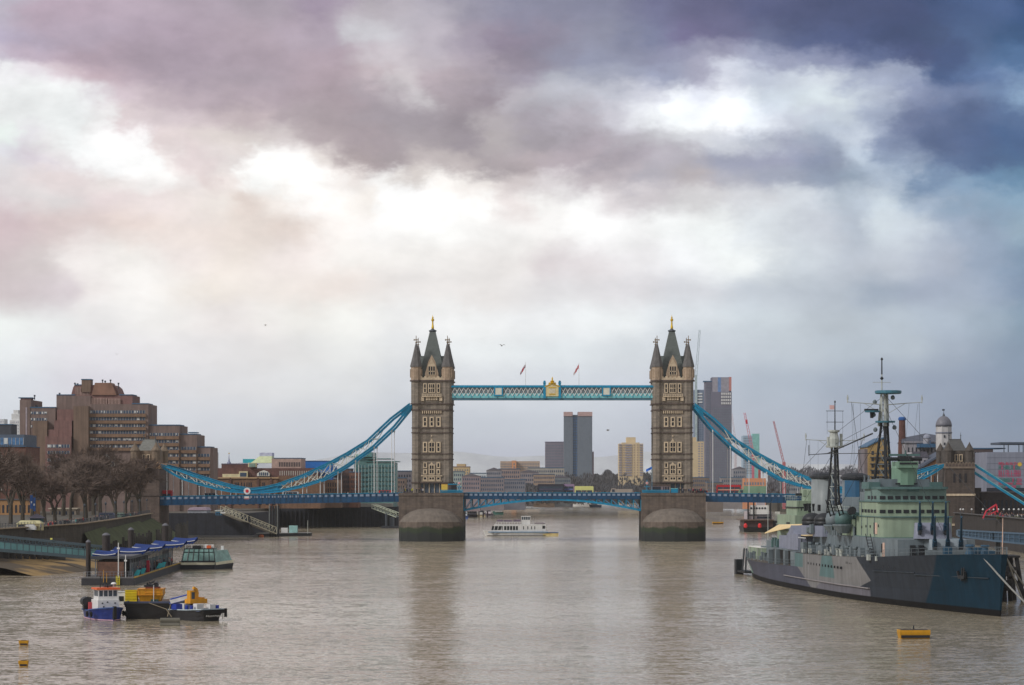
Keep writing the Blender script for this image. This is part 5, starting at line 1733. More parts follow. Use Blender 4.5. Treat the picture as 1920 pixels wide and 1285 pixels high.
  fb_ = MB()
  fit(fb_)
  fb_.build_each("deck_fitting", m, t, True)
 def urails(mb):
  for s0, s1, w, z in ((66, 86, 6.5, 14.6), (88, 118, 6.0, 10.6), (121, 138, 5.1, 10.6), (124, 134, 4.0, 16.2)):
   for sg in (-1, 1):
    for h in (0.5, 1.0):
     mb.bar((s0, sg * w, z + h), (s1, sg * w, z + h), 0.06)
    k = s0
    while k <= s1:
     mb.bar((k, sg * w, z), (k, sg * w, z + 1.0), 0.07)
     k += 1.6
   for h in (0.5, 1.0):
    mb.bar((s0, -w, z + h), (s0, w, z + h), 0.06)
 P("upper_rails", mat("rail_pale", (128, 138, 134), 0.6), urails)
 def seams(mb):
  for s_, z0, z1, y in ((52, 10.8, 14, 6.12), (57, 10.8, 14, 6.12), (61, 10.8, 16.4, 6.12), (55, 16.8, 18.6, 5.92)):
   mb.box(s_, s_ + 0.12, y, y + 0.08, z0, z1)
 P("plate_seams", m_wgrey, seams)
 # mooring chains from the bow
 def chn(mb, p, q, sag, n=9):
  p, q = Vector(p), Vector(q)
  L = [p.lerp(q, k / n) - Vector((0, 0, sag * math.sin(math.pi * k / n))) for k in range(n + 1)]
  for a, b in zip(L[:-1], L[1:]):
   mb.tube(a, b, 0.14, 0.14, 6)
 P("mooring_chain", mat("chain_grey", (112, 112, 110), 0.6, 0.3, 3.0), lambda mb: chn(mb, (3.4, 1.8, 8.9), (-14, -3.0, -0.5), 0.4))
 P("mooring_chain", mat("chain_grey", (112, 112, 110), 0.6, 0.3, 3.0), lambda mb: (chn(mb, (-1.2, -0.6, 8.8), (4.5, -5.6, 0.6), 0.3), chn(mb, (-0.5, -0.8, 8.6), (10, -9.5, 1.0), 0.5)))
 return t
warship()
def dolphin():
 Y = 430.0
 t = thing("mooring_dolphin", "dark timber mooring frame standing in the water beside the warship's bow", "mooring frame", (X(1905, Y), Y, 0))
 m = mat("wet_timber", (22, 22, 26), 0.7, 0.3, 1.2)
 mb = MB()
 for px_top, px_bot, dy in ((1880, 1885, 0), (1893, 1899, 1.5), (1906, 1922, 0), (1883, 1891, 5), (1905, 1914, 5)):
  mb.tube((X(px_bot, Y), Y + dy, -2), (X(px_top, Y), Y + dy, Z(1046, Y)), 0.42, 0.36, 8)
 mb.build("pile", m, t)
 mb = MB()
 mb.box(X(1876, Y), X(1912, Y), Y - 0.6, Y + 6, Z(1046, Y), Z(1042, Y))
 for py in (1062, 1078, 1092, 1104):
  mb.box(X(1882, Y), X(1898, Y), Y - 0.5, Y - 0.2, Z(py + 3, Y), Z(py, Y))
 mb.bar((X(1880, Y), Y - 0.3, Z(1060, Y)), (X(1922, Y), Y - 0.3, Z(1112, Y)), 0.4)
 mb.bar((X(1884, Y), Y + 5, Z(1104, Y)), (X(1908, Y), Y + 5, Z(1052, Y)), 0.4)
 for k in range(4):
  mb.lathe(X(1886 + k * 4, Y), Y - 0.9, [(0.1, Z(1108 - k * 12, Y)), (0.5, Z(1105 - k * 12, Y)), (0.5, Z(1100 - k * 12, Y)), (0.1, Z(1097 - k * 12, Y))], 8)
 mb.build("bracing", m, t)
dolphin()
# ------------------------------------------------------------------ buildings
def bldg(name, label, cat, px, Y, zb=GZ, group=None):
 return thing(name, label, cat, (X(px, Y), Y, zb), group=group)
def wall(t, Y, dep, m, *rects, name="wall", zb=GZ, label=None):
 """rects: (px0, px1, pytop[, pybottom[, dy]]) -> one wall part each"""
 out = []
 for r in rects:
  px0, px1, pt = r[:3]
  pb = r[3] if len(r) > 3 else None
  dy = r[4] if len(r) > 4 else 0
  mb = MB()
  mb.box(X(px0, Y), X(px1, Y), Y + dy, Y + dy + dep, zb if pb is None else Z(pb, Y), Z(pt, Y))
  out.append(mb.build(name, m, t, label=label))
 return out
m_win = glass("office_glass", (62, 74, 92), 0.2)
m_win_dk = glass("dark_glass", (38, 42, 52), 0.2)
m_curtain = mat("window_curtain", (176, 178, 178), 0.6, 0.2, 0.5)
m_frame = mat("window_frame", (150, 146, 140), 0.6)
m_roofcap = mat("roof_edge", (56, 86, 112), 0.6)
def bands(t, Y, px0, px1, rows, hpx, dy=0.0, seed=1, m=None, curt=0.35, cell=5.0, name="window_band"):
 """ribbon windows: one part per floor, dark glazing split by mullions, some cells with pale curtains"""
 rnd = random.Random(seed)
 for py in rows:
  mb = MB()
  x0, x1 = X(px0, Y), X(px1, Y)
  z0, z1 = Z(py + hpx, Y), Z(py, Y)
  mb.m = 0
  mb.box(x0, x1, Y + dy - 0.06, Y + dy - 0.002, z0, z1)
  n = max(1, int((px1 - px0) / cell))
  mb.m = 1
  for k in range(n):
   xa, xb = x0 + (x1 - x0) * k / n, x0 + (x1 - x0) * (k + 1) / n
   if rnd.random() < curt:
    f = rnd.choice((0.5, 1.0, 0.7))
    mb.box(xa + 0.1, xa + (xb - xa) * f - 0.1, Y + dy - 0.11, Y + dy - 0.062, z0 + (z1 - z0) * rnd.choice((0.1, 0.35)), z1 - 0.08)
  mb.m = 2
  for k in range(n + 1):
   xa = x0 + (x1 - x0) * k / n
   mb.box(xa - 0.08, xa + 0.08, Y + dy - 0.16, Y + dy - 0.112, z0, z1)
  mb.build(name, [m or m_win, m_curtain, m_frame], t)
def grid(t, Y, px0, px1, py0, py1, nc, nr, fw=0.55, fh=0.6, dy=0.0, m=None, name="window", one_part=False):
 """punched windows; each window a part, or (far buildings) one row per part"""
 for r in range(nr):
  mb = MB()
  for c in range(nc):
   x0 = X(px0 + (px1 - px0) * (c + 0.5 - fw / 2) / nc, Y)
   x1 = X(px0 + (px1 - px0) * (c + 0.5 + fw / 2) / nc, Y)
   z1 = Z(py0 + (py1 - py0) * (r + 0.5 - fh / 2) / nr, Y)
   z0 = Z(py0 + (py1 - py0) * (r + 0.5 + fh / 2) / nr, Y)
   mb.box(x0, x1, Y + dy - 0.08, Y + dy - 0.002, z0, z1)
   if not one_part:
    mb.build(name, m or m_win_dk, t)
    mb = MB()
  if one_part:
   mb.build(name + "_row", m or m_win_dk, t)
def roofslab(t, Y, dep, px0, px1, pt, hpx=2.2, over=0.3, dy=0, m=None):
 mb = MB()
 mb.box(X(px0, Y) - over, X(px1, Y) + over, Y + dy - over, Y + dy + dep, Z(pt, Y) + 0.003, Z(pt - hpx, Y))
 return mb.build("roof", m or m_roofcap, t)
# ---- the big stepped hotel at left
def hotel():
 Y = 985.0
 t = bldg("stepped_hotel", "large brown concrete hotel stepping up to a central crown, behind the bare trees", "hotel", 210, Y)
 mc = mat("hotel_concrete", (113, 97, 92), 0.85, 0.16, 0.25, streak=0.3)
 mr_ = mat("hotel_red_brown", (114, 86, 82), 0.85, 0.18, 0.4, streak=0.25)
 mt_ = mat("hotel_tan", (110, 92, 80), 0.85, 0.15, 0.3, streak=0.3)
 mo = mat("hotel_copper", (118, 88, 74), 0.7, 0.3, 0.25)
 wall(t, Y, 22, mc, (37, 58, 750), (57, 104, 765), (104, 168, 742, None, 2), (164, 278, 758), (277, 336, 798, None, 1), (335, 368, 815, None, 2), (367, 392.5, 839, None, 3))
 wall(t, Y, 18, mr_, (103, 246, 741, 759, 3), name="upper_wall")
 wall(t, Y, 3, mt_, (64, 91, 790, None, -3), (140, 168, 762, None, -2.5), name="service_shaft")
 wall(t, Y, 4, mr_, (89, 137, 819, None, -4), name="lower_wing")
 wall(t, Y, 2.5, mr_, (92, 112, 806, 819, -2.5), (104, 137, 789, 819, -2.4), (108, 140, 768, 789, -1.4), name="stepped_bay")
 # crown with canted sides
 mb = MB()
 fpoly(mb, [(133, 742), (224, 742), (218, 727), (212, 722), (140, 722), (137, 727)], Y + 4, 14)
 mb.build("crown", mr_, t)
 mb = MB()
 fpoly(mb, [(172, 741), (218, 741), (212, 726), (208, 718), (178, 718), (175, 728)], Y + 2.5, 8)
 mb.build("crown_hood", mo, t)
 wall(t, Y, 5, mt_, (150, 167, 712, 735, 3.2), name="lift_tower")
 wall(t, Y, 5, mr_, (38, 57, 747, 764, 0.6), name="stair_head")
 for a in ((150, 167, 712, 3.2, 5), (35, 59, 747, 0.4, 6), (104, 137, 741, 3, 10), (222, 246, 741, 3, 10), (248, 277, 758, 0, 12), (277, 336, 798, 1, 12), (335, 367, 815, 2, 12), (352, 367, 812, 2.2, 6), (367, 392, 839, 3, 12), (57, 103, 765, 0, 8), (138, 150, 722, 4, 6)):
  roofslab(t, Y, a[4], a[0], a[1], a[2], 1.8, 0.15, a[3])
 bands(t, Y, 169, 272, (770, 783, 795.5, 808, 821, 834), 5.5, 0, 3)
 bands(t, Y, 280, 334, (812, 825, 838, 851, 864, 877), 5.5, 1, 4)
 bands(t, Y, 338, 366, (838, 851, 864, 877, 890), 5.5, 2, 5)
 bands(t, Y, 369, 391, (851, 864, 877, 890), 5.5, 3, 6, curt=0.15)
 bands(t, Y, 58, 88, (772, 784, 797), 5, 0, 7)
 bands(t, Y, 93, 134, (834, 846, 860, 874, 888), 6, -4, 8)
 bands(t, Y, 168, 215, (852, 866), 9, -0.3, 9, curt=0.1, m=m_win_dk)
 # brown balcony fronts between the ribbons stand proud of them
 for a, b, rows, dy in ((168, 274, (776.5, 789, 801.5, 814.5, 827.5, 840), 0), (279, 335, (818.5, 831.5, 844.5, 857.5, 870.5), 1), (337, 367, (844.5, 857.5, 870.5, 883.5), 2), (368, 392, (857.5, 870.5, 883.5), 3)):
  for py in rows:
   mb = MB()
   mb.box(X(a, Y), X(b, Y), Y + dy - 0.7, Y + dy - 0.003, Z(py + 5.5, Y), Z(py, Y))
   mb.build("balcony_front", mat("hotel_balcony", (116, 92, 74), 0.85, 0.2, 0.3, streak=0.25), t)
 # vertical fins under the crown
 for a, b, p0, p1, dy in ((168, 199, 746, 760, 2.6), (200, 224, 747, 760, 2.6), (138, 165, 726, 741, 3.9)):
  mb = MB()
  n = int((b - a) / 2.6)
  for k in range(n):
   x = X(a + (b - a) * (k + 0.5) / n, Y)
   mb.box(x - 0.13, x + 0.13, Y + dy - 0.25, Y + dy - 0.003, Z(p1, Y), Z(p0, Y))
  mb.build("fins", mat("hotel_fins", (152, 130, 122), 0.8), t)
 # slit windows on the stair tower, masts and dishes on the roofs
 mb = MB()
 mb.box(X(48, Y), X(51, Y), Y - 0.1, Y - 0.002, Z(880, Y), Z(764, Y))
 mb.build("stair_glazing", mat("stair_glass", (142, 132, 138), 0.3, 0.25, 0.6), t)
 for px, py, h in ((136, 727, 10), (141, 724, 6), (188, 718, 7), (193, 718, 5), (203, 718, 7), (218, 727, 10), (107, 741, 5), (60, 748, 8)):
  mb = MB()
  mb.tube((X(px, Y), Y + 5, Z(py + 1, Y)), (X(px, Y), Y + 5, Z(py - h, Y)), 0.22, 0.16, 6)
  mb.box(X(px, Y) - 0.3, X(px, Y) + 0.3, Y + 4.7, Y + 5.3, Z(py - h, Y), Z(py - h + 3, Y))
  mb.build("antenna", m_iron, t)
 mb = MB()
 mb.lathe(X(66, Y), Y + 3, [(0.1, Z(765, Y)), (0.15, Z(763, Y)), (0.7, Z(761.5, Y)), (0.1, Z(759, Y))], 8)
 mb.build("dish", m_iron, t)
 # rounded corner end bays
 for px, pt, dy in ((392.5, 839, 3), (278, 758, 0), (336, 798, 1)):
  mb = MB()
  mb.tube((X(px - 1.5, Y), Y + dy + 4, GZ), (X(px - 1.5, Y), Y + dy + 4, Z(pt, Y)), 0.75, 0.75, 10)
  mb.build("corner_column", mc, t)
 return t
hotel()
def brick_left():
 Y = 900.0
 t = bldg("brick_office", "red brick block with a blue glass top storey at the far left edge", "office building", 22, Y)
 m = brickmat("red_brick", (104, 72, 62), None, None, 0.5, 0.2, 0.2)
 wall(t, Y, 25, m, (-40, 48, 838))
 wall(t, Y, 22, mat("glass_storey_wall", (72, 84, 100), 0.6), (-40, 44, 815, 836.5, 1.0), name="top_storey")
 bands(t, Y, -38, 43, (821,), 13, 1.0, 5, m=glass("blue_glass", (70, 104, 140)), curt=0.05, cell=7)
 mb = MB(); mb.box(X(-40, Y), X(49, Y), Y - 0.4, Y + 25, Z(838, Y), Z(836.6, Y)); mb.build("cornice", m_roofcap, t)
 wall(t, Y, 10, mat("dark_plant", (58, 60, 66), 0.7), (-40, 14, 796, 815, 6), name="plant_room")
 roofslab(t, Y, 10, -40, 14, 796, 1.5, 0.2, 6)
 for px in (0, 28):
  for py in (852, 872, 892, 912):
   mb = MB()
   frame(mb, X(px - 4, Y), X(px + 4, Y), Z(py + 8, Y), Z(py, Y), Y - 0.12, Y - 0.002, 0.25)
   w = mb.build("window", m_frame, t)
   mb = MB(); mb.box(X(px - 3, Y), X(px + 3, Y), Y - 0.05, Y - 0.003, Z(py + 7, Y), Z(py + 1, Y)); mb.build("pane", m_win_dk, w)
brick_left()
def low_riverside():
 Y = 880.0
 t = bldg("riverside_house", "tan brick riverside block half hidden by the trees at the left edge", "building", 45, Y)
 wall(t, Y, 12, mat("tan_brick", (140, 106, 72), 0.85, 0.2, 0.4), (-30, 62, 938))
 roofslab(t, Y, 12, -30, 62, 938, 2, 0.3, 0, mat("slate_roof", (70, 70, 76), 0.7))
 grid(t, Y, -6, 58, 944, 965, 8, 1, 0.45, 0.7)
 t = bldg("pavilion", "low pale pavilion with dark glazing under the bare trees", "pavilion", 118, Y + 5)
 wall(t, Y + 5, 8, mat("pavilion_stone", (138, 126, 112), 0.8), (94, 142, 955))
 roofslab(t, Y + 5, 8, 93, 143, 955, 2, 0.5, 0, mat("pavilion_roof", (164, 154, 138), 0.7))
 grid(t, Y + 5, 96, 140, 958, 972, 7, 1, 0.7, 0.9)
low_riverside()
def simple(name, label, cat, Y, dep, m, rects, wins=(), roofs=(), zb=GZ, wm=None):
 t = bldg(name, label, cat, (rects[0][0] + rects[0][1]) / 2, Y, zb)
 wall(t, Y, dep, m, *rects, zb=zb)
 for w in wins:
  if w[0] == 'b':
   bands(t, Y, *w[1:], m=wm)
  else:
   grid(t, Y, *w[1:], m=wm)
 for r in roofs:
  roofslab(t, Y, dep, *r[:3], r[3] if len(r) > 3 else 1.5, 0.2, r[4] if len(r) > 4 else 0, r[5] if len(r) > 5 else None)
 return t
# far pale domed block and far towers at the left
def domed_far():
 Y = 1900.0
 t = bldg("pale_stepped_tower", "far pale tower with stepped top just left of the brown hotel", "tower", 27, Y)
 m = mat("far_pale_stone", (196, 192, 196), 0.8)
 wall(t, Y, 12, m, (18, 37, 788), (21, 36, 776, 788, 1), (24, 33, 769, 776, 2))
 grid(t, Y, 19, 36, 789, 860, 5, 12, 0.4, 0.5, 0, mat("far_window", (150, 150, 160), 0.4), "window", True)
 t = bldg("pale_slab_tower", "far pale slab tower at the extreme left edge of the skyline", "tower", 2, Y + 40)
 wall(t, Y + 40, 12, mat("far_grey", (180, 186, 198), 0.8), (-14, 8, 786))
 grid(t, Y + 40, -13, 8, 788, 860, 5, 12, 0.4, 0.5, 0, mat("far_window", (150, 150, 160), 0.4), "window", True)
 t = bldg("thin_pale_tower", "far pale narrow tower rising just right of the brown hotel", "tower", 399, 1700)
 wall(t, 1700, 14, mat("far_cream", (198, 190, 186), 0.8), (392, 404.5, 850))
 roofslab(t, 1700, 14, 393, 404, 850, 1.5, 0.1)
 grid(t, 1700, 393, 404, 852, 900, 4, 10, 0.4, 0.5, 0, mat("far_window2", (164, 158, 166), 0.4), "window", True)
domed_far()
# ---- warehouses and offices behind the left chain
def warehouse():
 Y = 1090.0
 t = bldg("brick_warehouse", "long brown brick warehouse with arched white pediment behind the left chain", "warehouse", 480, Y)
 mb_ = brickmat("warehouse_brick", (112, 86, 68), None, None, 0.5, 0.25, 0.25)
 mb2 = brickmat("warehouse_brick_dark", (98, 70, 66), None, None, 0.5, 0.25, 0.25)
 wall(t, Y, 30, mb_, (400, 520, 896), (520, 600, 893, None, 1))
 wall(t, Y, 26, mb2, (402, 588, 878, 896, 2), name="attic_wall")
 wall(t, Y, 20, mb2, (413, 470, 871, 878, 4), name="attic_wall")
 wall(t, Y, 20, mat("attic_stone", (150, 128, 120), 0.8, 0.2), (508, 563, 860, 880, 3), name="mansard")
 roofslab(t, Y, 20, 512, 563, 860, 1.5, 0.1, 3)
 roofslab(t, Y, 24, 413, 470, 871, 1.8, 0.1, 4, mat("mauve_slate", (86, 78, 92), 0.7))
 grid(t, Y, 521, 562, 864, 878, 13, 1, 0.5, 0.6, 3)
 grid(t, Y, 522, 580, 882, 893, 14, 1, 0.4, 0.8, 2, m_frame)
 # cream dormers and arched pediment
 mb = MB()
 fpoly(mb, [(482, 893), (505, 893), (505, 888), (501, 884.5), (494, 882), (487, 884.5), (482, 888)], Y - 0.8, 4)
 pd = mb.build("pediment", mat("white_pediment", (196, 190, 178), 0.7), t)
 for k in range(5):
  mb = MB(); mb.box(X(486 + k * 3.7, Y), X(488.4 + k * 3.7, Y), Y - 0.9, Y - 0.802, Z(892, Y), Z(886, Y)); mb.build("pane", m_win, pd)
 for a, b, c, d in ((417, 448, 889, 895), (448, 464, 884, 895), (465, 480, 868, 876)):
  mb = MB(); fbox(mb, a, b, c, d, Y - 0.3, 3); mb.build("dormer", mat("cream_dormer", (188, 174, 140), 0.7), t)
 mb = MB(); fbox(mb, 450, 462, 886.5, 894, Y - 0.4, 0.098); mb.build("dormer_glass", m_win, t)
 mb = MB(); fbox(mb, 467, 479, 869, 876, Y - 0.4, 0.098); mb.build("dormer_glass", glass("green_glass", (110, 128, 120)), t)
 for px in (404, 418, 441, 444, 447, 453, 458, 463, 467, 471, 493, 496):
  mb = MB()
  fbox(mb, px - 0.9, px + 0.9, 905, 913, Y - 0.08, 0.078)
  mb.build("window", m_win_dk, t)
 for px in (432, 484, 508):
  mb = MB(); fbox(mb, px - 1.2, px + 1.2, 896, 960, Y - 0.5, 0.498); mb.build("pilaster", mb2, t)
 mb = MB(); fbox(mb, 398, 522, 895, 897.5, Y - 0.5, 0.498); mb.build("cornice", mat("cornice_buff", (150, 124, 96), 0.8), t)
 grid(t, Y, 405, 520, 930, 950, 9, 1, 0.4, 0.7)
 # green glazed pyramid and blue rooflight
 mb = MB()
 mb.taper(X(466, Y), X(506, Y), Y + 8, Y + 24, Z(868, Y), X(481, Y), X(504, Y), Y + 12, Y + 20, Z(855, Y))
 mb.build("glazed_pyramid", mat("pale_green_roof", (168, 176, 140), 0.5), t)
 wall(t, Y, 8, mat("lilac_plant", (160, 162, 188), 0.6), (480, 504, 848.5, 855.3, 13), name="plant_room")
 wall(t, Y, 10, mat("turquoise_sheet", (40, 150, 160), 0.5), (450, 470, 860.5, 868, 10), name="scaffold_sheet")
 # little spire
 t2 = bldg("clock_spire", "small grey lead spire with gold vane above the brick warehouse roof", "spire", 428, Y + 20)
 mb = MB(); fbox(mb, 424, 432, 872, 884, Y + 20, 5, GZ); mb.build("tower_base", mat("spire_brick", (130, 118, 124), 0.8), t2)
 mb = MB(); mb.lathe(X(428, Y + 20), Y + 22.5, [(1.1, Z(872.1, Y + 20)), (0.9, Z(868, Y + 20)), (0.4, Z(865, Y + 20)), (0.15, Z(858, Y + 20)), (0.05, Z(850, Y + 20))], 8); mb.build("lead_spire", mat("lead_grey", (112, 116, 138), 0.6), t2)
 mb = MB(); mb.lathe(X(428, Y + 20), Y + 22.5, [(0.05, Z(851.5, Y + 20)), (0.35, Z(850.5, Y + 20)), (0.05, Z(849, Y + 20))], 6); mb.build("gilt_vane", m_gold, t2)
warehouse()
t = simple("blue_sheeted_building", "building wrapped in bright blue sheeting behind the left chain", "building", 1120.0, 25, mat("blue_sheeting", (26, 96, 168), 0.5, 0.3, 0.15), [(563, 618, 865, 886), (570, 622, 874, None, 2)],
           [('g', 572, 605, 876, 884, 9, 1, 0.5, 0.6, 0)], [(563, 618, 865, 1)])
wall(t, 1120.0, 20, mat("brown_base", (104, 84, 72), 0.8), (560, 640, 900, None, -1), name="brick_base")
grid(t, 1120.0, 565, 636, 904, 925, 16, 2, 0.4, 0.7, -1)
def green_glass():
 Y = 1160.0
 t = bldg("green_glass_office", "stepped green glass office building behind the upper left chain", "office building", 700, Y)
 m = mat("green_cladding", (82, 116, 114), 0.4, 0.2, 0.4)
 wall(t, Y, 30, m, (690, 738, 867, None, 0), (664, 694, 858, None, 1), (686, 696, 848, 870, 3), (672, 688, 853, 862, 2.4))
 wall(t, Y, 30, mat("green_cladding_pale", (120, 158, 142), 0.4), (666, 676, 852, 858, 4), name="plant_room")
 for k in range(7):
  mb = MB(); fbox(mb, 664 + (26 if k < 0 else 0), 742, 872 + k * 8.5, 876.5 + k * 8.5, Y - 0.5, 0.498); mb.build("glazing_band", glass("green_pane", (58, 92, 96)), t)
 for a, b, p in ((688, 742, 866), (662, 696, 857), (690, 730, 861)):
  roofslab(t, Y, 28, a, b, p, 1.2, 0.6, 0, mat("green_roof", (58, 104, 102), 0.5))
 mb = MB()
 for k in range(12):
  px = 666 + k * 6.2
  mb.box(X(px, Y) - 0.1, X(px, Y) + 0.1, Y - 0.7, Y - 0.502, Z(925, Y), Z(872, Y))
 mb.build("mullions", mat("mullion_grey", (140, 160, 156), 0.5), t)
 for k in range(3):
  Y2 = Y - 30 - k
  tt = simple("brick_wharf", ("brown brick wharf building with white balconies under the left chain", "narrow brown wharf house beside the green glass office", "red brown wharf house behind the left chain's hangers")[k], "building", Y2, 14, brickmat("wharf_brick_%d" % k, ((104, 82, 72), (92, 74, 70), (112, 80, 68))[k], None, None, 0.5, 0.25),
     [((600, 632, 884), (632, 658, 880), (655, 672, 886))[k]], [('g', (602, 634, 657)[k], (630, 656, 670)[k], 890, 926, (7, 6, 4)[k], 4, 0.45, 0.55)], [((600, 632, 884), (632, 658, 880), (655, 672, 886))[k]])
  if k == 0:
   for py in (896, 906, 916):
    mb = MB(); fbox(mb, 622, 631, py, py + 3, Y2 - 1.2, 1.1); mb.build("balcony", m_curtain, tt)
green_glass()
for a in (
 ("low_brick_block", "low mauve brick block between the green office and the left tower", 1300.0, (96, 92, 98), (740, 772, 884), (741, 771, 888, 925, 6, 4)),
 ("wharf_terrace", "dull brown wharf terrace just left of the left bridge pier", 1250.0, (108, 92, 84), (736, 760, 897), (737, 759, 900, 926, 5, 3)),
):
 simple(a[0], a[1], "building", a[2], 15, mat(a[0] + "_wall", a[3], 0.85, 0.2, 0.3), [a[4]], [('g', *a[5], 0.45, 0.5, 0, )], [a[4]])
# ---- skyline between the towers
FAR = mat("far_glass", (96, 104, 116), 0.4)
def far_tower(name, label, Y, rgb, rects, wins, roofcol=None, cat="tower block"):
 t = bldg(name, label, cat, (rects[0][0] + rects[0][1]) / 2, Y, 4.0)
 wall(t, Y, 18, mat(name + "_wall" + str(int(Y)), rgb, 0.8, 0.12, 0.1), *rects, zb=4.0)
 for w in wins:
  grid(t, Y, w[0], w[1], w[2], w[3], w[4], w[5], w[6], w[7], w[8] if len(w) > 8 else 0, w[9] if len(w) > 9 else FAR, "window", True)
 if roofcol:
  roofslab(t, Y, 18, rects[0][0], rects[0][1], rects[0][2], 1.2, 0.2, 0, mat(name + "_roof", roofcol, 0.7))
 return t
t = far_tower("grey_tower_block", "tall grey tower block with a notched top, tallest between the two bridge towers", 1980.0, (98, 106, 116), [(1057, 1074, 773), (1083, 1110.5, 773), (1073.9, 1083.1, 778, None, 2)], [(1058, 1073, 782, 900, 4, 24, 0.5, 0.6, 0), (1084, 1110, 782, 900, 6, 24, 0.5, 0.6, 0), (1074.5, 1082.5, 782, 900, 2, 24, 0.8, 0.7, 2, mat("far_blue_glass", (84, 112, 148), 0.3))])
wall(t, 1980.0, 17, mat("salmon_parapet", (158, 134, 132), 0.8), (1056.8, 1073.6, 772.5, 780.5, -0.5), (1083.4, 1110.7, 772.5, 780.5, -0.5), name="parapet_band", zb=4)
wall(t, 1980.0, 14, mat("mauve_annex", (122, 108, 118), 0.8), (1110.6, 1113.5, 847, None, 2), name="annex", zb=4)
far_tower("purple_grey_slab", "squat purple grey slab block left of the tall notched tower", 2020.0, (116, 112, 124), [(1022, 1060, 829.5)], [(1023, 1056, 833, 880, 12, 9, 0.5, 0.5)], (96, 92, 112))
t = far_tower("cream_tower_block", "cream balconied tower block standing just left of the right bridge tower", 1800.0, (178, 162, 134), [(1166, 1199, 830), (1160, 1166.2, 832), (1198.8, 1206, 832), (1175, 1192, 820, 830, 3)], [])
for k in range(13):
 py = 833.5 + k * 4.7
 for a, b in ((1160.5, 1166), (1172, 1185), (1199.5, 1205.5)):
  mb = MB(); fbox(mb, a, b, py, py + 2.4, 1800.0 - 0.5, 0.49); mb.build("balcony_recess", mat("cream_recess", (128, 124, 134), 0.7), t)
 for a in (1168, 1188, 1194):
  if k % 1 == 0:
   mb = MB(); fbox(mb, a, a + 2.4, py, py + 2.2, 1800.0 - 0.3, 0.29); mb.build("window", mat("cream_window", (150, 132, 118), 0.5), t)
far_tower("orange_slab", "long low buff slab with an orange stair column beyond the left bascule", 1900.0, (150, 134, 122), [(938, 1012, 865)], [(939, 960, 868, 882, 8, 3, 0.5, 0.5), (969, 1011, 868, 882, 14, 3, 0.5, 0.5)], None, "flats")
t = bldg("orange_stair_tower", "bright orange stair tower on the front of the buff slab block", "stair tower", 964, 1896.0, 4.0)
wall(t, 1896.0, 3.5, mat("orange_render", (172, 124, 92), 0.7), (959.5, 968, 864), zb=4.0)
grid(t, 1896.0, 961, 967, 868, 890, 1, 4, 0.4, 0.5, 0, FAR, "window", False)
far_tower("buff_house_block", "yellowish stepped house block just right of the left bridge tower", 1500.0, (166, 146, 112), [(850, 880, 876), (856, 872, 870, 876, 2)], [(851, 879, 879, 895, 6, 3, 0.45, 0.5)], (116, 98, 96), "flats")
rows = [
 (846, 870, 885, 1420, (132, 142, 138)), (866, 900, 893, 1380, (120, 108, 112)), (880, 912, 888, 1450, (176, 184, 196)), (900, 945, 896, 1420, (110, 104, 108)), (912, 940, 882, 1520, (124, 122, 128)),
 (935, 975, 880, 1600, (132, 116, 112)), (940, 985, 900, 1450, (104, 104, 112)), (972, 1010, 886, 1650, (126, 118, 120)), (990, 1058, 878, 1750, (142, 138, 132)), (1000, 1040, 890, 1600, (138, 120, 106)), (1030, 1070, 896, 1650, (104, 108, 112)),
 (1470, 1500, 888, 1600, (120, 122, 126)), (1352, 1392, 896, 1500, (112, 108, 110)),
 (1374, 1400, 880, 1700, (122, 122, 128)), (1298, 1330, 896, 1400, (104, 92, 84)), (1326, 1356, 905, 1350, (96, 88, 84)),
]
descr = ["greenish grey", "mauve brick", "pale blue roofed", "dull grey brick", "light grey", "pinkish brown", "blue grey", "drab mauve", "long pale flat roofed", "tan fronted", "slate grey", "pale grey", "grey brown", "bluish pale", "dark brown", "low dark grey"]
where = ["just right of the left tower's foot", "above the left bascule near the left tower", "in the roofs right of the left tower", "low behind the left bascule's parapet", "behind the pale blue roofed block", "in front of the long buff slab", "under the orange stair tower", "right of the buff slab's end", "at the foot of the purple grey slab", "left of the tall notched tower's foot", "at the foot of the tall notched tower",
         "beyond the right chain near the woods", "behind the red bus on the right span", "left of the teal tower's foot", "beside the right tower's foot", "at the foot of the right cluster of towers"]
for k, (a, b, pt, Y, c) in enumerate(rows):
 t = bldg("town_building", descr[k] + " town building " + where[k], "building", (a + b) / 2, Y, 4.0)
 wall(t, Y, 14, mat("town_wall_%d" % k, c, 0.85, 0.2, 0.2), (a, b, pt), zb=4.0)
 nr = max(1, int((925 - pt) / 9))
 grid(t, Y, a + 1, b - 1, pt + 2, pt + 2 + nr * 8, max(3, int((b - a) / 4)), nr, 0.5, 0.5, 0, m_win, "window")
 if k % 3 == 1:
  mb = MB(); fpoly(mb, [(a - 0.5, pt), (b + 0.5, pt), ((a + b) / 2, pt - 5)], Y - 0.2, 14.4); mb.build("roof", mat("town_slate", (92, 90, 98), 0.7), t)
 else:
  roofslab(t, Y, 14, a, b, pt, 1.2, 0.2)
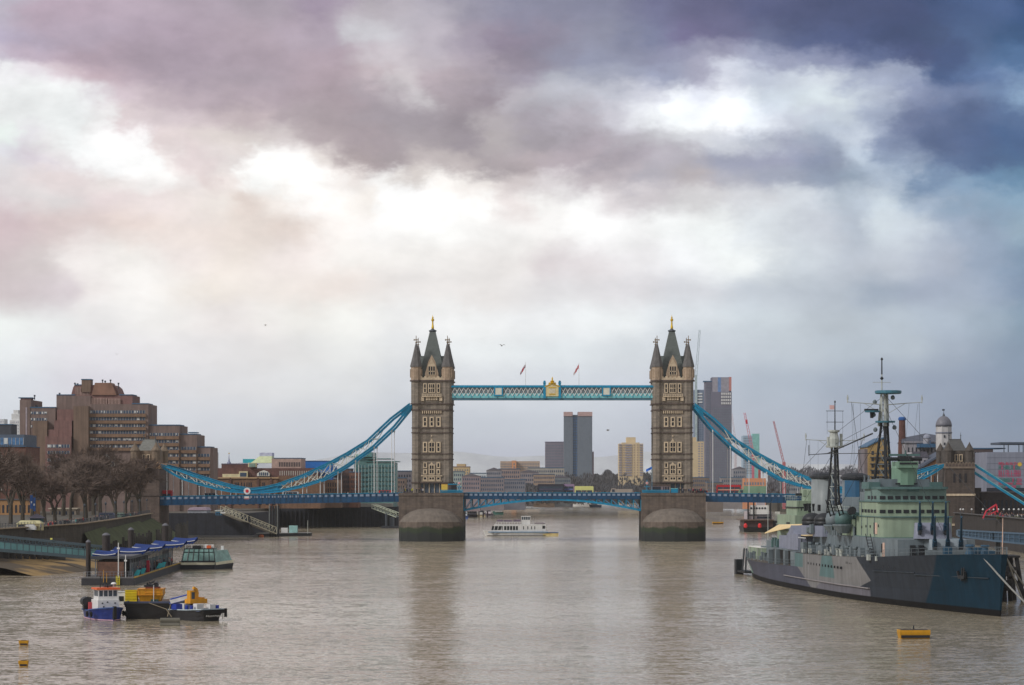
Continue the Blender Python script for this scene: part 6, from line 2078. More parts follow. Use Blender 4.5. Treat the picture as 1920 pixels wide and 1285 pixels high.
# ---- right cluster of towers beyond the chain
t = far_tower("brown_glass_tower", "tallest dark grey tower with unfinished top right of the right bridge tower", 1850.0, (98, 98, 112), [(1334, 1372, 735), (1335, 1371.5, 707.5, 735, 1), (1323, 1336, 716, None, 3)],
              [(1336, 1371, 764, 905, 9, 30, 0.6, 0.6, 0), (1324, 1334, 722, 905, 3, 36, 0.6, 0.5, 3)])
wall(t, 1850.0, 0.5, mat("crown_grey", (132, 130, 140), 0.7), (1336, 1346, 708, 735, 0.5), (1352, 1367, 708, 735, 0.5), name="crown_panel", zb=4)
wall(t, 1850.0, 0.5, mat("crown_blue", (92, 118, 158), 0.6), (1346, 1352, 708, 735, 0.48), name="crown_panel", zb=4)
wall(t, 1850.0, 0.5, mat("crown_red", (166, 112, 108), 0.7), (1367, 1371.6, 707, 733, 0.4), name="crown_panel", zb=4)
mb = MB()
for r in range(4):
 for c in range(5):
  fbox(mb, 1352.5 + c * 3.9, 1355 + c * 3.9, 736.5 + r * 6, 740.5 + r * 6, 1850.0 - 0.3, 0.29)
mb.build_each("open_floor", mat("open_floor_pale", (204, 208, 216), 0.6), t)
roofslab(t, 1850.0, 10, 1320, 1336, 716, 2, 0.1, 3)
t = far_tower("blue_grey_tower", "blue grey tower with pale striped top directly behind the right bridge tower's edge", 1900.0, (104, 116, 134), [(1302, 1332, 731)], [(1303, 1331, 755, 905, 7, 34, 0.6, 0.5, 0, mat("far_navy", (86, 100, 122), 0.4))])
for k in range(4):
 mb = MB(); fbox(mb, 1303, 1317, 737 + k * 5.4, 739.6 + k * 5.4, 1900.0 - 0.3, 0.29); mb.build("pale_stripe", mat("pale_stripe", (184, 190, 196), 0.6), t)
t = far_tower("cream_slab_tower", "cream tower partly hidden by the right edge of the right bridge tower", 1780.0, (172, 156, 128), [(1296, 1320, 828), (1296, 1306, 820, 828, 2)], [(1308, 1319, 830, 905, 2, 16, 0.6, 0.5, 0, mat("cream_recess", (128, 124, 134), 0.7))])
t = far_tower("teal_sided_tower", "distant blue grey tower with a green side, between the red cranes", 2000.0, (134, 152, 168), [(1393, 1411, 817)], [(1394, 1410, 820, 890, 6, 15, 0.5, 0.5)])
wall(t, 2000.0, 14, mat("teal_side", (116, 164, 160), 0.6), (1411, 1424, 813.5), name="green_wall", zb=4)
far_tower("orange_shed", "low orange roofed shed beyond the green lorry on the right span", 1500.0, (176, 122, 92), [(1392, 1436, 897)], [(1394, 1434, 902, 912, 8, 1, 0.6, 0.5)], None, "shed")
far_tower("white_roof_depot", "long white roofed depot beyond the warship's mainmast", 1300.0, (124, 130, 140), [(1560, 1640, 893)], [(1562, 1636, 899, 910, 12, 1, 0.7, 0.5)], (206, 204, 202), "depot")
# cranes
def crane(p0, p1, Y, rgb, label, wide=1.4, cab=None):
 t = thing("tower_crane", label, "crane", (X(p0[0], Y), Y, 4.0), group=None)
 mb = MB()
 a, b = Vector((X(p0[0], Y), Y, Z(p0[1], Y))), Vector((X(p1[0], Y), Y, Z(p1[1], Y)))
 m = mat("crane_%d_%d_%d" % rgb, rgb, 0.6)
 d = (b - a); n = 14
 s = Vector((d.z, 0, -d.x)).normalized() * wide / 2
 for o in (-1, 1):
  mb.bar(a + s * o, b + s * o * 0.6, 0.32)
 for k in range(n):
  mb.bar(a + d * k / n + s * (1 if k % 2 else -1), a + d * (k + 1) / n + s * (-1 if k % 2 else 1), 0.22)
 mb.build("jib", m, t)
 mb = MB()
 mb.box(a.x - 0.9, a.x + 0.9, Y - 0.9, Y + 0.9, 4.0, a.z + 1)
 mb.build("mast", m, t)
 if cab:
  mb = MB(); fbox(mb, cab[0] - 1.6, cab[0] + 1.6, cab[1] - 3, cab[1] + 5, Y - 1.6, 0.6); mb.build("cab", mat("crane_cab", (176, 40, 60), 0.6), t)
 return t
crane((1305, 706), (1312, 619), 1900.0, (150, 164, 168), "tall pale luffing crane right of the right bridge tower's turrets", 1.6)
crane((1412, 850), (1396, 774), 1900.0, (190, 104, 120), "red luffing crane left of the teal sided tower", 1.8, (1400, 790))
crane((1379, 830), (1372, 775), 1950.0, (204, 178, 186), "faint pink crane beside the tallest dark tower", 1.2)
crane((1470, 870), (1450.5, 790), 1500.0, (146, 84, 90), "dark red luffing crane rising above the right chain", 1.0)
crane((1424, 880), (1410, 838), 1950.0, (202, 90, 84), "short red crane in front of the teal sided tower", 1.4)
# ---- right bank behind the warship
def brewery():
 Y = 960.0
 t = bldg("yellow_brick_warehouse", "yellow brick gabled warehouse behind the warship's foremast", "warehouse", 1645, Y)
 m = brickmat("yellow_brick", (150, 126, 82), None, None, 0.5, 0.25, 0.3)
 mb = MB(); fpoly(mb, [(1628, 960), (1668, 960), (1668, 832), (1656, 824), (1628, 838)], Y, 26); mb.build("wall", m, t)
 mb = MB(); fpoly(mb, [(1626, 838.5), (1656, 822.5), (1669, 831), (1669, 829), (1656, 820), (1626, 836)], Y - 0.4, 27); mb.build("roof", m_roofcap, t)
 wall(t, Y, 20, mat("mauve_end", (98, 92, 98), 0.8), (1622, 1632, 842, None, 2), name="end_wall")
 for r in range(5):
  for c in range(3):
   mb = MB(); fbox(mb, 1634 + c * 10, 1638.5 + c * 10, 846 + r * 12, 853 + r * 12, Y - 0.1, 0.098); mb.build("window", m_win_dk, t)
 for r in range(4):
  mb = MB(); fbox(mb, 1632, 1666, 857 + r * 12, 858.6 + r * 12, Y - 0.9, 0.89); mb.build("balcony", m_iron, t)
 t = bldg("chimney", "tall brown brick chimney with blue cap right of the foremast", "chimney", 1691, Y + 20)
 mb = MB(); x = X(1691.5, Y + 20); mb.lathe(x, Y + 20, [(1.75, GZ), (1.5, Z(846, Y)), (1.2, Z(786, Y))], 12); mb.build("shaft", brickmat("chimney_brick", (92, 62, 56), None, None, 0.5, 0.25), t, smooth=False)
 mb = MB(); mb.lathe(x, Y + 20, [(1.3, Z(786.2, Y)), (1.5, Z(785, Y)), (1.5, Z(781.5, Y)), (1.0, Z(779.5, Y))], 12); mb.build("chimney_cap", mat("chimney_blue", (30, 74, 130), 0.5), t)
 # slate roofed brewery ranges
 t = bldg("brewery_range", "long slate roofed white brewery range between the chimney and the domed tower", "brewery", 1725, Y + 10)
 mw_ = mat("white_render_dull", (138, 136, 142), 0.8, 0.15, 0.4, streak=0.3)
 wall(t, Y + 10, 20, mw_, (1697, 1760, 828))
 mb = MB(); Yb = Y + 10
 mb.add([(X(1695, Yb), Yb - 0.5, Z(830, Y)), (X(1762, Yb), Yb - 0.5, Z(830, Y)), (X(1762, Yb), Yb + 10, Z(814, Y)), (X(1742, Yb), Yb + 10, Z(811, Y)), (X(1697, Yb), Yb + 10, Z(820, Y)), (X(1695, Yb), Yb + 20, Z(830, Y)), (X(1762, Yb), Yb + 20, Z(830, Y))],
           [(0, 1, 2, 3, 4), (2, 6, 5, 4, 3), (0, 4, 5), (1, 6, 2), (0, 5, 6, 1)])
 mb.build("roof", mat("brewery_slate", (66, 70, 82), 0.6, 0.2), t)
 grid(t, Yb, 1700, 1758, 836, 852, 8, 1, 0.35, 0.6)
 wall(t, Y, 12, mat("blue_link", (44, 78, 108), 0.6), (1726, 1758, 832, 839, 2), name="link_block")
 t = bldg("roof_cupola", "small white cupola on the brewery roof left of the domed tower", "cupola", 1744, Y + 6)
 mb = MB(); mb.lathe(X(1744, Y), Y + 8, [(1.4, Z(842, Y)), (1.4, Z(822, Y)), (1.6, Z(821.5, Y))], 8); mb.build("drum", mw_, t)
 mb = MB(); mb.dome(X(1744, Y), Y + 8, Z(821.3, Y), 1.5, 1.6, 10, 4); mb.build("dome", mat("cupola_lead", (118, 122, 136), 0.6), t)
 mb = MB(); fbox(mb, 1742.5, 1745.5, 826, 834, Y + 6.5, 0.3); mb.build("louvre", m_win, t)
 t = bldg("domed_tower", "white tower with a grey dome and weathervane behind the right abutment tower", "tower", 1772, Y - 5)
 Yt = Y - 5
 x = X(1772, Yt)
 mb = MB(); mb.lathe(x, Yt + 3.2, [(3.0, GZ), (3.0, Z(820, Yt)), (2.95, Z(799, Yt))], 8, math.pi / 8); mb.build("shaft", mat("tower_white", (164, 162, 162), 0.75, 0.14, 0.4, streak=0.25), t)
 mb = MB(); mb.lathe(x, Yt + 3.2, [(3.15, Z(813, Yt)), (3.25, Z(811, Yt)), (3.1, Z(810, Yt))], 8, math.pi / 8); mb.build("string_course", mat("tower_band", (104, 106, 116), 0.7), t)
 mb = MB(); mb.dome(x, Yt + 3.2, Z(799.5, Yt), 3.05, 3.9, 20, 7); mb.build("dome", mat("dome_lead", (92, 92, 100), 0.5, 0.25, 1.5), t, smooth=True)
 mb = MB(); mb.lathe(x, Yt + 3.2, [(0.5, Z(780.5, Yt)), (0.35, Z(777, Yt)), (0.1, Z(774, Yt)), (0.06, Z(766, Yt))], 8); mb.box(x - 0.6, x + 0.35, Yt + 3.1, Yt + 3.3, Z(770, Yt), Z(767, Yt)); mb.build("weathervane", m_iron, t)
 for py in (816, 830, 844):
  mb = MB(); fbox(mb, 1769.8, 1772.4, py, py + 4.5, Yt + 0.15, 0.5); mb.build("window", m_win_dk, t)
 # gabled houses and long brown wharf behind the bridge tie
 t = bldg("white_gabled_house", "white gabled house with slate roof between the director tower and the wharf", "house", 1722, Y - 20)
 Yh = Y - 20
 mb = MB(); fpoly(mb, [(1704, 960), (1740, 960), (1740, 858), (1716, 858), (1710, 848), (1704, 858)], Yh, 12); mb.build("wall", mw_, t)
 mb = MB(); fpoly(mb, [(1711, 847), (1737, 847), (1743, 857.5), (1716.5, 857.5)], Yh - 0.3, 10); mb.build("roof", mat("house_slate", (76, 74, 84), 0.7), t)
 for px in (1710, 1724, 1734):
  mb = MB(); fbox(mb, px - 1.6, px + 1.6, 863, 870, Yh - 0.1, 0.098); mb.build("window", m_win_dk, t)
 t = bldg("wharf_range", "long brown brick wharf with pitched roof left of the right abutment tower", "wharf", 1765, Y - 30)
 Yw = Y - 30
 mb = MB(); fpoly(mb, [(1722, 975), (1800, 975), (1800, 850), (1786, 842), (1722, 882)], Yw, 22); mb.build("wall", brickmat("wharf_range_brick", (98, 68, 44), None, None, 0.5, 0.25, 0.3), t)
 mb = MB(); fpoly(mb, [(1720, 882.5), (1786, 841), (1801, 849.5), (1801, 846.5), (1786, 837), (1720, 878.5)], Yw - 0.4, 23); mb.build("roof", mat("wharf_roof", (64, 72, 86), 0.6), t)
 for c in range(7):
  mb = MB(); fbox(mb, 1727 + c * 8, 1729.5 + c * 8, 892, 925, Yw - 0.1, 0.098); mb.build("window", m_win_dk, t)
 # riverside flats and the grey hoarding
 t = bldg("riverside_flats", "dark riverside flats with white balcony lines right of the right abutment tower", "flats", 1828, 930.0)
 wall(t, 930.0, 15, mat("flats_brick", (72, 62, 62), 0.8), (1808, 1862, 842))
 roofslab(t, 930.0, 15, 1806, 1884, 842, 2.0, 0.2, 0)
 bands(t, 930.0, 1826, 1852, (848, 857, 868, 880, 893, 905, 917), 5, 0, 11, m=m_win_dk, curt=0.3)
 t = bldg("grey_hoarding_block", "plain grey clad block with faded red and green lettering mural at right", "hall", 1890, 905.0)
 Yg = 905.0
 wall(t, Yg, 25, mat("grey_cladding", (118, 122, 136), 0.6, 0.1, 0.2, streak=0.15), (1850, 1990, 848))
 wall(t, Yg, 20, mat("steel_frame_dark", (58, 66, 78), 0.6), (1879, 1990, 829, 833, 4), name="roof_frame")
 for px in (1882, 1890, 1910, 1918):
  mb = MB(); fbox(mb, px, px + 1.4, 833, 848, Yg + 4.2, 0.4); mb.build("roof_post", m_iron, t)
 mb = MB(); fbox(mb, 1850, 1990, 915, 925, Yg - 0.3, 0.29); mb.build("dark_base", m_win_dk, t)
 for k in range(5):
  mb = MB(); fbox(mb, 1850, 1990, 858 + k * 11, 858.35 + k * 11, Yg - 0.06, 0.058); mb.build("panel_joint", mat("joint_grey", (88, 92, 104), 0.7), t)
 # mural: rows of block letter shapes, too blurred to read
 rnd = random.Random(12)
 cols = [mat("mural_red", (168, 60, 84), 0.7), mat("mural_green", (46, 110, 104), 0.7), mat("mural_pink", (172, 52, 92), 0.7), mat("mural_yellow", (186, 152, 60), 0.7)]
 for r, (py, hh) in enumerate(((867, 5), (873, 7), (882, 12), (897, 7), (905, 4), (910, 6))):
  px = 1872.5
  while px < 1913:
   w = rnd.uniform(2.2, 4.2)
   mb = MB()
   x0, x1 = X(px, Yg), X(px + w, Yg)
   z0, z1 = Z(py + hh, Yg), Z(py, Yg)
   sw = 0.16
   mb.box(x0, x0 + sw, Yg - 0.1, Yg - 0.062, z0, z1)
   kind = rnd.randrange(4)
   if kind != 1: mb.box(x1 - sw, x1, Yg - 0.1, Yg - 0.062, z0, z1)
   if kind in (0, 2): mb.box(x0 + sw, x1 - sw, Yg - 0.1, Yg - 0.062, z1 - sw, z1)
   if kind in (1, 2, 3): mb.box(x0 + sw, x1 - sw, Yg - 0.1, Yg - 0.062, (z0 + z1) / 2 - sw / 2, (z0 + z1) / 2 + sw / 2)
   if kind in (1, 0): mb.box(x0 + sw, x1 - sw if kind == 0 else x1, Yg - 0.1, Yg - 0.062, z0, z0 + sw)
   mb.build("mural_letter", cols[(0, 1, 2, 1, 0, 1)[r] if rnd.random() < 0.75 else rnd.randrange(3)], t)
   px += w + rnd.uniform(0.8, 1.6)
 mb = MB(); mb.tube((X(1912, Yg), Yg - 0.12, Z(871, Yg)), (X(1912, Yg), Yg - 0.062, Z(871, Yg)), 0.75, 0.75, 12); mb.build("mural_letter", cols[3], t)
brewery()
# ------------------------------------------------------------------ bare trees
def make_tree_mesh(seed, H=17.0, spread=0.62):
 rnd = random.Random(seed)
 tr, cw = MB(), MB()
 tips = []
 def grow(p, d, L, r, lev):
  q = p + d * L
  (tr if lev < 2 else cw).tube(p, q, r, r * 0.68, 6 if lev < 2 else (4 if lev < 4 else 3), cap=False)
  if lev >= 5:
   tips.append((q, d))
   return
  n = 3 if lev < 4 else 2
  for k in range(n + (1 if rnd.random() < 0.35 else 0)):
   a = rnd.uniform(0, 2 * math.pi)
   tilt = rnd.uniform(0.3, spread + 0.2 * (lev > 0))
   s = d.orthogonal().normalized()
   s.rotate(Matrix.Rotation(a, 3, d))
   nd = (d * math.cos(tilt) + s * math.sin(tilt)).normalized()
   nd = (nd + Vector((0, 0, 0.10))).normalized()
   grow(p.lerp(q, rnd.uniform(0.72, 1.0)), nd, L * rnd.uniform(0.62, 0.84), r * 0.62, lev + 1)
 grow(Vector((0, 0, -0.3)), Vector((rnd.uniform(-.05, .05), rnd.uniform(-.05, .05), 1)).normalized(), H * 0.23, H * 0.028, 0)
 # fine twigs: thin slivers fanning out from the branch tips
 for q, d in tips:
  for k in range(6):
   v = Vector((rnd.gauss(0, 0.6), rnd.gauss(0, 0.6), rnd.gauss(0.1, 0.5))) + d * 0.8
   v.normalize()
   L = rnd.uniform(0.8, 2.0)
   e = v.orthogonal().normalized() * rnd.uniform(0.035, 0.06)
   f = v.cross(e).normalized() * 0.04
   b = q - v * 0.2
   m_ = q + v * L * 0.5 + e * 2
   cw.add([b - e, b + e, m_ + e * 0.7, q + v * L, m_ - e * 0.7], [(0, 1, 2, 3, 4)])
 return tr, cw
m_bark = mat("bark", (62, 56, 48), 0.9, 0.3, 1.5)
m_twig = mat("twigs", (88, 75, 68), 0.9, 0.25, 0.3)
tree_protos = []
for k in range(4):
 tr, cw = make_tree_mesh(31 + k * 7)
 r = thing("bare_tree", "", "tree", (0, 0, 0), group="bare winter trees along the left promenade")
 tr.build("trunk", m_bark, r, True)
 cw.build("crown", m_twig, r, True)
 tree_protos.append(r)
tree_spots = [   # px of trunk, Y, scale, label
 (-4, 640, 1.05, "bare tree cut off by the left edge of the picture"),
 (20, 690, 1.0, "bare tree in front of the red brick office at far left"),
 (42, 655, 0.92, "bare tree left of the blue banners"),
 (84, 720, 0.95, "bare tree just right of the blue banners"),
 (104, 690, 0.85, "smaller bare tree by the dark kiosk"),
 (132, 770, 1.02, "bare tree in front of the hotel's low wing"),
 (160, 740, 1.06, "broad bare tree with pale forking limbs before the hotel shaft"),
 (188, 790, 1.12, "thick trunked bare tree in the middle of the promenade row"),
 (216, 770, 1.0, "bare tree beside the dark parked van"),
 (236, 820, 1.1, "bare tree second from the abutment tower"),
 (262, 845, 0.98, "bare tree touching the left abutment tower"),
 (60, 840, 1.0, "bare tree standing behind the row near the tan house"),
 (118, 860, 1.1, "bare tree behind the pavilion"),
 (246, 900, 1.0, "bare tree behind the row at the abutment tower's shoulder"),
 (176, 880, 1.05, "bare tree farthest back below the hotel's windows"),
]
for k, (px, Y, s, lab) in enumerate(tree_spots):
 s *= 1.45
 wx, tz_s = (0.8, 1.1, 0.95, 1.2)[(k * 3 + 1) % 4], (1.12, 0.84, 1.0, 0.92, 1.16)[(k * 2) % 5]
 src = tree_protos[k % 4]
 loc = (X(px, Y), Y, GZ - 0.05)
 if k < 4:
  src.location = loc
  src.scale = (s, s, s * tz_s)
  src.rotation_euler = (0, 0, k * 1.3)
  src['label'] = lab
 else:
  dup(src, loc, None, lab, k * 1.3, (s * wx, s * wx, s * tz_s))
# far woods: leafless tree masses seen as one dark band beyond the river
def far_wood(name, spans, seed, rgb, label, n):
 rnd = random.Random(seed)
 mb = MB()
 for (p0, p1, Y0, Y1, top, zb) in spans:
  for k in range(int(n * (p1 - p0) / 100)):
   px = rnd.uniform(p0, p1)
   Y = rnd.uniform(Y0, Y1)
   hmax = Z(top, Y) - zb
   bump = 0.86 + 0.14 * math.sin(px * 0.21 + Y * 0.02) * math.sin(px * 0.083 + 1.3)
   h = hmax * bump * rnd.uniform(0.1, 1.0) ** 0.5
   x, z = X(px, Y), zb + h
   w, hh = rnd.uniform(0.2, 0.7), rnd.uniform(0.8, 2.4)
   a = rnd.uniform(0, 3.14)
   cx_, sx_ = math.cos(a) * w, math.sin(a) * w
   mb.add([(x - cx_, Y - sx_, z - hh), (x + cx_, Y + sx_, z - hh * 0.7), (x + cx_ * 0.2, Y + sx_ * 0.2, z + 0.5)], [(0, 1, 2)])
 o = mb.build(name, mat(name + "_twigs", rgb, 0.9, 0.25, 0.05))
 o['label'] = label
 o['kind'] = 'stuff'
far_wood("distant_wood", [(1010, 1240, 1750, 2290, 884, 4), (846, 1010, 1950, 2290, 890, 4), (840, 1240, 1500, 1740, 905, 4), (1010, 1240, 2200, 2290, 880, 4)], 5, (70, 70, 74), "dark leafless woodland along the far bank between the towers", 8000)
far_wood("right_wood", [(1440, 1640, 1700, 2300, 872, 6), (1296, 1480, 1500, 1800, 900, 6)], 6, (88, 88, 94), "leafless woodland beyond the right suspension chain", 5000)
far_wood("left_wood", [(640, 775, 1200, 1500, 905, 8)], 8, (86, 84, 86), "leafless trees behind the wharves left of the left tower", 1500)
# ------------------------------------------------------------------ river walls and promenade at left
m_wallstone = brickmat("river_wall_stone", (66, 61, 54), None, None, 1.4, 0.6, 0.4)
def wall_run(name, label, pts, z0, z1, m, thick=0.8, cap=None):
 t = thing(name, label, "river wall", (pts[0][0], pts[0][1], z0))
 mb = MB()
 for a, b in zip(pts[:-1], pts[1:]):
  d = Vector((b[0] - a[0], b[1] - a[1])); d.normalize()
  n = Vector((-d.y, d.x)) * thick
  mb.add([(a[0], a[1], z0), (b[0], b[1], z0), (b[0] + n.x, b[1] + n.y, z0), (a[0] + n.x, a[1] + n.y, z0),
    (a[0], a[1], z1), (b[0], b[1], z1), (b[0] + n.x, b[1] + n.y, z1), (a[0] + n.x, a[1] + n.y, z1)],
               [(3, 2, 1, 0), (4, 5, 6, 7), (0, 1, 5, 4), (1, 2, 6, 5), (2, 3, 7, 6), (3, 0, 4, 7)])
 mb.build("wall_face", m, t)
 if cap:
  mb = MB()
  for a, b in zip(pts[:-1], pts[1:]):
   mb.bar((a[0], a[1], z1 + 0.12), (b[0], b[1], z1 + 0.12), 1.3, 0.24)
  mb.build("coping", cap, t)
 return t
prom = [(-123.6, 559), (-117.4, 640), (-120.4, 690), (-127.3, 790), (-132.3, 849.5)]
wall_run("promenade_wall", "weathered river wall under the left promenade", [(a + 0.35, b) for a, b in prom], -1, 9.4, m_wallstone, 0.6, mat("wall_coping", (120, 106, 88), 0.8, 0.2))
# green bank below the promenade wall
mb = MB()
gb = [(-116.9, 645, -114.0, 642), (-119.6, 690, -115, 688), (-126.4, 790, -119, 788), (-131.4, 848, -122, 846)]
for a, b in zip(gb[:-1], gb[1:]):
 mb.poly([(a[0], a[1], 7.2), (a[2], a[3], 2.4), (b[2], b[3], 2.4), (b[0], b[1], 8.0)])
 mb.poly([(a[2], a[3], 2.4), (a[2] + 1.5, a[3], -1.0), (b[2] + 1.5, b[3], -1.0), (b[2], b[3], 2.4)])
o = mb.build("grass_bank", mat("bank_grass", (60, 66, 40), 0.95, 0.35, 0.25), smooth=True)
o['kind'] = 'stuff'; o['label'] = "mossy green slope below the promenade wall"
# timber fender piles in front of that slope
rnd = random.Random(3)
t = thing("timber_fender", "row of dark upright timbers along the mossy left river wall", "fender", (-117, 720, 0))
for k in range(44):
 f = k / 43
 x, y = -112.2 + (-119.6 + 112.2) * f, 642 + (846 - 642) * f
 if 0.05 < (k % 11) / 11 < 0.25: continue
 mb = MB(); mb.box(x - 0.3, x + 0.3, y - 0.3, y + 0.3, -1.5, 3.6 + rnd.uniform(-0.4, 1.6) + f * 2.0); mb.build("timber", mat("fender_timber", (48, 46, 44), 0.8, 0.3, 1.0), t)
# dark embankment piles at extreme left
t = thing("quay_piles", "dark concrete quay with square piles at the left edge under the footbridge", "quay", (-122, 566, 0))
for k in range(8):
 mb = MB(); x = X(-2 + k * 12.5, 572 + k * 2); mb.box(x - 0.5, x + 0.5, 572 + k * 2, 573.5 + k * 2, 1.2, 5.6); mb.build("pile", mat("quay_dark", (48, 46, 46), 0.8, 0.25, 0.8), t)
mb = MB(); mb.box(X(-40, 574), X(96, 574), 590, 591, 0.5, 7.0); mb.build("back_wall", mat("quay_dark", (48, 46, 46), 0.8), t)
m_quay = mat("quay_black", (40, 42, 50), 0.85, 0.25, 0.5, streak=0.35)
t = thing("promenade_railing", "thin dark railing with lamp standards along the left promenade wall", "railing", (prom[0][0], prom[0][1], 9.4))
mb = MB()
for a, b in zip(prom[:-1], prom[1:]):
 for h in (10.1, 10.6):
  mb.bar((a[0] + 0.1, a[1], h), (b[0] + 0.1, b[1], h), 0.07)
 n = int((b[1] - a[1]) / 2.5)
 for k in range(n):
  f = k / n
  mb.bar((a[0] + (b[0] - a[0]) * f + 0.1, a[1] + (b[1] - a[1]) * f, 9.6), (a[0] + (b[0] - a[0]) * f + 0.1, a[1] + (b[1] - a[1]) * f, 10.7), 0.09)
mb.build("rails", m_iron, t)
for k in range(8):
 f = (k + 0.5) / 8
 p = Vector(prom[1]).lerp(Vector(prom[4]), f)
 mb = MB(); mb.tube((p.x, p.y, 9.6), (p.x, p.y, 13.6), 0.1, 0.07, 6); mb.lathe(p.x, p.y, [(0.08, 13.5), (0.3, 13.8), (0.3, 14.1), (0.05, 14.4)], 8); mb.build("lamp_standard", m_iron, t)
wall_run("basin_quay", "dark quay wall under the left side span, nearest the abutment", [(-142.9, 920.6), (-108, 920.6), (-106, 985)], -1.5, 8.7, m_quay, 0.9)
wall_run("wharf_quay", "long dark wharf wall left of the left bridge pier", [(-122, 1139.4), (-68, 1139.4), (-63.6, 1260)], -1.5, 8.8, m_quay, 0.9)
mb = MB(); mb.slab([(-139, 917.5), (-106.5, 917.5), (-104, 950), (-104, 954), (-139, 954)], -1, 0.75); one("stone_apron", mb, mat("apron_stone", (70, 70, 72), 0.9), "low stone apron at the foot of the dark basin quay", "apron", (-120, 920, 0))
# sheds and clutter on the basin quay
t = simple("pale_tank_shed", "grey low shed with curved pale roof on the basin quay under the left deck", "shed", 930.0, 10, mat("shed_grey", (126, 130, 138), 0.7), [(352, 388, 957)], [('g', 354, 386, 960, 970, 5, 1, 0.5, 0.6)])
mb = MB(); fpoly(mb, [(351, 957), (389, 957), (385, 952), (356, 952)], 929.7, 11); mb.build("roof", mat("shed_mauve_roof", (150, 134, 148), 0.7), t)
t = simple("quay_hut", "small blue and white hut at the head of the white gangway", "hut", 915.0, 4, mat("hut_blue", (56, 100, 130), 0.6), [(404, 414, 959)], [('g', 405, 413, 961, 966, 2, 1, 0.6, 0.6)], [(404, 414, 959, 2, 0, mat("hut_roof", (176, 180, 176), 0.6))], zb=8.0)
t = bldg("quay_colonnade", "pale low river pavilion with long window strips on the far wharf", "pavilion", 620, 1150.0)
wall(t, 1150.0, 10, mat("colonnade_grey", (140, 138, 132), 0.8, 0.2), (528, 640, 941), (640, 735, 944))
bands(t, 1150.0, 556, 612, (945,), 4.5, 0, 17, m=m_win_dk, curt=0.2)
bands(t, 1150.0, 628, 652, (944,), 8, 0, 18, m=m_win_dk, curt=0.2)
roofslab(t, 1150.0, 10, 526, 640, 941, 1.5, 0.3, 0, mat("colonnade_roof", (104, 110, 112), 0.6))
mb = MB()
for k in range(26):
 px = 528 + k * 8.2
 fbox(mb, px, px + 2.2, 957, 989, 1138.2, 0.9, -1)
mb.build("quay_piles", m_quay, t) if False else one("wharf_fenders", mb, mat("fender_black", (34, 36, 44), 0.8), "line of black upright fender timbers along the wharf wall", "fender", (X(620, 1138), 1138, 0))
def gangway(name, p0, p1, Y0, Y1, hh, m, rail, label, npost=12, wide=2.2):
 """sloping footbridge with lattice sides between two photo points at two distances"""
 a = Vector((X(p0[0], Y0), Y0, Z(p0[1], Y0))); b = Vector((X(p1[0], Y1), Y1, Z(p1[1], Y1)))
 t = thing(name, label, "gangway", tuple(a))
 d = (b - a); flat = Vector((d.x, d.y, 0)).normalized(); n = Vector((-flat.y, flat.x, 0))
 mb = MB(); mb.bar(a, b, wide, 0.25); mb.build("walkway_deck", m, t)
 for o in (-1, 1):
  mb = MB()
  s = n * o * wide / 2
  up = Vector((0, 0, hh))
  mb.bar(a + s, b + s, 0.22, 0.3); mb.bar(a + s + up, b + s + up, 0.2, 0.24)
  for k in range(npost + 1):
   p = a + d * k / npost + s
   mb.bar(p, p + up, 0.14)
   if k < npost:
    q = a + d * (k + 1) / npost + s
    mb.bar(p, q + up, 0.1)
  mb.build("side_truss", rail, t)
 return t, a, b, n
gangway("gangway", (418, 962), (514, 1001), 911, 934, 2.3, m_white, mat("gangway_cream", (186, 178, 158), 0.6), "white lattice gangway sloping down from the basin quay to a pontoon", 14)
gangway("gangway", (700, 953), (746, 970), 1130, 1120, 1.8, m_iron, mat("gangway_green_grey", (150, 156, 140), 0.6), "small pale gangway half hidden by the left bridge pier", 8)
t = thing("landing_stage", "low landing stage with pilings at the foot of the white gangway", "pontoon", (X(530, 938), 938, 0))
mb = MB(); mb.slab([(X(468, 935), 935), (X(582, 948), 948), (X(582, 948), 955), (X(468, 938), 944)], -0.5, 1.0); mb.build("pontoon_hull", mat("pontoon_black", (36, 38, 44), 0.7), t)
mb = MB(); mb.slab([(X(469, 935), 935.6), (X(581, 948), 948.6), (X(581, 948), 954.5), (X(469, 938), 943.5)], 1.004, 1.2); mb.build("pontoon_deck", mat("stage_deck", (140, 138, 134), 0.8), t)
for px in (507, 512, 517, 522):
 mb = MB(); mb.tube((X(px, 934), 934, -2), (X(px, 934), 934, Z(949, 934)), 0.34, 0.34, 8); mb.build("pile", mat("pile_black", (30, 32, 38), 0.6), t)
for px in (505, 520, 577):
 mb = MB(); mb.tube((X(px, 937), 937, 1.0), (X(px, 937), 937, Z(946 if px < 570 else 976, 937)), 0.12, 0.1, 6); mb.build("post", m_wpale, t)
mb = MB(); mb.box(X(541, 943), X(556, 943), 945, 948, 1.2, 3.8); mb.build("stage_cabin", mat("cabin_pale_teal", (130, 168, 168), 0.6), t)
mb = MB(); mb.box(X(526, 943), X(538, 943), 945, 947, 1.2, 3.0); mb.build("ticket_hut", m_white, t)
mb = MB(); mb.lathe(X(490, 928), 928, [(0.9, -0.2), (1.0, 0.5), (0.4, 0.9)], 10); one("orange_buoy", mb, mat("buoy_orange", (160, 84, 50), 0.6), "small dull orange buoy beside the landing stage under the gangway", "buoy", (X(490, 928), 928, 0))
t = thing("small_pontoon", "small dark pontoon against the left side of the left bridge pier", "pontoon", (X(735, 1100), 1100, 0))
mb = MB(); mb.box(X(715, 1100), X(752, 1100), 1100, 1108, -0.4, 0.9); mb.build("pontoon_hull", mat("pontoon_black", (36, 38, 44), 0.7), t)
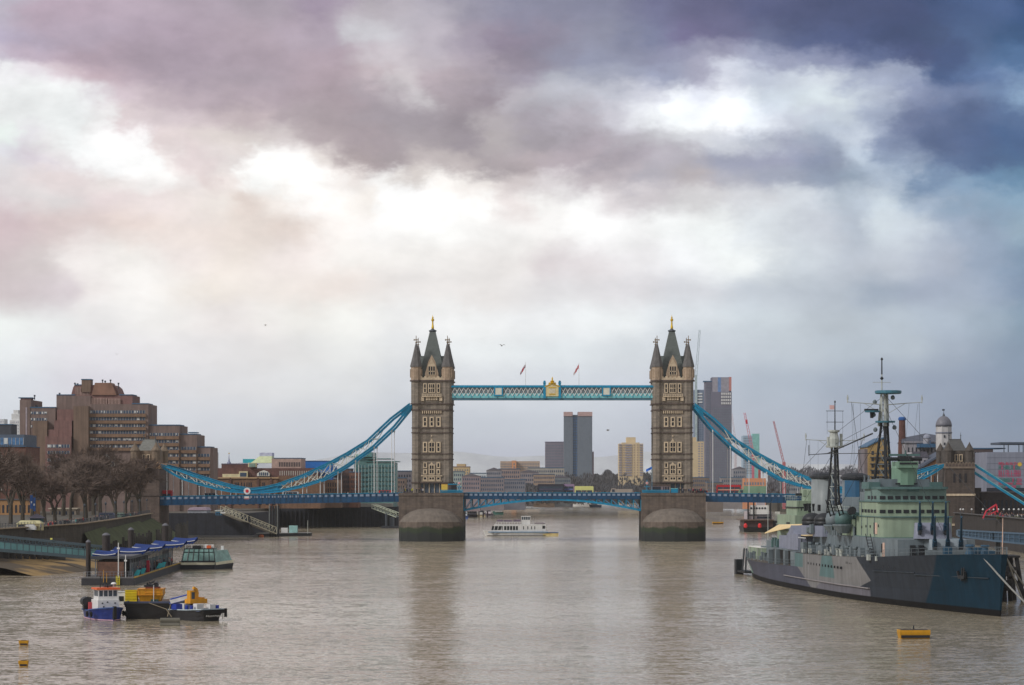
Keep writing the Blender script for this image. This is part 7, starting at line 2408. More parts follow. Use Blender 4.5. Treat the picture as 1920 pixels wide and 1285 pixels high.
mb = MB(); mb.box(X(730, 1100), X(738, 1100), 1102, 1105, 0.9, 4.6); mb.tube((X(724, 1100), 1101, -1), (X(724, 1100), 1101, 6.4), 0.5, 0.5, 8); mb.build("pile_house", m_iron, t)
# ------------------------------------------------------------------ passenger pier pontoon at left
def passenger_pier():
 t = thing("passenger_pier", "black passenger pier pontoon with blue wave shaped canopies and glass screens", "pier", (-85, 500, 0))
 fl = [(-90.5, 496), (-80.3, 496), (-84.5, 587), (-95, 587)]
 mb = MB(); mb.slab(fl, -0.6, 1.35); mb.build("pontoon_hull", mat("pier_hull", (40, 40, 46), 0.6, 0.2, 0.6, streak=0.2), t)
 def lerp(f, g):   # f along the pier, g across (0 left, 1 right)
  l = Vector(fl[0]).lerp(Vector(fl[3]), f); r = Vector(fl[1]).lerp(Vector(fl[2]), f)
  return l.lerp(r, g)
 mb = MB(); mb.slab([tuple(lerp(0.003, 0.02)), tuple(lerp(0.003, 0.98)), tuple(lerp(0.997, 0.98)), tuple(lerp(0.997, 0.02))], 1.355, 1.5); mb.build("pontoon_deck", mat("pier_deck", (84, 82, 82), 0.8), t)
 a, b = lerp(0.01, 0.995), lerp(0.99, 0.995)
 mb = MB(); mb.bar((a.x, a.y, 1.52), (b.x, b.y, 1.52), 0.3, 0.22); mb.build("yellow_edge", mat("edge_yellow", (150, 122, 50), 0.6), t)
 # glass shelter with dark roof beams
 mb = MB()
 for k in range(30):
  p = lerp(0.06 + 0.9 * k / 29, 0.86)
  mb.box(p.x - 0.08, p.x + 0.08, p.y - 0.08, p.y + 0.08, 1.5, 5.0)
  p = lerp(0.06 + 0.9 * k / 29, 0.2)
  mb.box(p.x - 0.08, p.x + 0.08, p.y - 0.08, p.y + 0.08, 1.5, 5.0)
 mb.build_each("shelter_post", mat("shelter_grey", (96, 100, 108), 0.5), t)
 mb = MB()
 p, q, r_, s_ = lerp(0.045, 0.12), lerp(0.045, 0.9), lerp(0.97, 0.9), lerp(0.97, 0.12)
 mb.slab([(p.x, p.y), (q.x, q.y), (r_.x, r_.y), (s_.x, s_.y)], 5.0, 5.5)
 mb.build("shelter_roof", mat("shelter_roof_grey", (52, 54, 60), 0.5), t)
 for g, nm in ((0.84, "glass_screen"), (0.22, "glass_screen")):
  for k in range(12):
   f0, f1 = 0.08 + 0.87 * k / 12, 0.08 + 0.87 * (k + 0.86) / 12
   p, q = lerp(f0, g), lerp(f1, g)
   mb = MB(); mb.bar((p.x, p.y, 2.9), (q.x, q.y, 2.9), 0.06, 2.3); mb.build(nm, glass("screen_glass_%d" % (k % 3), ((66, 84, 96), (52, 62, 76), (80, 98, 104))[k % 3], 0.15), t)
 mb = MB(); p, q = lerp(0.07, 0.3), lerp(0.93, 0.3); mb.bar((p.x, p.y, 3.1), (q.x, q.y, 3.1), 1.4, 3.0); mb.build("inner_core", mat("shelter_inner", (52, 46, 48), 0.7, 0.4, 0.5), t)
 mb = MB(); p, q = lerp(0.05, 0.25), lerp(0.05, 0.75); mb.bar((p.x, p.y, 3.0), (q.x, q.y, 3.0), 0.1, 2.8); mb.build("end_screen", mat("warm_interior", (88, 62, 50), 0.5, 0.5, 0.8), t)
 # blue wave canopies, each a curled sheet with a white rim
 for k, (f, w) in enumerate(((0.06, 3.6), (0.24, 5.6), (0.46, 5.0), (0.68, 5.6), (0.92, 4.2))):
  p = lerp(f, 0.30)
  dirv = (lerp(f + 0.1, 0.78) - lerp(f, 0.30))
  n = 8
  mb = MB(); rim = MB()
  for i in range(n):
   def pt(u_):
    x = -89.6 + 4.4 * f + w * 1.25 * u_
    z = 5.45 + 0.9 * f + 0.35 * (1 - u_) ** 2 + 0.9 * max(0, u_ - 0.35) ** 2
    return x, z
   x0, z0 = pt(i / n); x1, z1 = pt((i + 1) / n)
   y0 = p.y
   mb.add([(x0, y0, z0), (x1, y0, z1), (x1, y0 + 5.0, z1 + 0.75), (x0, y0 + 5.0, z0 + 0.75), (x0, y0, z0 - 0.7), (x1, y0, z1 - 0.7 + 0.075 * i), (x1, y0 + 5.0, z1), (x0, y0 + 5.0, z0)], [(0, 1, 2, 3), (4, 7, 6, 5), (0, 4, 5, 1), (2, 6, 7, 3)])
   rim.bar((x0, y0 - 0.05, z0 + 0.1), (x1, y0 - 0.05, z1 + 0.1), 0.2, 0.14)
  c = mb.build("canopy", mat("canopy_blue", (6, 40, 100), 0.85, 0.15, 0.4), t)
  rim.build("canopy_rim", m_white, c)
 # masts and yellow ladder rails on the near end
 for px, top in ((222, 1018), (235.5, 1041)):
  mb = MB(); Ym = 498; mb.tube((X(px, Ym), Ym, 1.5), (X(px, Ym), Ym, Z(top, Ym)), 0.11, 0.08, 6); mb.box(X(px, Ym) - 0.25, X(px, Ym) + 0.25, Ym - 0.2, Ym + 0.2, Z(top + 12, Ym), Z(top + 9, Ym)); mb.build("mast", m_white, t)
 mb = MB()
 for px in (218, 221, 224):
  mb.bar((X(px, 495.8), 495.8, 0.1), (X(px, 495.8), 495.8, 1.9), 0.1)
 for k in range(4):
  mb.bar((X(218, 495.8), 495.8, 0.3 + k * 0.4), (X(224, 495.8), 495.8, 0.3 + k * 0.4), 0.08)
 mb.build("yellow_ladder", mat("ladder_yellow", (176, 164, 30), 0.5), t)
 mb = MB(); mb.bar((X(194, 495.7), 495.7, 0.6), (X(194, 495.7), 495.7, 3.0), 0.12); mb.bar((X(200, 495.7), 495.7, 0.6), (X(200, 495.7), 495.7, 2.4), 0.12); mb.build("yellow_rail", mat("ladder_yellow2", (150, 110, 40), 0.5), t)
 mb = MB()
 for k in range(14):
  p = lerp(0.004, 0.04 + 0.92 * k / 13); mb.bar((p.x, p.y + 0.2, 1.5), (p.x, p.y + 0.2, 2.6), 0.07)
 p, q = lerp(0.004, 0.04), lerp(0.004, 0.96); mb.bar((p.x, p.y + 0.2, 2.6), (q.x, q.y + 0.2, 2.6), 0.07); mb.bar((p.x, p.y + 0.2, 2.05), (q.x, q.y + 0.2, 2.05), 0.05)
 mb.build("end_railing", mat("shelter_grey", (96, 100, 108), 0.5), t)
 for f in (0.1, 0.2, 0.55, 0.63):       # turquoise gangplank panels along the boarding side
  p = lerp(f, 0.95); mb = MB(); mb.add([(p.x - .7, p.y, 1.6), (p.x + 0.3, p.y, 1.6), (p.x + 0.6, p.y + 1, 2.7), (p.x - 0.2, p.y + 1, 2.7), (p.x - .7, p.y + 0.15, 1.6), (p.x + 0.3, p.y + 0.15, 1.6), (p.x + 0.6, p.y + 1.15, 2.7), (p.x - 0.2, p.y + 1.15, 2.7)], [(0, 1, 2, 3), (7, 6, 5, 4), (0, 4, 5, 1), (1, 5, 6, 2), (2, 6, 7, 3), (3, 7, 4, 0)])
  mb.build("turquoise_panel", mat("panel_turquoise", (36, 140, 146), 0.5), t)
 p = lerp(0.33, 0.93); mb = MB(); mb.box(p.x - 0.3, p.x + 0.3, p.y, p.y + 0.4, 1.5, 3.9); mb.build("red_sign", mat("sign_crimson", (150, 30, 50), 0.5), t)
 return lerp
lerp_pier = passenger_pier()
for px, w, top, Y, lab in ((165.5, 9, 1013, 503, "slim dark mooring pile at the near left end of the passenger pier"), (199, 15, 1000, 520, "thick dark mooring pile with a pale domed cap among the blue canopies"),
                           (245.5, 11, 990, 562, "dark mooring pile behind the middle blue canopies"), (310, 12, 982, 600, "dark mooring pile at the far end of the passenger pier")):
 t = thing("mooring_pile", lab, "pile", (X(px, Y), Y, 0))
 r = w / 2 * Y / F
 x = X(px, Y)
 mb = MB(); mb.tube((x, Y, -2), (x, Y, Z(top + 4, Y)), r, r, 14); mb.build("shaft", mat("pile_dark", (44, 38, 38), 0.7, 0.25, 0.8, streak=0.3), t)
 mb = MB(); mb.lathe(x, Y, [(r * 1.06, Z(top + 4.2, Y)), (r * 1.06, Z(top + 3, Y)), (r * 0.5, Z(top, Y)), (0.03, Z(top - 1, Y))], 14); mb.build("pile_cap", mat("pile_cap_grey", (84, 84, 90), 0.6), t)
def footbridge():
 Y = 532.0
 t = thing("pier_footbridge", "long dark teal lattice footbridge from the left bank to the passenger pier", "footbridge", (X(80, Y), Y, 6))
 x0, x1 = X(-60, Y), X(193, Y)
 zt0, zt1 = Z(1000, Y), Z(1026, Y)
 zb0, zb1 = Z(1027, Y), Z(1048, Y)
 def L(a, b, f): return a + (b - a) * f
 m1 = mat("footbridge_steel", (48, 62, 70), 0.5, 0.2, 0.6)
 m2 = mat("footbridge_panel", (62, 96, 100), 0.4, 0.25, 0.3)
 n = 22
 for y in (Y, Y + 3.4):
  mb = MB(); mb.bar((x0, y, zt0), (x1, y, zt1), 0.35, 0.4); mb.bar((x0, y, zb0), (x1, y, zb1), 0.4, 0.6); mb.bar((x0, y, L(zb0, zt0, 0.62)), (x1, y, L(zb1, zt1, 0.62)), 0.16, 0.16)
  mb.build("truss_chords", m1, t)
  mb = MB()
  for k in range(n + 1):
   f = k / n
   x = L(x0, x1, f); mb.bar((x, y, L(zb0, zb1, f)), (x, y, L(zt0, zt1, f)), 0.16)
   if k < n:
    g = (k + 1) / n
    mb.bar((x, y, L(zb0, zb1, f) + 1.9), (L(x0, x1, g), y, L(zt0, zt1, g)), 0.09)
  mb.build("truss_posts", m1, t)
 mb = MB(); mb.bar((x0, Y + 1.7, zb0 - 0.12), (x1, Y + 1.7, zb1 - 0.12), 3.0, 0.3); mb.build("footway", m1, t)
 for k in range(n):
  f, g = (k + 0.06) / n, (k + 0.94) / n
  mb = MB()
  xa, xb = L(x0, x1, f), L(x0, x1, g)
  za, zb_ = L(zb0, zb1, f), L(zb0, zb1, g)
  mb.prism([(xa, za + 0.35), (xb, zb_ + 0.35), (xb, zb_ + 1.75), (xa, za + 1.75)], Y - 0.05, Y + 0.05)
  mb.build("side_panel", m2, t)
 mb = MB(); mb.box(X(95, Y), X(99, Y), Y - 0.5, Y - 0.3, Z(1012, Y), Z(1009, Y)); mb.build("lamp_box", mat("lamp_yellow", (196, 186, 90), 0.5), t)
footbridge()
# ------------------------------------------------------------------ boats
def boat_hull(mb, L, B, zb, zs, bow=0.3, stern_w=0.8, z0=-0.5, n=12, transom=True):
 """simple displacement hull along +x (bow at x=0, stern at L); sheer zb at the bow, zs at the stern"""
 st = []
 for k in range(n + 1):
  f = k / n
  w = B / 2 * min(1.0, (f / bow) ** 0.6) if f < bow else B / 2
  if f > 0.7: w *= 1 - (1 - stern_w) * ((f - 0.7) / 0.3) ** 2
  zd = zb + (zs - zb) * min(1, f * 1.8) if f < 0.56 else zs
  wl = w * (0.55 if f < 0.15 else 0.86)
  st.append((f * L, max(0.04, wl), max(0.12, w), zd, -0.9 * (1 - f / bow) if f < bow else 0))
 hull_mesh(mb, st, z0)
 return st
def local_thing(name, label, cat, px, Y, z, ang, group=None):
 return thing(name, label, cat, (X(px, Y), Y, z), ang, group)
def lb(t, nm, m, *boxes, parent=None):
 mb = MB()
 for b in boxes: mb.box(*b)
 return mb.build(nm, m, parent or t, True)
m_blackhull = mat("black_hull", (34, 34, 38), 0.6, 0.25, 0.6, streak=0.2)
m_bluehull = mat("blue_hull", (16, 36, 100), 0.45, 0.2, 0.5, streak=0.15)
m_bwhite = mat("boat_white", (206, 206, 208), 0.5, 0.1, 0.8, streak=0.12)
m_orange = mat("safety_orange", (196, 84, 40), 0.5, 0.15, 1.0)
m_yellow = mat("plant_yellow", (190, 128, 22), 0.5, 0.18, 0.8, streak=0.25)
m_lemon = mat("lemon_yellow", (192, 168, 24), 0.5, 0.12, 0.8)
m_glassd = glass("cabin_glass", (52, 62, 74), 0.12)
m_tyre = mat("rubber_black", (18, 18, 20), 0.8)
def tug():
 Y = 372.0
 # bow points to the viewer and slightly right; local +x runs aft
 ang = math.atan2(0.92, -0.38)
 t = local_thing("blue_tug", "blue tug boat with white wheelhouse and orange roof, left end of the moored work boats", "tug", 213, Y - 2.5, 0, ang)
 mb = MB()
 st = boat_hull(mb, 13.0, 5.2, 2.7, 1.75, 0.38, 0.8)
 mb.build("hull", m_bluehull, t, True)
 mb = MB()
 for a, b in zip(st[:-1], st[1:]):
  for sg in (-1, 1):
   mb.bar((a[0], sg * a[1] * 1.0, 0.16), (b[0], sg * b[1] * 1.0, 0.16), 0.10, 0.16)
 mb.build("waterline_stripe", mat("stripe_pink", (176, 140, 150), 0.6), t, True)
 mb = MB()
 for a, b in zip(st[:-1], st[1:]):
  for sg in (-1, 1):
   mb.bar((a[0] + a[4], sg * a[2], a[3]), (b[0] + b[4], sg * b[2], b[3]), 0.22, 0.2)
 mb.build("rubbing_strake", mat("strake_blue", (46, 70, 120), 0.6), t, True)
 lb(t, "stem_fender", m_tyre, (-1.15, -0.2, -0.22, 0.22, 0.4, 2.9))
 mb = MB()
 for (s, y, z) in ((3.6, 2.75, 1.2), (6.0, 2.85, 1.1), (3.2, -2.7, 1.2), (5.6, -2.85, 1.15), (8.0, -2.85, 1.1)):
  for k in range(10):
   a0, a1 = k * math.pi / 5, (k + 1) * math.pi / 5
   mb.tube((s + 0.42 * math.cos(a0), y, z + 0.42 * math.sin(a0)), (s + 0.42 * math.cos(a1), y, z + 0.42 * math.sin(a1)), 0.16, 0.16, 6)
  mb.build("tyre_fender", m_tyre, t, True)
  mb = MB()
 lb(t, "deckhouse", m_bwhite, (3.4, 8.6, -1.7, 1.7, 1.8, 3.9))
 wh = lb(t, "wheelhouse", m_bwhite, (3.8, 7.2, -1.55, 1.55, 3.9, 4.6), (3.8, 7.2, -1.55, 1.55, 5.75, 5.9), *[(3.8 if k < 5 else 7.05, 3.95 if k < 5 else 7.2, -1.55 + (k % 5) * 0.74, -1.41 + (k % 5) * 0.74, 4.6, 5.75) for k in range(10)])
 lb(t, "wheelhouse_window", m_glassd, (3.9, 7.1, -1.42, 1.42, 4.6, 5.75), parent=wh)
 lb(t, "wheelhouse_roof", m_orange, (3.5, 7.5, -1.85, 1.85, 5.9, 6.25))
 mb = MB()
 for (y, z) in ((-1.0, 3.3), (0.2, 3.5), (1.0, 3.3), (-0.8, 2.5), (0.8, 2.6)):
  mb.tube((3.3, y, z), (3.44, y, z), 0.14, 0.14, 8)
 mb.build("portholes", m_wdark, t, True)
 mb = MB(); mb.tube((5.4, -0.3, 6.2), (5.4, -0.3, 7.1), 0.12, 0.1, 6); mb.box(4.8, 6.2, -0.9, 0.4, 6.4, 6.7); mb.tube((5.4, 0.9, 6.2), (5.4, 0.9, 8.6), 0.08, 0.06, 6); mb.build("roof_gear", m_wdark, t, True)
 mb = MB(); mb.dome(5.2, -1.2, 6.9, 0.45, 0.4, 10, 4); mb.tube((5.2, -1.2, 6.2), (5.2, -1.2, 6.9), 0.08, 0.08, 6); mb.build("radar_dome", m_bwhite, t, True)
 t.scale = (0.92, 0.92, 0.74)
 # life raft drum and winch at the stern quarter
 mb = MB(); mb.tube((8.2, 2.2, 3.4), (10.0, 2.2, 3.4), 0.95, 0.95, 12); mb.box(8.6, 9.6, 1.6, 2.8, 1.7, 2.8); mb.build("winch_drum", m_wdark, t, True)
 lb(t, "red_locker", mat("locker_red", (160, 60, 66), 0.6), (7.6, 8.3, 1.75, 2.2, 1.9, 3.3))
 lb(t, "life_raft", m_bwhite, (8.0, 9.4, -2.4, -1.4, 2.4, 3.6))
tug()
def hopper_barge():
 Y = 376.0
 t = local_thing("black_barge", "black dumb barge with sloping bow between the blue tug and the dark work boat", "barge", 284, Y, 0, R(90) + R(3))
 mb = MB()
 hull_mesh(mb, [(-0.8, 3.1, 3.85, 2.9, -1.0), (1.0, 3.8, 3.9, 2.8, 0), (14, 3.9, 3.9, 2.6, 0), (16, 3.4, 3.8, 2.6, 0.3)], -0.6)
 mb.build("hull", m_blackhull, t, True)
 lb(t, "coaming", mat("barge_rail", (58, 64, 84), 0.6), (-0.7, 15.5, -3.9, -3.6, 2.65, 3.1), (-0.7, 15.5, 3.6, 3.9, 2.65, 3.1), (-1.0, -0.6, -3.9, 3.9, 2.9, 3.2))
 lb(t, "hold_cover", mat("barge_rust", (70, 54, 46), 0.8, 0.3), (1, 15, -3.4, 3.4, 2.4, 2.75))
 mb = MB(); mb.tube((-1.8, 0.2, 3.0), (-2.6, -2.4, 1.9), 0.06, 0.06, 6); mb.tube((-1.8, -3.0, 3.0), (-2.9, -2.6, 0.6), 0.08, 0.08, 6); mb.tube((-2.6, -2.4, 1.9), (-3.0, -3.2, 0.5), 0.06, 0.06, 6); mb.build("mooring_rope", mat("rope_tan", (120, 110, 92), 0.8), t, True)
 # the orange grab hopper that rests on it is a thing of its own
 h = local_thing("orange_hopper", "big orange steel hopper with a black engine on top, standing on the black barge", "hopper", 283, Y + 3.0, 1.97, R(90) + R(3))
 h.scale = (0.72, 0.72, 0.56)
 t.scale = (1, 1, 0.8)
 mb = MB()
 mb.taper(0.4, 4.2, -1.6, 2.0, 0, -0.2, 5.0, -2.3, 2.6, 2.4)
 mb.box(-0.25, 5.1, -2.4, 2.7, 2.4, 3.9)
 mb.build("bin", m_yellow, h, True)
 lb(h, "rim", mat("hopper_rim", (190, 122, 20), 0.5), (-0.4, 5.2, -2.5, 2.8, 3.9, 4.05), (-0.32, -0.26, -2.4, 2.7, 2.35, 2.5), (-0.34, -0.26, -2.0, 1.2, 2.9, 3.15))
 mb = MB()
 for y in (-1.9, -0.4, 1.1, 2.3):
  mb.box(-0.32, -0.26, y - 0.07, y + 0.07, 2.5, 3.9)
 mb.build("stiffeners", mat("hopper_shade", (176, 112, 20), 0.5), h, True)
 lb(h, "engine_base", mat("engine_rust", (84, 38, 28), 0.7), (0.6, 3.4, -1.6, 1.2, 4.06, 4.5))
 mb = MB(); mb.box(0.9, 3.0, -1.3, 0.6, 4.5, 5.2); mb.tube((1.0, -0.9, 5.2), (2.8, -0.9, 5.5), 0.45, 0.35, 10); mb.tube((1.6, 0.9, 4.5), (1.6, 0.9, 5.6), 0.22, 0.22, 8); mb.box(1.0, 2.2, 0.2, 1.5, 4.5, 5.0); mb.tube((1.2, 0.3, 5.5), (2.6, -0.4, 5.9), 0.25, 0.2, 8); mb.build("engine", m_wdark, h, True)
 mb = MB(); mb.bar((-0.5, -0.6, 0.0), (-0.5, -0.6, 5.0), 0.14); mb.build("white_post", m_bwhite, h, True)
 lb(h, "control_box", mat("box_dark_teal", (40, 66, 60), 0.6), (-0.4, 0.36, -1.5, 0.0, 0.2, 1.3))
 for k, (px, py0, lab) in enumerate(((244.5, 1111, "lemon yellow crate beside the orange hopper"),)):
  c = local_thing("yellow_crate", "lemon yellow ribbed container on the barge, left of the orange hopper", "container", px + 2, Y + 4.0, 1.97, R(90) + R(3))
  c.scale = (0.9, 0.9, 0.8)
  lb(c, "box_body", m_lemon, (-0.8, 1.6, -0.95, 0.95, 0.25, 2.5))
  lb(c, "ribs", mat("crate_ribs", (188, 160, 14), 0.5), *[(-0.87, -0.802, -0.97, 0.97, 0.4 + k * 0.5, 0.62 + k * 0.5) for k in range(5)])
  lb(c, "skid", m_wdark, (-0.8, 1.6, -0.95, 0.95, 0, 0.25))
 c = local_thing("white_locker", "white locker on the barge between the tug's wheelhouse and the yellow container", "locker", 231, Y + 5.0, 1.97, R(90))
 c.scale = (0.9, 0.9, 0.8)
 lb(c, "box_body", m_bwhite, (-0.6, 1.0, -0.9, 0.8, 0, 2.1))
 lb(c, "lid", mat("lid_grey", (170, 172, 174), 0.6), (-0.7, 1.1, -1.0, 0.9, 2.1, 2.25))
 lb(c, "dark_hatch", m_wdark, (-0.66, -0.602, -0.2, 0.6, 0.5, 1.4))
hopper_barge()
def float_pontoon():
 Y = 358.0
 t = local_thing("float_pontoon", "small grey oval float lying against the black barge's bow", "float", 319, Y, 0, 0)
 w = X(340, Y) - X(298, Y)
 mb = MB()
 for z, r in ((0.1, 0.42), (0.75, 0.34)):
  mb.tube((-w / 2 + 0.2, 0, z), (w / 2 - 0.2, 0, z), r, r, 10)
 mb.build("float_tubes", mat("float_grey", (84, 82, 74), 0.7), t, True)
 lb(t, "float_deck", mat("float_deck", (66, 64, 58), 0.7), (-w / 2 + 0.4, w / 2 - 0.4, -0.3, 0.9, 0.3, 0.55))
float_pontoon()
def workboat():
 Y = 374.0
 ang = math.atan2(0.8, -0.6)
 t = local_thing("work_boat", "dark hulled work boat with a yellow deck crane, right end of moored group", "work boat", 393, Y - 4.0, 0, ang)
 t.scale = (0.82, 0.82, 0.72)
 mb = MB()
 hull_mesh(mb, [(-0.5, 1.4, 2.3, 2.35, -0.9), (0.8, 2.3, 2.7, 2.25, -0.2), (3, 2.7, 2.9, 2.1, 0), (11, 2.8, 2.9, 1.9, 0), (12.4, 2.4, 2.7, 1.9, 0.2)], -0.5)
 mb.build("hull", m_blackhull, t, True)
 mb = MB()
 L = [(-1.3, 2.3, 2.4), (0.8, 2.75, 2.3), (3, 2.95, 2.15), (11, 2.95, 1.95)]
 for a, b in zip(L[:-1], L[1:]):
  for sg in (-1, 1):
   mb.bar((a[0], sg * a[1], a[2]), (b[0], sg * b[1], b[2]), 0.2, 0.18)
 mb.bar((-1.35, -2.3, 2.42), (-1.35, 2.3, 2.42), 0.2, 0.18)
 mb.build("pale_gunwale", mat("gunwale_pale", (150, 162, 170), 0.6), t, True)
 lb(t, "bow_fender", m_tyre, (-1.75, -1.45, -2.2, 2.2, 1.6, 2.3), (-1.75, -1.4, -2.5, -2.1, 0.8, 2.5))
 mb = MB()
 rnd = random.Random(4)
 y = -1.6
 for k in range(9):         # white script lettering, too small to read
  mb.bar((-1.3 + 0.02 * k, y, 0.9 + rnd.uniform(-0.1, 0.1)), (-1.3, y + 0.16, 1.2 + rnd.uniform(-0.1, 0.1)), 0.05, 0.08)
  mb.bar((-1.3, y + 0.16, 1.2), (-1.3, y + 0.3, 0.95), 0.05, 0.08)
  y += 0.34
 mb.box(-1.22, -1.12, -2.05, -1.9, 0.3, 1.9)
 mb.build("hull_lettering", m_bwhite, t, True)
 lb(t, "deck", mat("boat_deck_blue", (60, 70, 96), 0.7), (-0.9, 12, -2.55, 2.55, 1.95, 2.06))
 # deck boxes and drums
 for k, (x, y, w, l, h) in enumerate(((1.0, -1.2, 1.1, 1.3, 1.15), (1.6, 0.95, 1.3, 1.4, 1.3), (5.6, 1.4, 1.2, 1.6, 1.2))):
  lb(t, "deck_box", m_bwhite, (x, x + l, y - w / 2, y + w / 2, 2.07, 2.07 + h))
 mb = MB()
 for (x, y) in ((1.2, -2.2), (2.4, 2.25), (4.2, 2.2), (3.4, -2.2)):
  mb.lathe(x, y, [(0.3, 2.07), (0.32, 2.4), (0.32, 3.0), (0.28, 3.05)], 10)
 mb.build("blue_drums", mat("drum_blue", (30, 50, 130), 0.5), t, True)
 # white launch with blue trim hoisted aslant at the stern
 mb = MB(); mb.bar((8.2, 3.3, 3.6), (6.6, 0.4, 4.6), 1.2, 0.8); mb.build("slung_tank", m_bwhite, t, True)
 mb = MB(); mb.bar((8.2, 3.3, 4.08), (6.6, 0.4, 5.08), 1.24, 0.2); mb.bar((8.3, 3.4, 3.2), (6.7, 0.5, 4.1), 1.2, 0.14); mb.build("blue_trim", mat("trim_blue", (30, 64, 150), 0.5), t, True)
 lb(t, "stern_locker", mat("drum_blue", (30, 50, 130), 0.5), (6.2, 7.2, -0.6, 0.3, 3.2, 4.5), (6.2, 8, 0.3, 3.2, 2.06, 3.2))
 # yellow crane: pedestal, body, folded jib
 cr = lb(t, "crane_body", m_yellow, (4.2, 6.2, -1.9, 1.5, 3.3, 4.2))
 lb(t, "crane_pedestal", m_wdark, (4.6, 5.6, -0.6, 0.6, 2.06, 3.3), parent=cr)
 mb = MB(); mb.box(4.4, 5.6, 0.2, 0.45, 4.2, 5.9); mb.box(4.4, 5.6, 1.15, 1.4, 4.2, 5.6); mb.box(4.4, 5.6, 0.2, 1.4, 5.6, 5.9); mb.build("crane_cab", m_yellow, cr, True)
 lb(t, "cab_glass", m_glassd, (4.5, 5.5, 0.45, 1.15, 4.2, 5.6), parent=cr)
 mb = MB()
 pts = [(5.0, -0.2, 4.2), (5.0, -0.25, 5.6), (5.0, 0.1, 6.3), (5.0, 0.5, 6.4)]
 for a, b in zip(pts[:-1], pts[1:]): mb.bar(a, b, 0.45, 0.55)
 mb.bar((5.0, -1.7, 4.2), (5.0, 0.1, 4.4), 0.4, 0.5)
 mb.build("folded_jib", m_yellow, cr, True)
workboat()
def tour_boat():
 Y = 587.0
 t = local_thing("glass_tour_boat", "low teal glass roofed sightseeing boat berthed at the far end of the passenger pier", "tour boat", 383, Y, 0, 0)
 x0, x1 = X(336, Y) - X(383, Y), X(432, Y) - X(383, Y)
 mb = MB()
 mb.add([(x0, 0, -0.4), (x1 - 3.6, 0, -0.4), (x1 - 0.4, 6, -0.4), (x0, 9, -0.4), (x0, 0, 0.9), (x1 - 3.6, 0, 0.9), (x1, 6, 1.3), (x0, 9, 0.9)], [(3, 2, 1, 0), (4, 5, 6, 7), (0, 1, 5, 4), (1, 2, 6, 5), (2, 3, 7, 6), (3, 0, 4, 7)])
 mb.build("hull", mat("tour_hull", (24, 28, 38), 0.5), t, True)
 mb = MB()
 mb.box(x0 + 0.1, x1 - 3.7, -0.06, 0.0, 0.95, 1.6)
 mb.add([(x1 - 3.6, -0.06, 0.95), (x1, 5.9, 1.35), (x1, 5.9, 2.0), (x1 - 3.6, -0.06, 1.6), (x1 - 3.7, 0.1, 0.95), (x1 - 0.1, 6.1, 1.35), (x1 - 0.1, 6.1, 2.0), (x1 - 3.7, 0.1, 1.6)], [(0, 1, 2, 3), (7, 6, 5, 4), (3, 2, 6, 7), (0, 4, 5, 1)])
 mb.build("cream_band", mat("tour_cream", (186, 180, 160), 0.6), t, True)
 # sloping glass saloon
 mb = MB(); mb.taper(x0 + 0.3, x1 - 3.4, 0.05, 8.6, 0.9, x0 + 1.0, x1 - 4.0, 1.2, 7.6, 4.7); mb.add([(x1 - 3.38, 0.1, 1.6), (x1 - 0.4, 6.0, 1.9), (x1 - 1.4, 6.0, 4.3), (x1 - 3.9, 1.2, 4.3), (x1 - 3.9, 3.2, 1.6), (x1 - 1.0, 8.2, 1.9), (x1 - 2, 8, 4.3), (x1 - 4.2, 4, 4.3)], [(0, 1, 2, 3), (3, 2, 6, 7), (1, 5, 6, 2), (0, 3, 7, 4), (7, 6, 5, 4), (0, 4, 5, 1)])
 mb.build("saloon_glass", glass("saloon_teal", (104, 134, 130), 0.15), t, True)
 mb = MB()
 n = 6
 for k in range(n + 1):
  f = k / n
  xb, xt = x0 + 0.3 + (x1 - 3.4 - x0 - 0.3) * f, x0 + 1.0 + (x1 - 4.0 - x0 - 1.0) * f
  mb.bar((xb, -0.02, 0.9), (xt, 1.14, 4.7), 0.16, 0.12)
  mb.bar((xt, 1.2, 4.74), (xt, 7.6, 4.74), 0.14, 0.1)
 for f, z in ((0.0, 0.95), (0.28, 1.9), (0.8, 3.9), (1.0, 4.7)):
  mb.bar((x0 + 0.3 + 0.7 * f, -0.03 + 1.16 * f, z), (x1 - 3.4 - 0.6 * f, -0.03 + 1.16 * f, z), 0.14, 0.14)
 mb.build("glazing_bars", m_wdark, t, True)
 lb(t, "sill", mat("tour_sill", (30, 36, 44), 0.5), (x0, x1 - 3.5, -0.12, 0.04, 1.62, 1.85))
 lb(t, "roof_rail", m_white, (x0 + 1.2, x1 - 4.2, 1.4, 1.5, 5.5, 5.6), *[(x0 + 1.2 + k * 1.4, x0 + 1.28 + k * 1.4, 1.4, 1.48, 4.7, 5.5) for k in range(5)])
 lb(t, "name_board", m_wdark, (x0 + 3.0, x0 + 4.8, 1.0, 1.12, 4.75, 5.4))
 lb(t, "orange_life_ring_box", m_orange, (x1 - 5.6, x1 - 4.6, 1.3, 1.8, 4.75, 5.4))
 lb(t, "roof_lockers", m_bwhite, (x0 + 5.4, x0 + 6.0, 3, 4, 4.7, 5.6), (x1 - 4.6, x1 - 4.1, 2, 3, 4.3, 5.6), (x1 - 2.8, x1 - 2.2, 5, 6, 4.3, 5.2))
tour_boat()
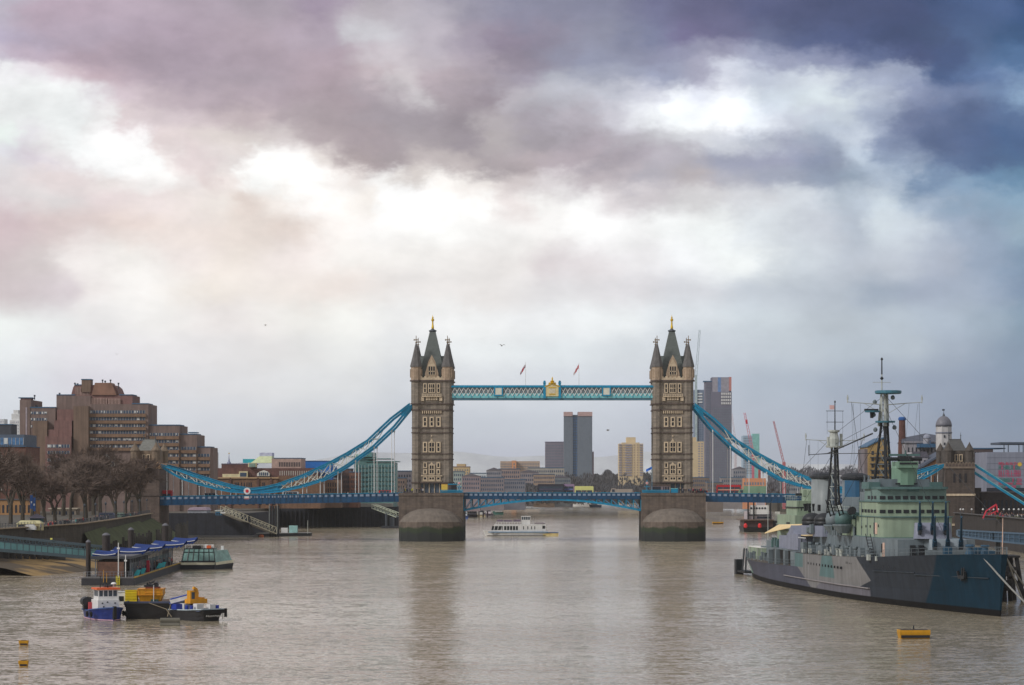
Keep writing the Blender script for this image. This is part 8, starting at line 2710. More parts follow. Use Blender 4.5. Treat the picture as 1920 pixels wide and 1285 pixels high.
def cruise_boat():
 Y = 951.0
 t = local_thing("river_cruise_boat", "white river cruise boat heading left just beyond the bridge between the two piers", "cruise boat", 910, Y, 0, 0)
 s = Y / F
 L = 137 * s
 mb = MB(); boat_hull(mb, 119 * s, 6.0, 1.9, 1.35, 0.22, 0.9, -0.5)
 mb.build("hull", mat("cruise_hull", (198, 202, 206), 0.5, 0.1, 0.6, streak=0.15), t, True)
 lb(t, "boot_top", mat("cruise_boot", (62, 58, 54), 0.6), (4 * s, 113 * s, -3.02, -2.2, -0.3, 0.22))
 lb(t, "blue_band", mat("cruise_band", (70, 112, 146), 0.5), (6 * s, 118 * s, -3.06, -2.7, 1.25, 1.55))
 lb(t, "stern_platform", mat("cruise_stern_tan", (190, 168, 118), 0.6), (108 * s, 137 * s, -2.6, 2.6, 0.0, 1.05))
 lb(t, "stern_deck", mat("cruise_blue_deck", (56, 78, 118), 0.5), (105 * s, 137 * s, -2.7, 2.7, 1.05, 1.3))
 def prism_house():
  mb = MB()
  mb.prism([(9 * s, 1.4), (107 * s, 1.4), (107 * s, 4.25), (17.5 * s, 4.25)], -2.5, 2.5)
  return mb.build("saloon", m_bwhite, t, True)
 sal = prism_house()
 xs = [(11.5, 15.5), (17, 22.5), (24, 29), (31, 32.5), (35.5, 39.5), (41, 45), (46.5, 50.5), (52, 56), (57.5, 61)]
 for a, b in xs:
  mb = MB()
  sh = 1.6 * s if a < 25 else 0
  mb.prism([(a * s, 2.15), (b * s, 2.15), ((b) * s + sh, 3.6), (a * s + sh, 3.6)], -2.56, -2.502)
  mb.build("saloon_window", m_wdark, sal, True)
 for a in (71, 79, 86, 92):
  lb(t, "saloon_window", m_wdark, (a * s, (a + 1.5) * s, -2.56, -2.502, 2.4, 3.5), parent=sal)
 lb(t, "aft_saloon", m_bwhite, (95 * s, 113 * s, -2.4, 2.4, 1.4, 2.6), (95 * s, 113 * s, -2.4, 2.4, 3.7, 4.2))
 lb(t, "aft_window", m_wdark, (96 * s, 112 * s, -2.3, 2.3, 2.6, 3.7))
 lb(t, "aft_awning", mat("aft_awning", (96, 84, 96), 0.6), (93 * s, 112 * s, -2.5, 2.5, 4.5, 4.75))
 br = lb(t, "bridge_house", m_bwhite, (68 * s, 84 * s, -1.9, 1.9, 4.25, 5.9), (67 * s, 85 * s, -2.0, 2.0, 7.0, 7.25), *[(x * s, (x + 0.8) * s, -1.95, -1.75, 5.9, 7.0) for x in (67.5, 71.5, 75.5, 79.5, 83.6)])
 lb(t, "bridge_glass", m_glassd, (68 * s, 84 * s, -1.8, 1.8, 5.9, 7.0), parent=br)
 lb(t, "deck_seats", mat("seat_mauve", (96, 84, 100), 0.7, 0.4, 0.9), (22 * s, 33 * s, -2.0, 1.5, 5.2, 5.9), (35 * s, 50 * s, -2.0, 1.5, 5.1, 5.8), (53 * s, 66 * s, -2.0, 1.5, 5.2, 5.95))
 lb(t, "seat_rail", m_white, (20 * s, 67 * s, -2.4, -2.3, 5.0, 5.15), *[(x * s, (x + 0.5) * s, -2.4, -2.3, 4.25, 5.0) for x in range(20, 68, 5)])
 mb = MB(); mb.tube((90 * s, 0, 4.25), (90 * s, 0, 6.6), 0.07, 0.05, 6); mb.build("mast", m_white, t, True)
cruise_boat()
def small_boat(name, label, px, Y, Lpx, H, hullc, cabins, ang=0, mastpx=None):
 t = local_thing(name, label, "boat", px, Y, 0, ang)
 s = Y / F
 mb = MB(); boat_hull(mb, Lpx * s, min(5.0, Lpx * s * 0.3), H * 1.25, H, 0.3, 0.85, -0.4)
 mb.build("hull", mat(name + "_hull_%d" % (int(px)), hullc, 0.6), t, True)
 for (a, b, h, c, w) in cabins:
  cb = lb(t, "cabin", mat("cabin_%d_%d_%d" % c, c, 0.6), (a * s, b * s, -1.2, 1.2, H * 0.95, H + h))
  if w:
   lb(t, "cabin_window", m_glassd, ((a + 0.8) * s, (b - 0.8) * s, -1.24, -1.202, H + h * 0.45, H + h * 0.8), parent=cb)
 if mastpx:
  mb = MB(); mb.tube((mastpx[0] * s, 0, H), (mastpx[0] * s, 0, mastpx[1]), 0.2, 0.12, 6); mb.build("mast", m_white, t, True)
 return t
small_boat("moored_launch", "white and green launch at the right end of the moored boats left of midstream", 926, 1560, 18, 1.6, (64, 110, 104), [(2, 16, 3.2, (196, 196, 198), True)])
small_boat("moored_launch", "dark motor launch second from the right among the moored boats", 908, 1500, 17, 1.4, (70, 66, 78), [(3, 13, 2.6, (168, 160, 170), True)], mastpx=(6, 9))
small_boat("moored_launch", "pale cabin cruiser in the middle of the boats beside the left pier", 893, 1450, 17, 1.5, (176, 164, 136), [(3, 14, 2.8, (190, 190, 188), True)], mastpx=(8, 10))
small_boat("moored_launch", "black lighter with a grey shelter beside the left pier's right edge", 876, 1440, 20, 1.6, (44, 44, 54), [(4, 18, 2.2, (110, 110, 124), True)])
small_boat("moored_launch", "blue hulled boat touching the left pier's right edge", 866, 1380, 12, 1.8, (44, 70, 128), [(3, 10, 2.0, (168, 176, 190), True)])
for k, (px, top) in enumerate(((890, 935), (898, 936), (906, 934), (914, 938))):
 mb = MB(); mb.tube((X(px, 1440), 1440, -1), (X(px, 1440), 1440, Z(top + 3, 1440)), 0.4, 0.35, 8)
 one("pier_pile", mb, mat("pile_mauve", (84, 74, 84), 0.7), ("leftmost slim mooring post above the moored boats", "second slim mooring post above the moored boats", "third and tallest mooring post above the moored boats", "rightmost slim mooring post above the moored boats")[k], "post", (X(px, 1440), 1440, 0))
small_boat("far_white_boat", "far white boat with a tall white mast under the middle of the right bascule", 1072, 2080, 36, 2.2, (196, 200, 208), [(2, 16, 3.6, (200, 204, 206), True), (20, 34, 1.8, (176, 180, 190), True)], mastpx=(10, 16))
small_boat("far_lighter", "far dark lighters moored in a line under the middle of the bridge", 1024, 2060, 50, 2.0, (86, 86, 98), [(30, 44, 1.4, (120, 116, 126), True)])
small_boat("far_lighter", "far dark launch right of the white boat under the right bascule", 1106, 2000, 22, 1.8, (66, 84, 110), [(4, 14, 2.2, (150, 158, 172), True)])
def paddle_boat():
 Y = 1020.0
 t = local_thing("party_boat", "tiered party boat with two red fenders, seen stern on left of the warship", "party boat", 1422, Y, 0, 0)
 s = Y / F
 mb = MB(); mb.taper(-26 * s, 22 * s, 0, 24, -0.5, -29 * s, 28 * s, -1, 24, 2.1); mb.build("hull", mat("party_hull", (26, 30, 36), 0.5), t, True)
 lb(t, "lower_deck", mat("party_lower", (72, 56, 56), 0.7, 0.4, 0.6), (-27 * s, 27 * s, 0.2, 22, 2.1, 4.6))
 lb(t, "canopy", mat("party_canopy", (88, 74, 66), 0.6), (-33 * s, 30 * s, -1.2, 22, 4.6, 5.0))
 u = lb(t, "upper_deck", mat("party_grey", (150, 142, 146), 0.6, 0.15), (-20 * s, 26 * s, 1.5, 20, 5.0, 8.0))
 lb(t, "upper_band", m_white, (-16 * s, 20 * s, 1.3, 1.498, 7.0, 10.6), parent=u)
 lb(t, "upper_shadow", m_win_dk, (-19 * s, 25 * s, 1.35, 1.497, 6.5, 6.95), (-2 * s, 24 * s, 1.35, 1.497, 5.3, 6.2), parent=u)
 for k in range(6):
  mb = MB(); x = (-13 + k * 5.2) * s; mb.tube((x, 1.2, 9.4), (x, 1.298, 9.4), 0.42, 0.42, 10); mb.build("round_window", m_win_dk, u, True)
 lb(t, "wheelhouse", mat("party_grey", (150, 142, 146), 0.6), (-2 * s, 14 * s, 3, 7, 10.6, 12.2))
 lb(t, "pale_screen", mat("party_screen", (176, 178, 172), 0.6), (33 * s, 42 * s, 4, 5, 4.8, 8.0), (30 * s, 45 * s, 3, 20, 4.4, 4.8))
 for px in (-24.5, 2):
  mb = MB(); mb.lathe(px * s, -1.3, [(0.2, 1.6), (0.7, 1.9), (0.75, 2.8), (0.3, 3.5)], 10); mb.build("red_fender", mat("fender_red", (206, 36, 40), 0.5), t, True)
 for px in (-19, -8.5, 23):
  mb = MB(); mb.tube((px * s, 0.9, 4.9), (px * s, 0.9, 13.0), 0.32, 0.3, 8); mb.build("funnel_stack", m_wdark, t, True)
 lb(t, "dark_companion_hull", mat("party_dark", (36, 36, 50), 0.6), (28 * s, 48 * s, 2, 20, 0, 4.4))
paddle_boat()
# ------------------------------------------------------------------ buoys
def barge_buoy(px, Y, w, h, label, ang=0.0, stub=True):
 t = local_thing("mooring_buoy", label, "buoy", px, Y, 0, ang)
 mb = MB(); mb.taper(-w / 2 + 0.25, w / 2 - 0.15, -w * 0.22, w * 0.22, -0.3, -w / 2, w / 2, -w * 0.28, w * 0.28, h * 0.75)
 mb.box(-w / 2 + 0.02, w / 2 - 0.02, -w * 0.27, w * 0.27, h * 0.75 + 0.002, h)
 mb.build("buoy_body", mat("buoy_yellow", (168, 122, 16), 0.55, 0.2, 1.0, streak=0.2), t, True)
 lb(t, "black_band", m_wdark, (-w / 2 + 0.2, w / 2 - 0.1, -w * 0.285, -w * 0.24, 0.12 * h, 0.42 * h), (-w / 2 + 0.3, w / 2 - 0.2, -w * 0.2, w * 0.2, h, h + 0.04))
 if stub:
  mb = MB(); mb.tube((0, 0, h), (0, 0, h + 0.55), 0.1, 0.08, 6); mb.build("ring_post", m_wdark, t, True)
barge_buoy(1713, 329, 3.95, 1.1, "large flat yellow mooring buoy floating right of centre before the warship's bow", 0.05)
barge_buoy(44.5, 315, 1.15, 0.6, "small yellow mooring buoy at far left, the upper of the two", 0.0, False)
barge_buoy(44, 279, 1.05, 0.65, "small yellow mooring buoy at far left, the lower and nearer of the two", 0.0, False)
barge_buoy(1346, 1210, 5.2, 1.0, "distant yellow mooring buoy right of the right bridge pier", 0.0, False)
# ------------------------------------------------------------------ promenade things at left
def van(px, Y, w, h, c, label, name="parked_van", zb=GZ):
 t = local_thing(name, label, "van", px, Y, zb, 0)
 m = mat("van_%d_%d_%d" % c, c, 0.4)
 mb = MB()
 mb.prism([(-w / 2, 0.35), (w / 2, 0.35), (w / 2, h * 0.55), (w / 2 - 0.5, h), (-w / 2 + 0.1, h), (-w / 2, h - 0.2)], -0.95, 0.95)
 mb.build("van_body", m, t, True)
 lb(t, "van_window", m_glassd, (w / 2 - 1.5, w / 2 - 0.6, -0.97, -0.952, h * 0.58, h * 0.88), (-w / 2 + 0.4, w / 2 - 1.8, -0.97, -0.952, h * 0.6, h * 0.86))
 for x in (-w / 2 + 0.8, w / 2 - 0.8):
  mb = MB(); mb.tube((x, -1.0, 0.36), (x, -0.7, 0.36), 0.36, 0.36, 12); mb.tube((x, 0.7, 0.36), (x, 1.0, 0.36), 0.36, 0.36, 12); mb.build("wheels", m_tyre, t, True)
van(201, 760, 4.6, 2.2, (56, 58, 78), "dark van parked on the promenade under the middle trees")
van(222, 800, 4.4, 1.6, (110, 132, 116), "pale green car parked right of the dark van", "parked_car")
t = local_thing("market_tent", "cream marquee tent on the left promenade above the footbridge", "tent", 54, 600, GZ, 0)
w = 45 * 600 / F
mb = MB(); mb.box(-w / 2, w / 2, 0, 3.5, 0, 1.6); mb.build("tent_wall", mat("tent_cream", (158, 150, 116), 0.7), t, True)
mb = MB(); mb.taper(-w / 2 - 0.15, w / 2 + 0.15, -0.15, 3.65, 1.603, -w / 2 + 0.6, w / 2 - 0.6, 1.4, 2.2, 2.3); mb.build("tent_roof", mat("tent_roof", (166, 160, 124), 0.7), t, True)
lb(t, "tent_opening", m_win_dk, (-w * 0.45, -w * 0.2, -0.05, -0.002, 0, 1.3))
t = local_thing("parked_boat_trailer", "small white covered vehicle in front of the cream marquee", "van", 56, 592, GZ, 0)
mb = MB(); mb.prism([(-1.2, 0.3), (1.2, 0.3), (1.2, 0.9), (0.7, 1.5), (-0.9, 1.5), (-1.2, 1.1)], 0, 1.5); mb.build("cover", m_bwhite, t, True)
mb = MB(); mb.tube((-0.7, 0.1, 0.3), (-0.7, 1.4, 0.3), 0.3, 0.3, 10); mb.tube((0.7, 0.1, 0.3), (0.7, 1.4, 0.3), 0.3, 0.3, 10); mb.build("wheels", m_tyre, t, True)
t = local_thing("kiosk", "small dark kiosk with pyramid roof and teal counter on the left promenade", "kiosk", 69, 640, GZ, 0)
mb = MB(); mb.box(-1.4, 1.4, -1.4, 1.4, 0, 2.3); mb.build("kiosk_body", mat("kiosk_dark", (46, 70, 78), 0.6), t, True)
mb = MB(); mb.taper(-1.9, 1.9, -1.9, 1.9, 2.302, -0.15, 0.15, -0.15, 0.15, 3.4); mb.build("kiosk_roof", mat("kiosk_roof", (70, 66, 78), 0.6), t, True)
lb(t, "serving_hatch", m_wdark, (-1.0, 1.0, -1.46, -1.402, 1.0, 1.9))
for k, px in enumerate((59, 64)):
 t = local_thing("blue_banner", ("blue hanging banner on a pole, left of a pair among the trees", "blue hanging banner on a pole, right of a pair among the trees")[k], "banner", px, 640, GZ, 0)
 mb = MB(); mb.tube((0.4, 0, 0), (0.4, 0, 9.0), 0.08, 0.06, 6); mb.build("pole", m_iron, t, True)
 mb = MB(); mb.box(-0.35, 0.34, -0.03, 0.03, 4.6 - k * 0.6, 8.0 - k * 0.6); cl = mb.build("banner_cloth", mat("banner_blue", (36, 72, 128), 0.7), t, True)
 lb(t, "banner_emblem", m_white, (-0.15, 0.15, -0.05, -0.032, 6.0 - k * 0.6, 6.5 - k * 0.6), parent=cl)
# ------------------------------------------------------------------ right bank
wall_run("south_river_wall", "dark south river wall behind the warship's bow at right", [(118.2, 300), (122.2, 560), (130.6, 690), (132.6, 760), (134.1, 860)][::-1], -1.5, 9.5, mat("south_wall_dark", (44, 40, 40), 0.85, 0.25, 0.6, streak=0.3), 0.7, mat("south_coping", (70, 68, 70), 0.8))
mb = MB()
for k in range(1):
 pass
t = bldg("terrace_building", "dark low terrace range under the south approach, behind the globe lamps", "building", 1880, 890.0)
wall(t, 890.0, 8, mat("approach_stone", (58, 52, 52), 0.85, 0.25, 0.4), (1838, 1990, 924), (1826, 1840, 915))
grid(t, 890.0, 1842, 1990, 936, 958, 18, 1, 0.5, 0.8)
roofslab(t, 890.0, 8, 1838, 1990, 924, 2.0, 0.2, 0, mat("approach_coping", (84, 78, 80), 0.7))
def globe_lamp(px, Y, label):
 t = thing("globe_lamp", label, "street lamp", (X(px, Y), Y, GZ), group="globe lamps along the right promenade")
 x = X(px, Y)
 zt_ = Z(955.5, Y)
 mb = MB(); mb.tube((x, Y, GZ), (x, Y, zt_ - 0.3), 0.09, 0.07, 6); mb.lathe(x, Y, [(0.2, GZ), (0.2, GZ + 0.5), (0.1, GZ + 0.6)], 8); mb.build("lamp_post", m_iron, t)
 mb = MB(); mb.lathe(x, Y, [(0.05, zt_ - 0.32), (0.26, zt_ - 0.18), (0.32, zt_), (0.26, zt_ + 0.18), (0.05, zt_ + 0.32)], 10); mb.build("globe", mat("lamp_globe", (206, 208, 206), 0.4), t, smooth=True)
 return t
lamps = [(1801, 840), (1806, 842), (1822, 830), (1843, 800), (1855, 790), (1863, 785), (1872, 778), (1882, 800), (1892, 795), (1901, 790), (1910, 785), (1918, 780)]
ords = ["first globe lamp from the right abutment tower's foot", "second globe lamp, close beside the first at the abutment", "third globe lamp, alone in front of the abutment tower", "globe lamp left of the red slanting sculpture", "globe lamp above the red sculpture's left arm", "globe lamp above the red sculpture's peak",
  "globe lamp just right of the red sculpture", "globe lamp second right of the red sculpture", "globe lamp third right of the red sculpture", "globe lamp third from the right picture edge", "globe lamp second from the right picture edge", "globe lamp nearest the right picture edge"]
for (px, Y), lab in zip(lamps, ords):
 globe_lamp(px, Y, lab)
t = local_thing("red_sculpture", "slanting bright red steel frame on the right promenade among the crowd", "sculpture", 1858, 770, GZ, 0)
s = 770 / F
mr = mat("sculpture_red", (176, 46, 64), 0.5)
mb = MB(); mb.bar((-15 * s, 0, 0.4), (-9 * s, 0, 2.6), 0.35); mb.bar((-9 * s, 0, 2.6), (10 * s, 0, 4.6), 0.35); mb.bar((10 * s, 0, 4.6), (13 * s, 0, 2.2), 0.35); mb.bar((-5 * s, 0.5, 1.4), (12 * s, 0.5, 2.6), 0.3); mb.bar((-6 * s, 0.5, 1.4), (9 * s, 0.5, 4.2), 0.25); mb.build("red_frame", mr, t, True)
lb(t, "base_slab", m_iron, (-14 * s, 13 * s, -0.6, 1.0, 0, 0.35))
t = bldg("hedge_box", "low clipped planter hedge below the promenade crowd at right", "hedge", 1890, 765.0)
mb = MB(); rnd = random.Random(9)
x0, x1 = X(1868, 765), X(1945, 765)
for k in range(900):
 x, y, z = rnd.uniform(x0, x1), rnd.uniform(763, 765), GZ + rnd.uniform(0.1, 0.9)
 a = rnd.uniform(0, 3.1); w = 0.16
 mb.add([(x - w * math.cos(a), y - w * math.sin(a), z), (x + w * math.cos(a), y + w * math.sin(a), z + 0.05), (x, y, z + 0.3)], [(0, 1, 2)])
mb.build("leaves", mat("hedge_green", (62, 66, 36), 0.9, 0.3), t)
mb = MB(); mb.box(x0, x1, 763, 765, GZ, GZ + 0.15); mb.build("planter", m_iron, t)
def warship_gangway():
 Y = 640.0
 t = thing("boarding_bridge", "grey blue covered boarding bridge from the right bank to the warship", "footbridge", (X(1860, Y), Y, 6))
 m1 = mat("boarding_grey", (76, 96, 116), 0.5, 0.15, 0.4)
 m2 = mat("boarding_panel", (60, 80, 98), 0.4, 0.2, 0.3)
 pts = [(1796, 994, 1005), (1862, 998, 1014), (1960, 1003, 1024)]
 for (a, b) in zip(pts[:-1], pts[1:]):
  xa, xb = X(a[0], Y), X(b[0], Y)
  mb = MB(); mb.prism([(xa, Z(a[2], Y)), (xb, Z(b[2], Y)), (xb, Z(b[1], Y)), (xa, Z(a[1], Y))], Y + 0.1, Y + 2.6); mb.build("bridge_body", m2, t)
  mb = MB(); mb.bar((xa, Y, Z(a[1], Y)), (xb, Y, Z(b[1], Y)), 0.3, 0.4); mb.bar((xa, Y, Z(a[2], Y)), (xb, Y, Z(b[2], Y)), 0.3, 0.45); mb.bar((xa, Y, Z((a[1] + a[2]) / 2, Y)), (xb, Y, Z((b[1] + b[2]) / 2, Y)), 0.12, 0.12); mb.build("bridge_chords", m1, t)
  mb = MB()
  n = 10
  for k in range(n + 1):
   f = k / n; x = xa + (xb - xa) * f
   mb.bar((x, Y, Z(a[2] + (b[2] - a[2]) * f, Y)), (x, Y, Z(a[1] + (b[1] - a[1]) * f, Y)), 0.16)
  mb.build("bridge_posts", m1, t)
 mb = MB()
 for px in (1872, 1935):
  mb.box(X(px, Y) - 0.5, X(px, Y) + 0.5, Y + 0.6, Y + 2.0, -2, Z(1016, Y))
 mb.build("support_piers", m_wdark, t)
warship_gangway()
# ------------------------------------------------------------------ tower foot things
def tower_cabins():
 Yc = 868.5
 t = thing("control_cabin", "pale control cabin with dark windows at the foot of the right bridge tower", "cabin", (X(1241, Yc), Yc, PIER_TOP))
 mb = MB(); fbox(mb, 1222, 1256, 911, 925, Yc, 3); mb.build("cabin_wall", mat("cabin_stone", (112, 100, 104), 0.7), t)
 mb = MB(); fbox(mb, 1220.5, 1257.5, 908.5, 911, Yc - 0.2, 3.4); mb.build("cabin_roof", m_cornice, t)
 for a, b in ((1224, 1239), (1243.5, 1245.5), (1247, 1250), (1251.5, 1254.5)):
  mb = MB(); fbox(mb, a, b, 913, 919.5, Yc - 0.06, 0.058); mb.build("cabin_window", m_win_dk, t)
 t = thing("teal_cabinet", "teal equipment cabinet right of the pale control cabin on the right pier", "cabinet", (X(1264, Yc), Yc, PIER_TOP))
 mb = MB(); fbox(mb, 1258, 1271, 917, 925, Yc, 1.6); mb.build("cabinet_body", m_teal, t)
 mb = MB(); fbox(mb, 1257.6, 1271.4, 915.8, 917, Yc - 0.1, 1.8); mb.build("cabinet_lid", m_teal_lt, t)
 for (a, b, lab) in ((1204, 1256, "teal railing along the front edge of the right pier"), (826, 868, "teal railing along the front edge of the left pier")):
  t = thing("pier_railing", lab, "railing", (X((a + b) / 2, 867), 867, PIER_TOP))
  mb = MB()
  for k in range(int((b - a) / 2) + 1):
   x = X(a + k * 2, 867); mb.box(x - 0.07, x + 0.07, 866.9, 867.05, PIER_TOP + 0.16, Z(919.5, 867))
  mb.box(X(a, 867), X(b, 867), 866.85, 867.1, Z(920, 867), Z(918.8, 867)); mb.box(X(a, 867), X(b, 867), 866.93, 867.02, Z(923.5, 867), Z(922.4, 867))
  mb.build("rails", m_teal, t)
  mb = MB(); fbox(mb, a + 2, b - 2, 920.8, 925, 867.15, 0.08); mb.build("infill_panel", m_teal, t)
 t = thing("yellow_hoarding", "bright yellow hoarding panel at the foot of the left bridge tower", "hoarding", (X(833, Yc), Yc, PIER_TOP))
 mb = MB(); fbox(mb, 827.5, 839, 908.5, 921, Yc, 0.3, PIER_TOP); mb.build("panel", mat("hoarding_yellow", (206, 158, 66), 0.6), t)
 mb = MB(); fbox(mb, 826.8, 839.6, 907.6, 908.4, Yc - 0.05, 0.4); mb.build("panel_top", mat("hoarding_brown", (140, 100, 60), 0.6), t)
 t = thing("control_cabin", "dark control cabin with teal posts at the right foot of the left bridge tower", "cabin", (X(850, Yc), Yc, PIER_TOP))
 mb = MB(); fbox(mb, 841, 856, 909, 925, Yc, 3); mb.build("cabin_wall", mat("cabin_dark", (62, 56, 60), 0.7), t)
 mb = MB(); fbox(mb, 846, 855, 911, 918, Yc - 0.06, 0.058); mb.build("cabin_window", m_wdark, t)
 mb = MB(); fbox(mb, 840, 857, 907.4, 909, Yc - 0.2, 3.4); mb.build("cabin_roof", m_teal, t)
 for k, (px, lab) in enumerate(((861, "navigation signal mast with red and white disc on the left pier"), (1213, "navigation signal mast with red light on the right pier"))):
  t = thing("signal_mast", lab, "signal", (X(px, 867.5), 867.5, PIER_TOP))
  x = X(px, 867.5)
  mb = MB(); mb.tube((x, 867.5, PIER_TOP), (x, 867.5, Z(900 if k else 902, 867.5)), 0.14, 0.12, 6); mb.bar((x - 0.9, 867.5, Z(913, 867.5)), (x + 0.9, 867.5, Z(913, 867.5)), 0.2); mb.build("mast", m_teal, t)
  mb = MB(); mb.tube((x, 867.2, Z(906, 867.5)), (x, 867.36, Z(906, 867.5)), 0.45, 0.45, 12); dsk = mb.build("disc", mat("disc_pale", (196, 170, 170), 0.5), t)
  mb = MB(); mb.tube((x, 867.1, Z(906, 867.5)), (x, 867.198, Z(906, 867.5)), 0.22, 0.22, 10); mb.build("red_light", mat("red_paint", (170, 26, 42), 0.5), dsk)
 t = thing("blue_flag", "small blue flag flying beside the right bridge tower's foot", "flag", (X(1222, 867.5), 867.5, PIER_TOP))
 x = X(1222.5, 867.5)
 mb = MB(); mb.tube((x, 867.5, PIER_TOP), (x, 867.5, Z(874, 867.5)), 0.08, 0.06, 6); mb.build("pole", m_teal, t)
 mb = MB()
 for k in range(6):
  x0_, x1_ = x - 0.08 - k * 0.32, x - 0.08 - (k + 1) * 0.32
  y0_, y1_ = 867.5 + 0.15 * math.sin(k * 1.4), 867.5 + 0.15 * math.sin((k + 1) * 1.4)
  zz = Z(875, 867.5) - k * 0.16
  for o in (-0.02, 0.02):
   mb.poly([(x0_, y0_ + o, zz), (x1_, y1_ + o, zz - 0.16), (x1_, y1_ + o, zz - 1.0), (x0_, y0_ + o, zz - 0.9)])
 mb.build("flag_cloth", mat("flag_blue", (24, 84, 168), 0.7), t)
tower_cabins()
# ------------------------------------------------------------------ road vehicles on the bridge
DECK = tz_(924.6) - 1.3
def bus(px, y, zdeck, c, L, H, label, cat="bus", name="double_decker_bus", decks=2, stripe=None):
 t = thing(name, label, cat, (X(px, y), y, zdeck))
 m = mat("bus_%d_%d_%d" % c, c, 0.4, 0.1)
 mb = MB()
 mb.prism([(-L / 2, 0.4), (L / 2, 0.4), (L / 2, H - 0.25), (L / 2 - 0.25, H), (-L / 2 + 0.25, H), (-L / 2, H - 0.25)], -1.25, 1.25)
 mb.build("body", m, t, True)
 for d in range(decks):
  z0 = 1.35 + d * (H - 0.3 - 1.35) / decks * 0.98
  z1 = z0 + 0.85
  n = max(3, int(L / 1.7))
  for k in range(n):
   a = -L / 2 + 0.35 + (L - 0.7) * k / n
   lb(t, "bus_window", m_glassd, (a + 0.06, a + (L - 0.7) / n - 0.06, -1.29, -1.252, z0, z1))
 for x in (-L / 2 + 1.6, L / 2 - 1.9):
  mb = MB(); mb.tube((x, -1.3, 0.48), (x, -1.0, 0.48), 0.48, 0.48, 12); mb.tube((x, 1.0, 0.48), (x, 1.3, 0.48), 0.48, 0.48, 12); mb.build("wheels", m_tyre, t, True)
 if stripe:
  lb(t, "advert_panel", mat("stripe_%d_%d_%d" % stripe, stripe, 0.5), (-L / 2 + 0.6, L / 2 - 0.6, -1.30, -1.255, 2.35, 2.75))
 return t
def lorry(px, y, zdeck, c, L, H, label):
 t = thing("box_lorry", label, "lorry", (X(px, y), y, zdeck))
 m = mat("lorry_%d_%d_%d" % c, c, 0.5, 0.1)
 lb(t, "box_body", m, (-L / 2 + 1.9, L / 2, -1.25, 1.25, 0.9, H))
 mb = MB(); mb.prism([(-L / 2, 0.5), (-L / 2 + 1.85, 0.5), (-L / 2 + 1.85, 2.8), (-L / 2 + 0.5, 2.8), (-L / 2, 1.6)], -1.15, 1.15); cb = mb.build("cab", m, t, True)
 lb(t, "cab_window", m_glassd, (-L / 2 + 0.6, -L / 2 + 1.5, -1.19, -1.152, 1.6, 2.5), parent=cb)
 lb(t, "chassis", m_wdark, (-L / 2 + 1.0, L / 2, -1.0, 1.0, 0.5, 0.9))
 for x in (-L / 2 + 1.0, L / 2 - 1.2, L / 2 - 2.6):
  mb = MB(); mb.tube((x, -1.25, 0.48), (x, -0.95, 0.48), 0.48, 0.48, 12); mb.build("wheels", m_tyre, t, True)
 return t
bus(1033, 877, DECK, (44, 44, 54), 9.0, 4.3, "dark double decker bus at the middle of the bridge", stripe=(72, 70, 88))
bus(1055, 879.5, DECK, (128, 108, 136), 8.0, 4.3, "mauve advert covered double decker bus right of the dark one at midspan", stripe=(84, 100, 150))
t_ = bus(1095, 878, DECK, (206, 188, 120), 6.4, 3.6, "cream yellow vintage single decker bus right of midspan", name="vintage_bus", decks=1)
lorry(1165, 880, DECK, (150, 138, 128), 7.6, 2.6, "pale low lorry crossing the right bascule leaf")
zr = lambda px: tz_(931.5 - 6.7 * (px - 1772) / (1321 - 1772)) - 1.3
bus(1366, 879, zr(1366), (168, 36, 44), 8.4, 4.2, "red double decker bus on the right side span, left of the green lorry", stripe=(196, 140, 120))
lorry(1410, 876, zr(1410), (112, 140, 116), 9.4, 3.9, "pale green box lorry on the right side span behind the red bus")
bus(1316, 879, zr(1316), (150, 40, 48), 3.8, 2.2, "small red van beside the right tower's foot", cat="van", name="red_van", decks=1)
zl = lambda px: tz_(931.5 - 6.7 * (px - 299) / 451) - 1.3
bus(309, 878, zl(309), (170, 34, 44), 5.2, 3.4, "red bus emerging at the left abutment tower", decks=1, name="red_bus")
bus(722, 879, zl(722), (196, 38, 40), 4.2, 2.3, "bright red van at the right end of the left side span", cat="van", name="red_van", decks=1)
bus(545, 878, zl(545), (196, 198, 200), 5.4, 2.3, "white van on the left side span right of the chain's low point", cat="van", name="white_van", decks=1)
bus(395, 878, zl(395), (168, 172, 176), 4.4, 1.9, "pale grey car on the left side span under the short chain", cat="car", name="grey_car", decks=1)
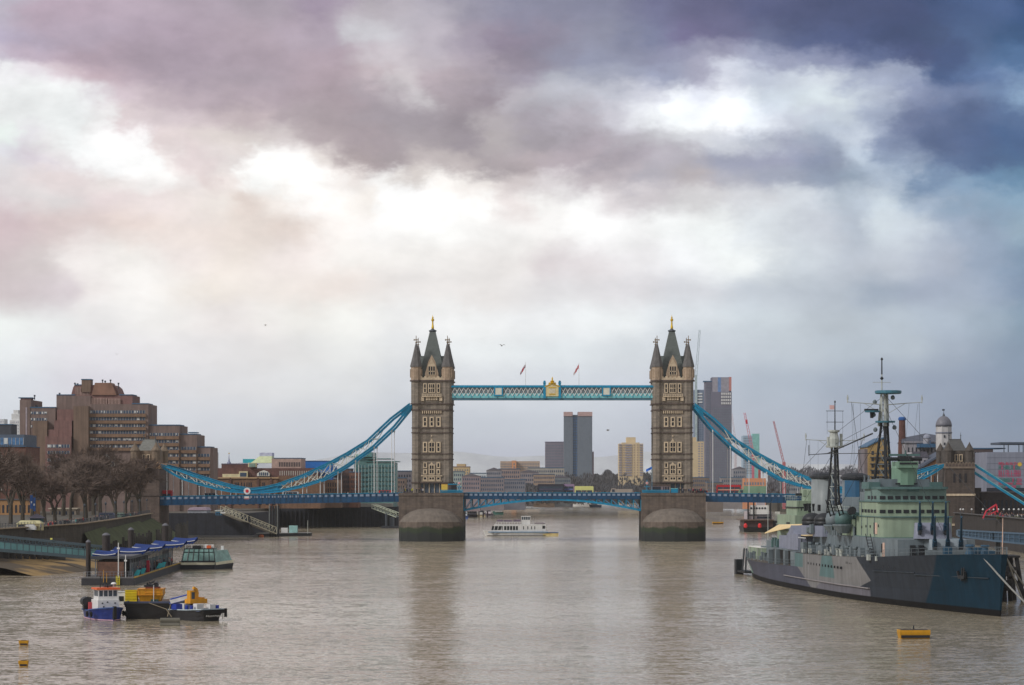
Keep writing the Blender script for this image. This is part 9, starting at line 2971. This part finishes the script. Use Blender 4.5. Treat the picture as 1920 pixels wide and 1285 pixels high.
# ------------------------------------------------------------------ people (tiny in the picture: one continuous low figure each)
def person_mesh(coat, legs, seed):
 rnd = random.Random(seed)
 bm = bmesh.new()
 me = bpy.data.meshes.new("person")
 def ring(x, y, z, rx, ry, n=6):
  return [bm.verts.new((x + rx * math.cos(2 * math.pi * k / n), y + ry * math.sin(2 * math.pi * k / n), z)) for k in range(n)]
 def skin(rs, mi, cap0=True, cap1=True):
  for a, b in zip(rs[:-1], rs[1:]):
   n = len(a)
   for k in range(n):
    f = bm.faces.new((a[k], a[(k + 1) % n], b[(k + 1) % n], b[k])); f.material_index = mi
  if cap0: bm.faces.new(tuple(reversed(rs[0]))).material_index = mi
  if cap1: bm.faces.new(tuple(rs[-1])).material_index = mi
 st = rnd.uniform(-0.12, 0.12)
 hip = ring(0, 0, 0.88, 0.19, 0.14)
 skin([hip, ring(0, 0, 1.15, 0.17, 0.12), ring(0, 0, 1.38, 0.23, 0.14), ring(0, 0, 1.46, 0.12, 0.09), ring(0, 0, 1.52, 0.06, 0.06)], 0, True, False)
 skin([ring(0, 0, 1.52, 0.06, 0.06), ring(0, -0.01, 1.58, 0.085, 0.095), ring(0, 0, 1.66, 0.09, 0.105), ring(0, 0.01, 1.74, 0.05, 0.06)], 2)
 for s in (-1, 1):
  skin([ring(s * 0.09, 0, 0.90, 0.1, 0.11), ring(s * 0.09, st * s * 0.5, 0.48, 0.07, 0.075), ring(s * 0.09, st * s, 0.08, 0.05, 0.06), ring(s * 0.09, st * s - 0.05, 0.0, 0.055, 0.12)], 1)
  skin([ring(s * 0.24, 0, 1.40, 0.06, 0.07), ring(s * 0.27, -st * s * 0.4, 1.12, 0.05, 0.055), ring(s * 0.26, -st * s * 0.9 - 0.04, 0.84, 0.035, 0.04), ring(s * 0.26, -st * s * 0.9 - 0.05, 0.76, 0.04, 0.03)], 0)
 bmesh.ops.remove_doubles(bm, verts=bm.verts, dist=0.0005)
 bmesh.ops.recalc_face_normals(bm, faces=bm.faces)
 bm.to_mesh(me); bm.free()
 for m in (mat("coat_%d_%d_%d" % coat, coat, 0.8), mat("legs_%d_%d_%d" % legs, legs, 0.8), mat("skin_tone", (150, 112, 96), 0.7)):
  me.materials.append(m)
 return me
coats = {"dark": (36, 36, 44), "navy": (40, 46, 70), "brown": (66, 52, 46), "grey": (96, 96, 104), "red": (150, 48, 56), "pale": (176, 172, 168), "teal": (46, 130, 130), "hi-vis yellow": (196, 206, 40)}
pm = {k: [person_mesh(c, (38, 38, 46), 5 + i), person_mesh(c, (50, 48, 54), 15 + i)] for i, (k, c) in enumerate(coats.items())}
rnd = random.Random(77)
def person(kind, x, y, z, label, group):
 o = bpy.data.objects.new("person", rnd.choice(pm[kind]))
 COL.objects.link(o)
 o.location = (x, y, z)
 o.rotation_euler = (0, 0, rnd.uniform(0, 6.28))
 s = rnd.uniform(0.94, 1.06)
 o.scale = (s, s, s)
 tag(o, label, "person", group)
 return o
def pick(): return rnd.choices(["dark", "navy", "brown", "grey", "red", "pale"], [6, 4, 3, 2, 0.8, 0.8])[0]
lab = {k: "tiny pedestrian in a %s coat on the bridge" % k for k in coats}
for k in range(46):
 c = pick()
 person(c, rnd.uniform(-29, 29), rnd.uniform(872.4, 874.5), DECK, lab[c] + " between the towers", "people crossing between the towers")
for k in range(34):
 c = pick()
 px = rnd.choice([rnd.uniform(330, 745), rnd.uniform(430, 600), rnd.uniform(690, 748)])
 person(c, X(px, 873), rnd.uniform(872.6, 874.5), zl(px) + 0.1, lab[c] + " left of the towers", "people on the left side span")
for k in range(16):
 c = pick()
 px = rnd.uniform(1322, 1500)
 person(c, X(px, 873), rnd.uniform(872.6, 874.5), zr(px) + 0.1, lab[c] + " right of the towers", "people on the right side span")
for k in range(22):
 c = pick()
 px = rnd.choice([rnd.uniform(756, 822), rnd.uniform(1274, 1318)])
 person(c, X(px, 868.6), rnd.uniform(867.6, 869.2), PIER_TOP, "tiny pedestrian in a %s coat standing on a tower pier" % c, "people on the tower piers")
person("hi-vis yellow", X(773, 868.2), 868.2, PIER_TOP, "worker in a hi-vis yellow jacket on the left pier beside the tower", None)
person("hi-vis yellow", X(760, 868.2), 868.4, PIER_TOP, "worker in a hi-vis yellow jacket at the left corner of the left pier", None)
for k in range(70):
 px = rnd.uniform(70, 262)
 f = (px - 60) / 215
 Y = 575 + (f ** 1.1) * 250 + rnd.uniform(4, 26)
 c = rnd.choices(["dark", "navy", "brown", "grey", "red", "pale", "teal"], [6, 4, 3, 2, 1.2, 1.6, 0.8])[0]
 person(c, X(px, Y), Y, GZ, "tiny person in a %s coat among the crowd on the left promenade" % c, "crowd on the left promenade")
for k in range(40):
 px = rnd.uniform(1838, 1925)
 Y = rnd.uniform(745, 800) if px > 1880 else rnd.uniform(770, 830)
 c = rnd.choices(["dark", "navy", "brown", "grey", "red", "pale"], [6, 4, 3, 2, 2, 1.2])[0]
 person(c, X(px, Y), Y, GZ, "tiny person in a %s coat in the crowd on the right promenade" % c, "crowd on the right promenade")
for k in range(16):
 p = lerp_pier(rnd.uniform(0.02, 0.9), rnd.uniform(0.88, 0.97))
 c = pick()
 person(c, p.x, p.y, 1.5, "tiny person in a %s coat waiting along the passenger pier's boarding edge" % c, "passengers waiting on the pier")
# ------------------------------------------------------------------ gulls
def gull(px, py, Y, span, label, ang):
 t = thing("gull", label, "bird", (X(px, Y), Y, Z(py, Y)), ang)
 mb = MB()
 b = [(0.0, -0.42, 0.0), (0.05, -0.2, 0.04), (0.09, 0.05, 0.03), (0.05, 0.3, 0.02), (0.01, 0.48, 0.0)]
 n = 8
 rings = []
 for (r, y, z) in b:
  rings.append([(max(r, 0.01) * math.cos(2 * math.pi * k / n), y, z + max(r, 0.01) * math.sin(2 * math.pi * k / n)) for k in range(n)])
 vs = [v for r in rings for v in r]
 fs = [(i * n + k, i * n + (k + 1) % n, (i + 1) * n + (k + 1) % n, (i + 1) * n + k) for i in range(len(b) - 1) for k in range(n)]
 mb.add(vs, fs)
 for s in (-1, 1):        # wings bend at the wrist
  w = span / 2
  for dz in (0, 0.025):
   mb.poly([(s * 0.05, -0.12, 0.05 + dz), (s * w * 0.45, -0.2, 0.26 + dz), (s * w * 0.45, 0.08, 0.26 + dz), (s * 0.05, 0.16, 0.05 + dz)])
   mb.poly([(s * w * 0.45, -0.2, 0.26 + dz), (s * w, 0.1, 0.16 + dz), (s * w * 0.9, 0.16, 0.16 + dz), (s * w * 0.45, 0.08, 0.26 + dz)])
 mb.build("gull_body", mat("gull_grey", (120, 122, 124), 0.7) if span > 1 else mat("gull_white", (205, 205, 205), 0.7), t, True)
gull(941, 649, 430, 1.3, "gull flying high between the towers, above the left flag", 0.4)
gull(1140, 808, 520, 1.2, "gull flying low between the towers, right of the tall notched tower block", 1.0)
gull(219, 665, 520, 0.8, "gull flying above the brown hotel", 0.2)
gull(498, 611, 520, 0.7, "gull flying high over the left chain", 0.7)
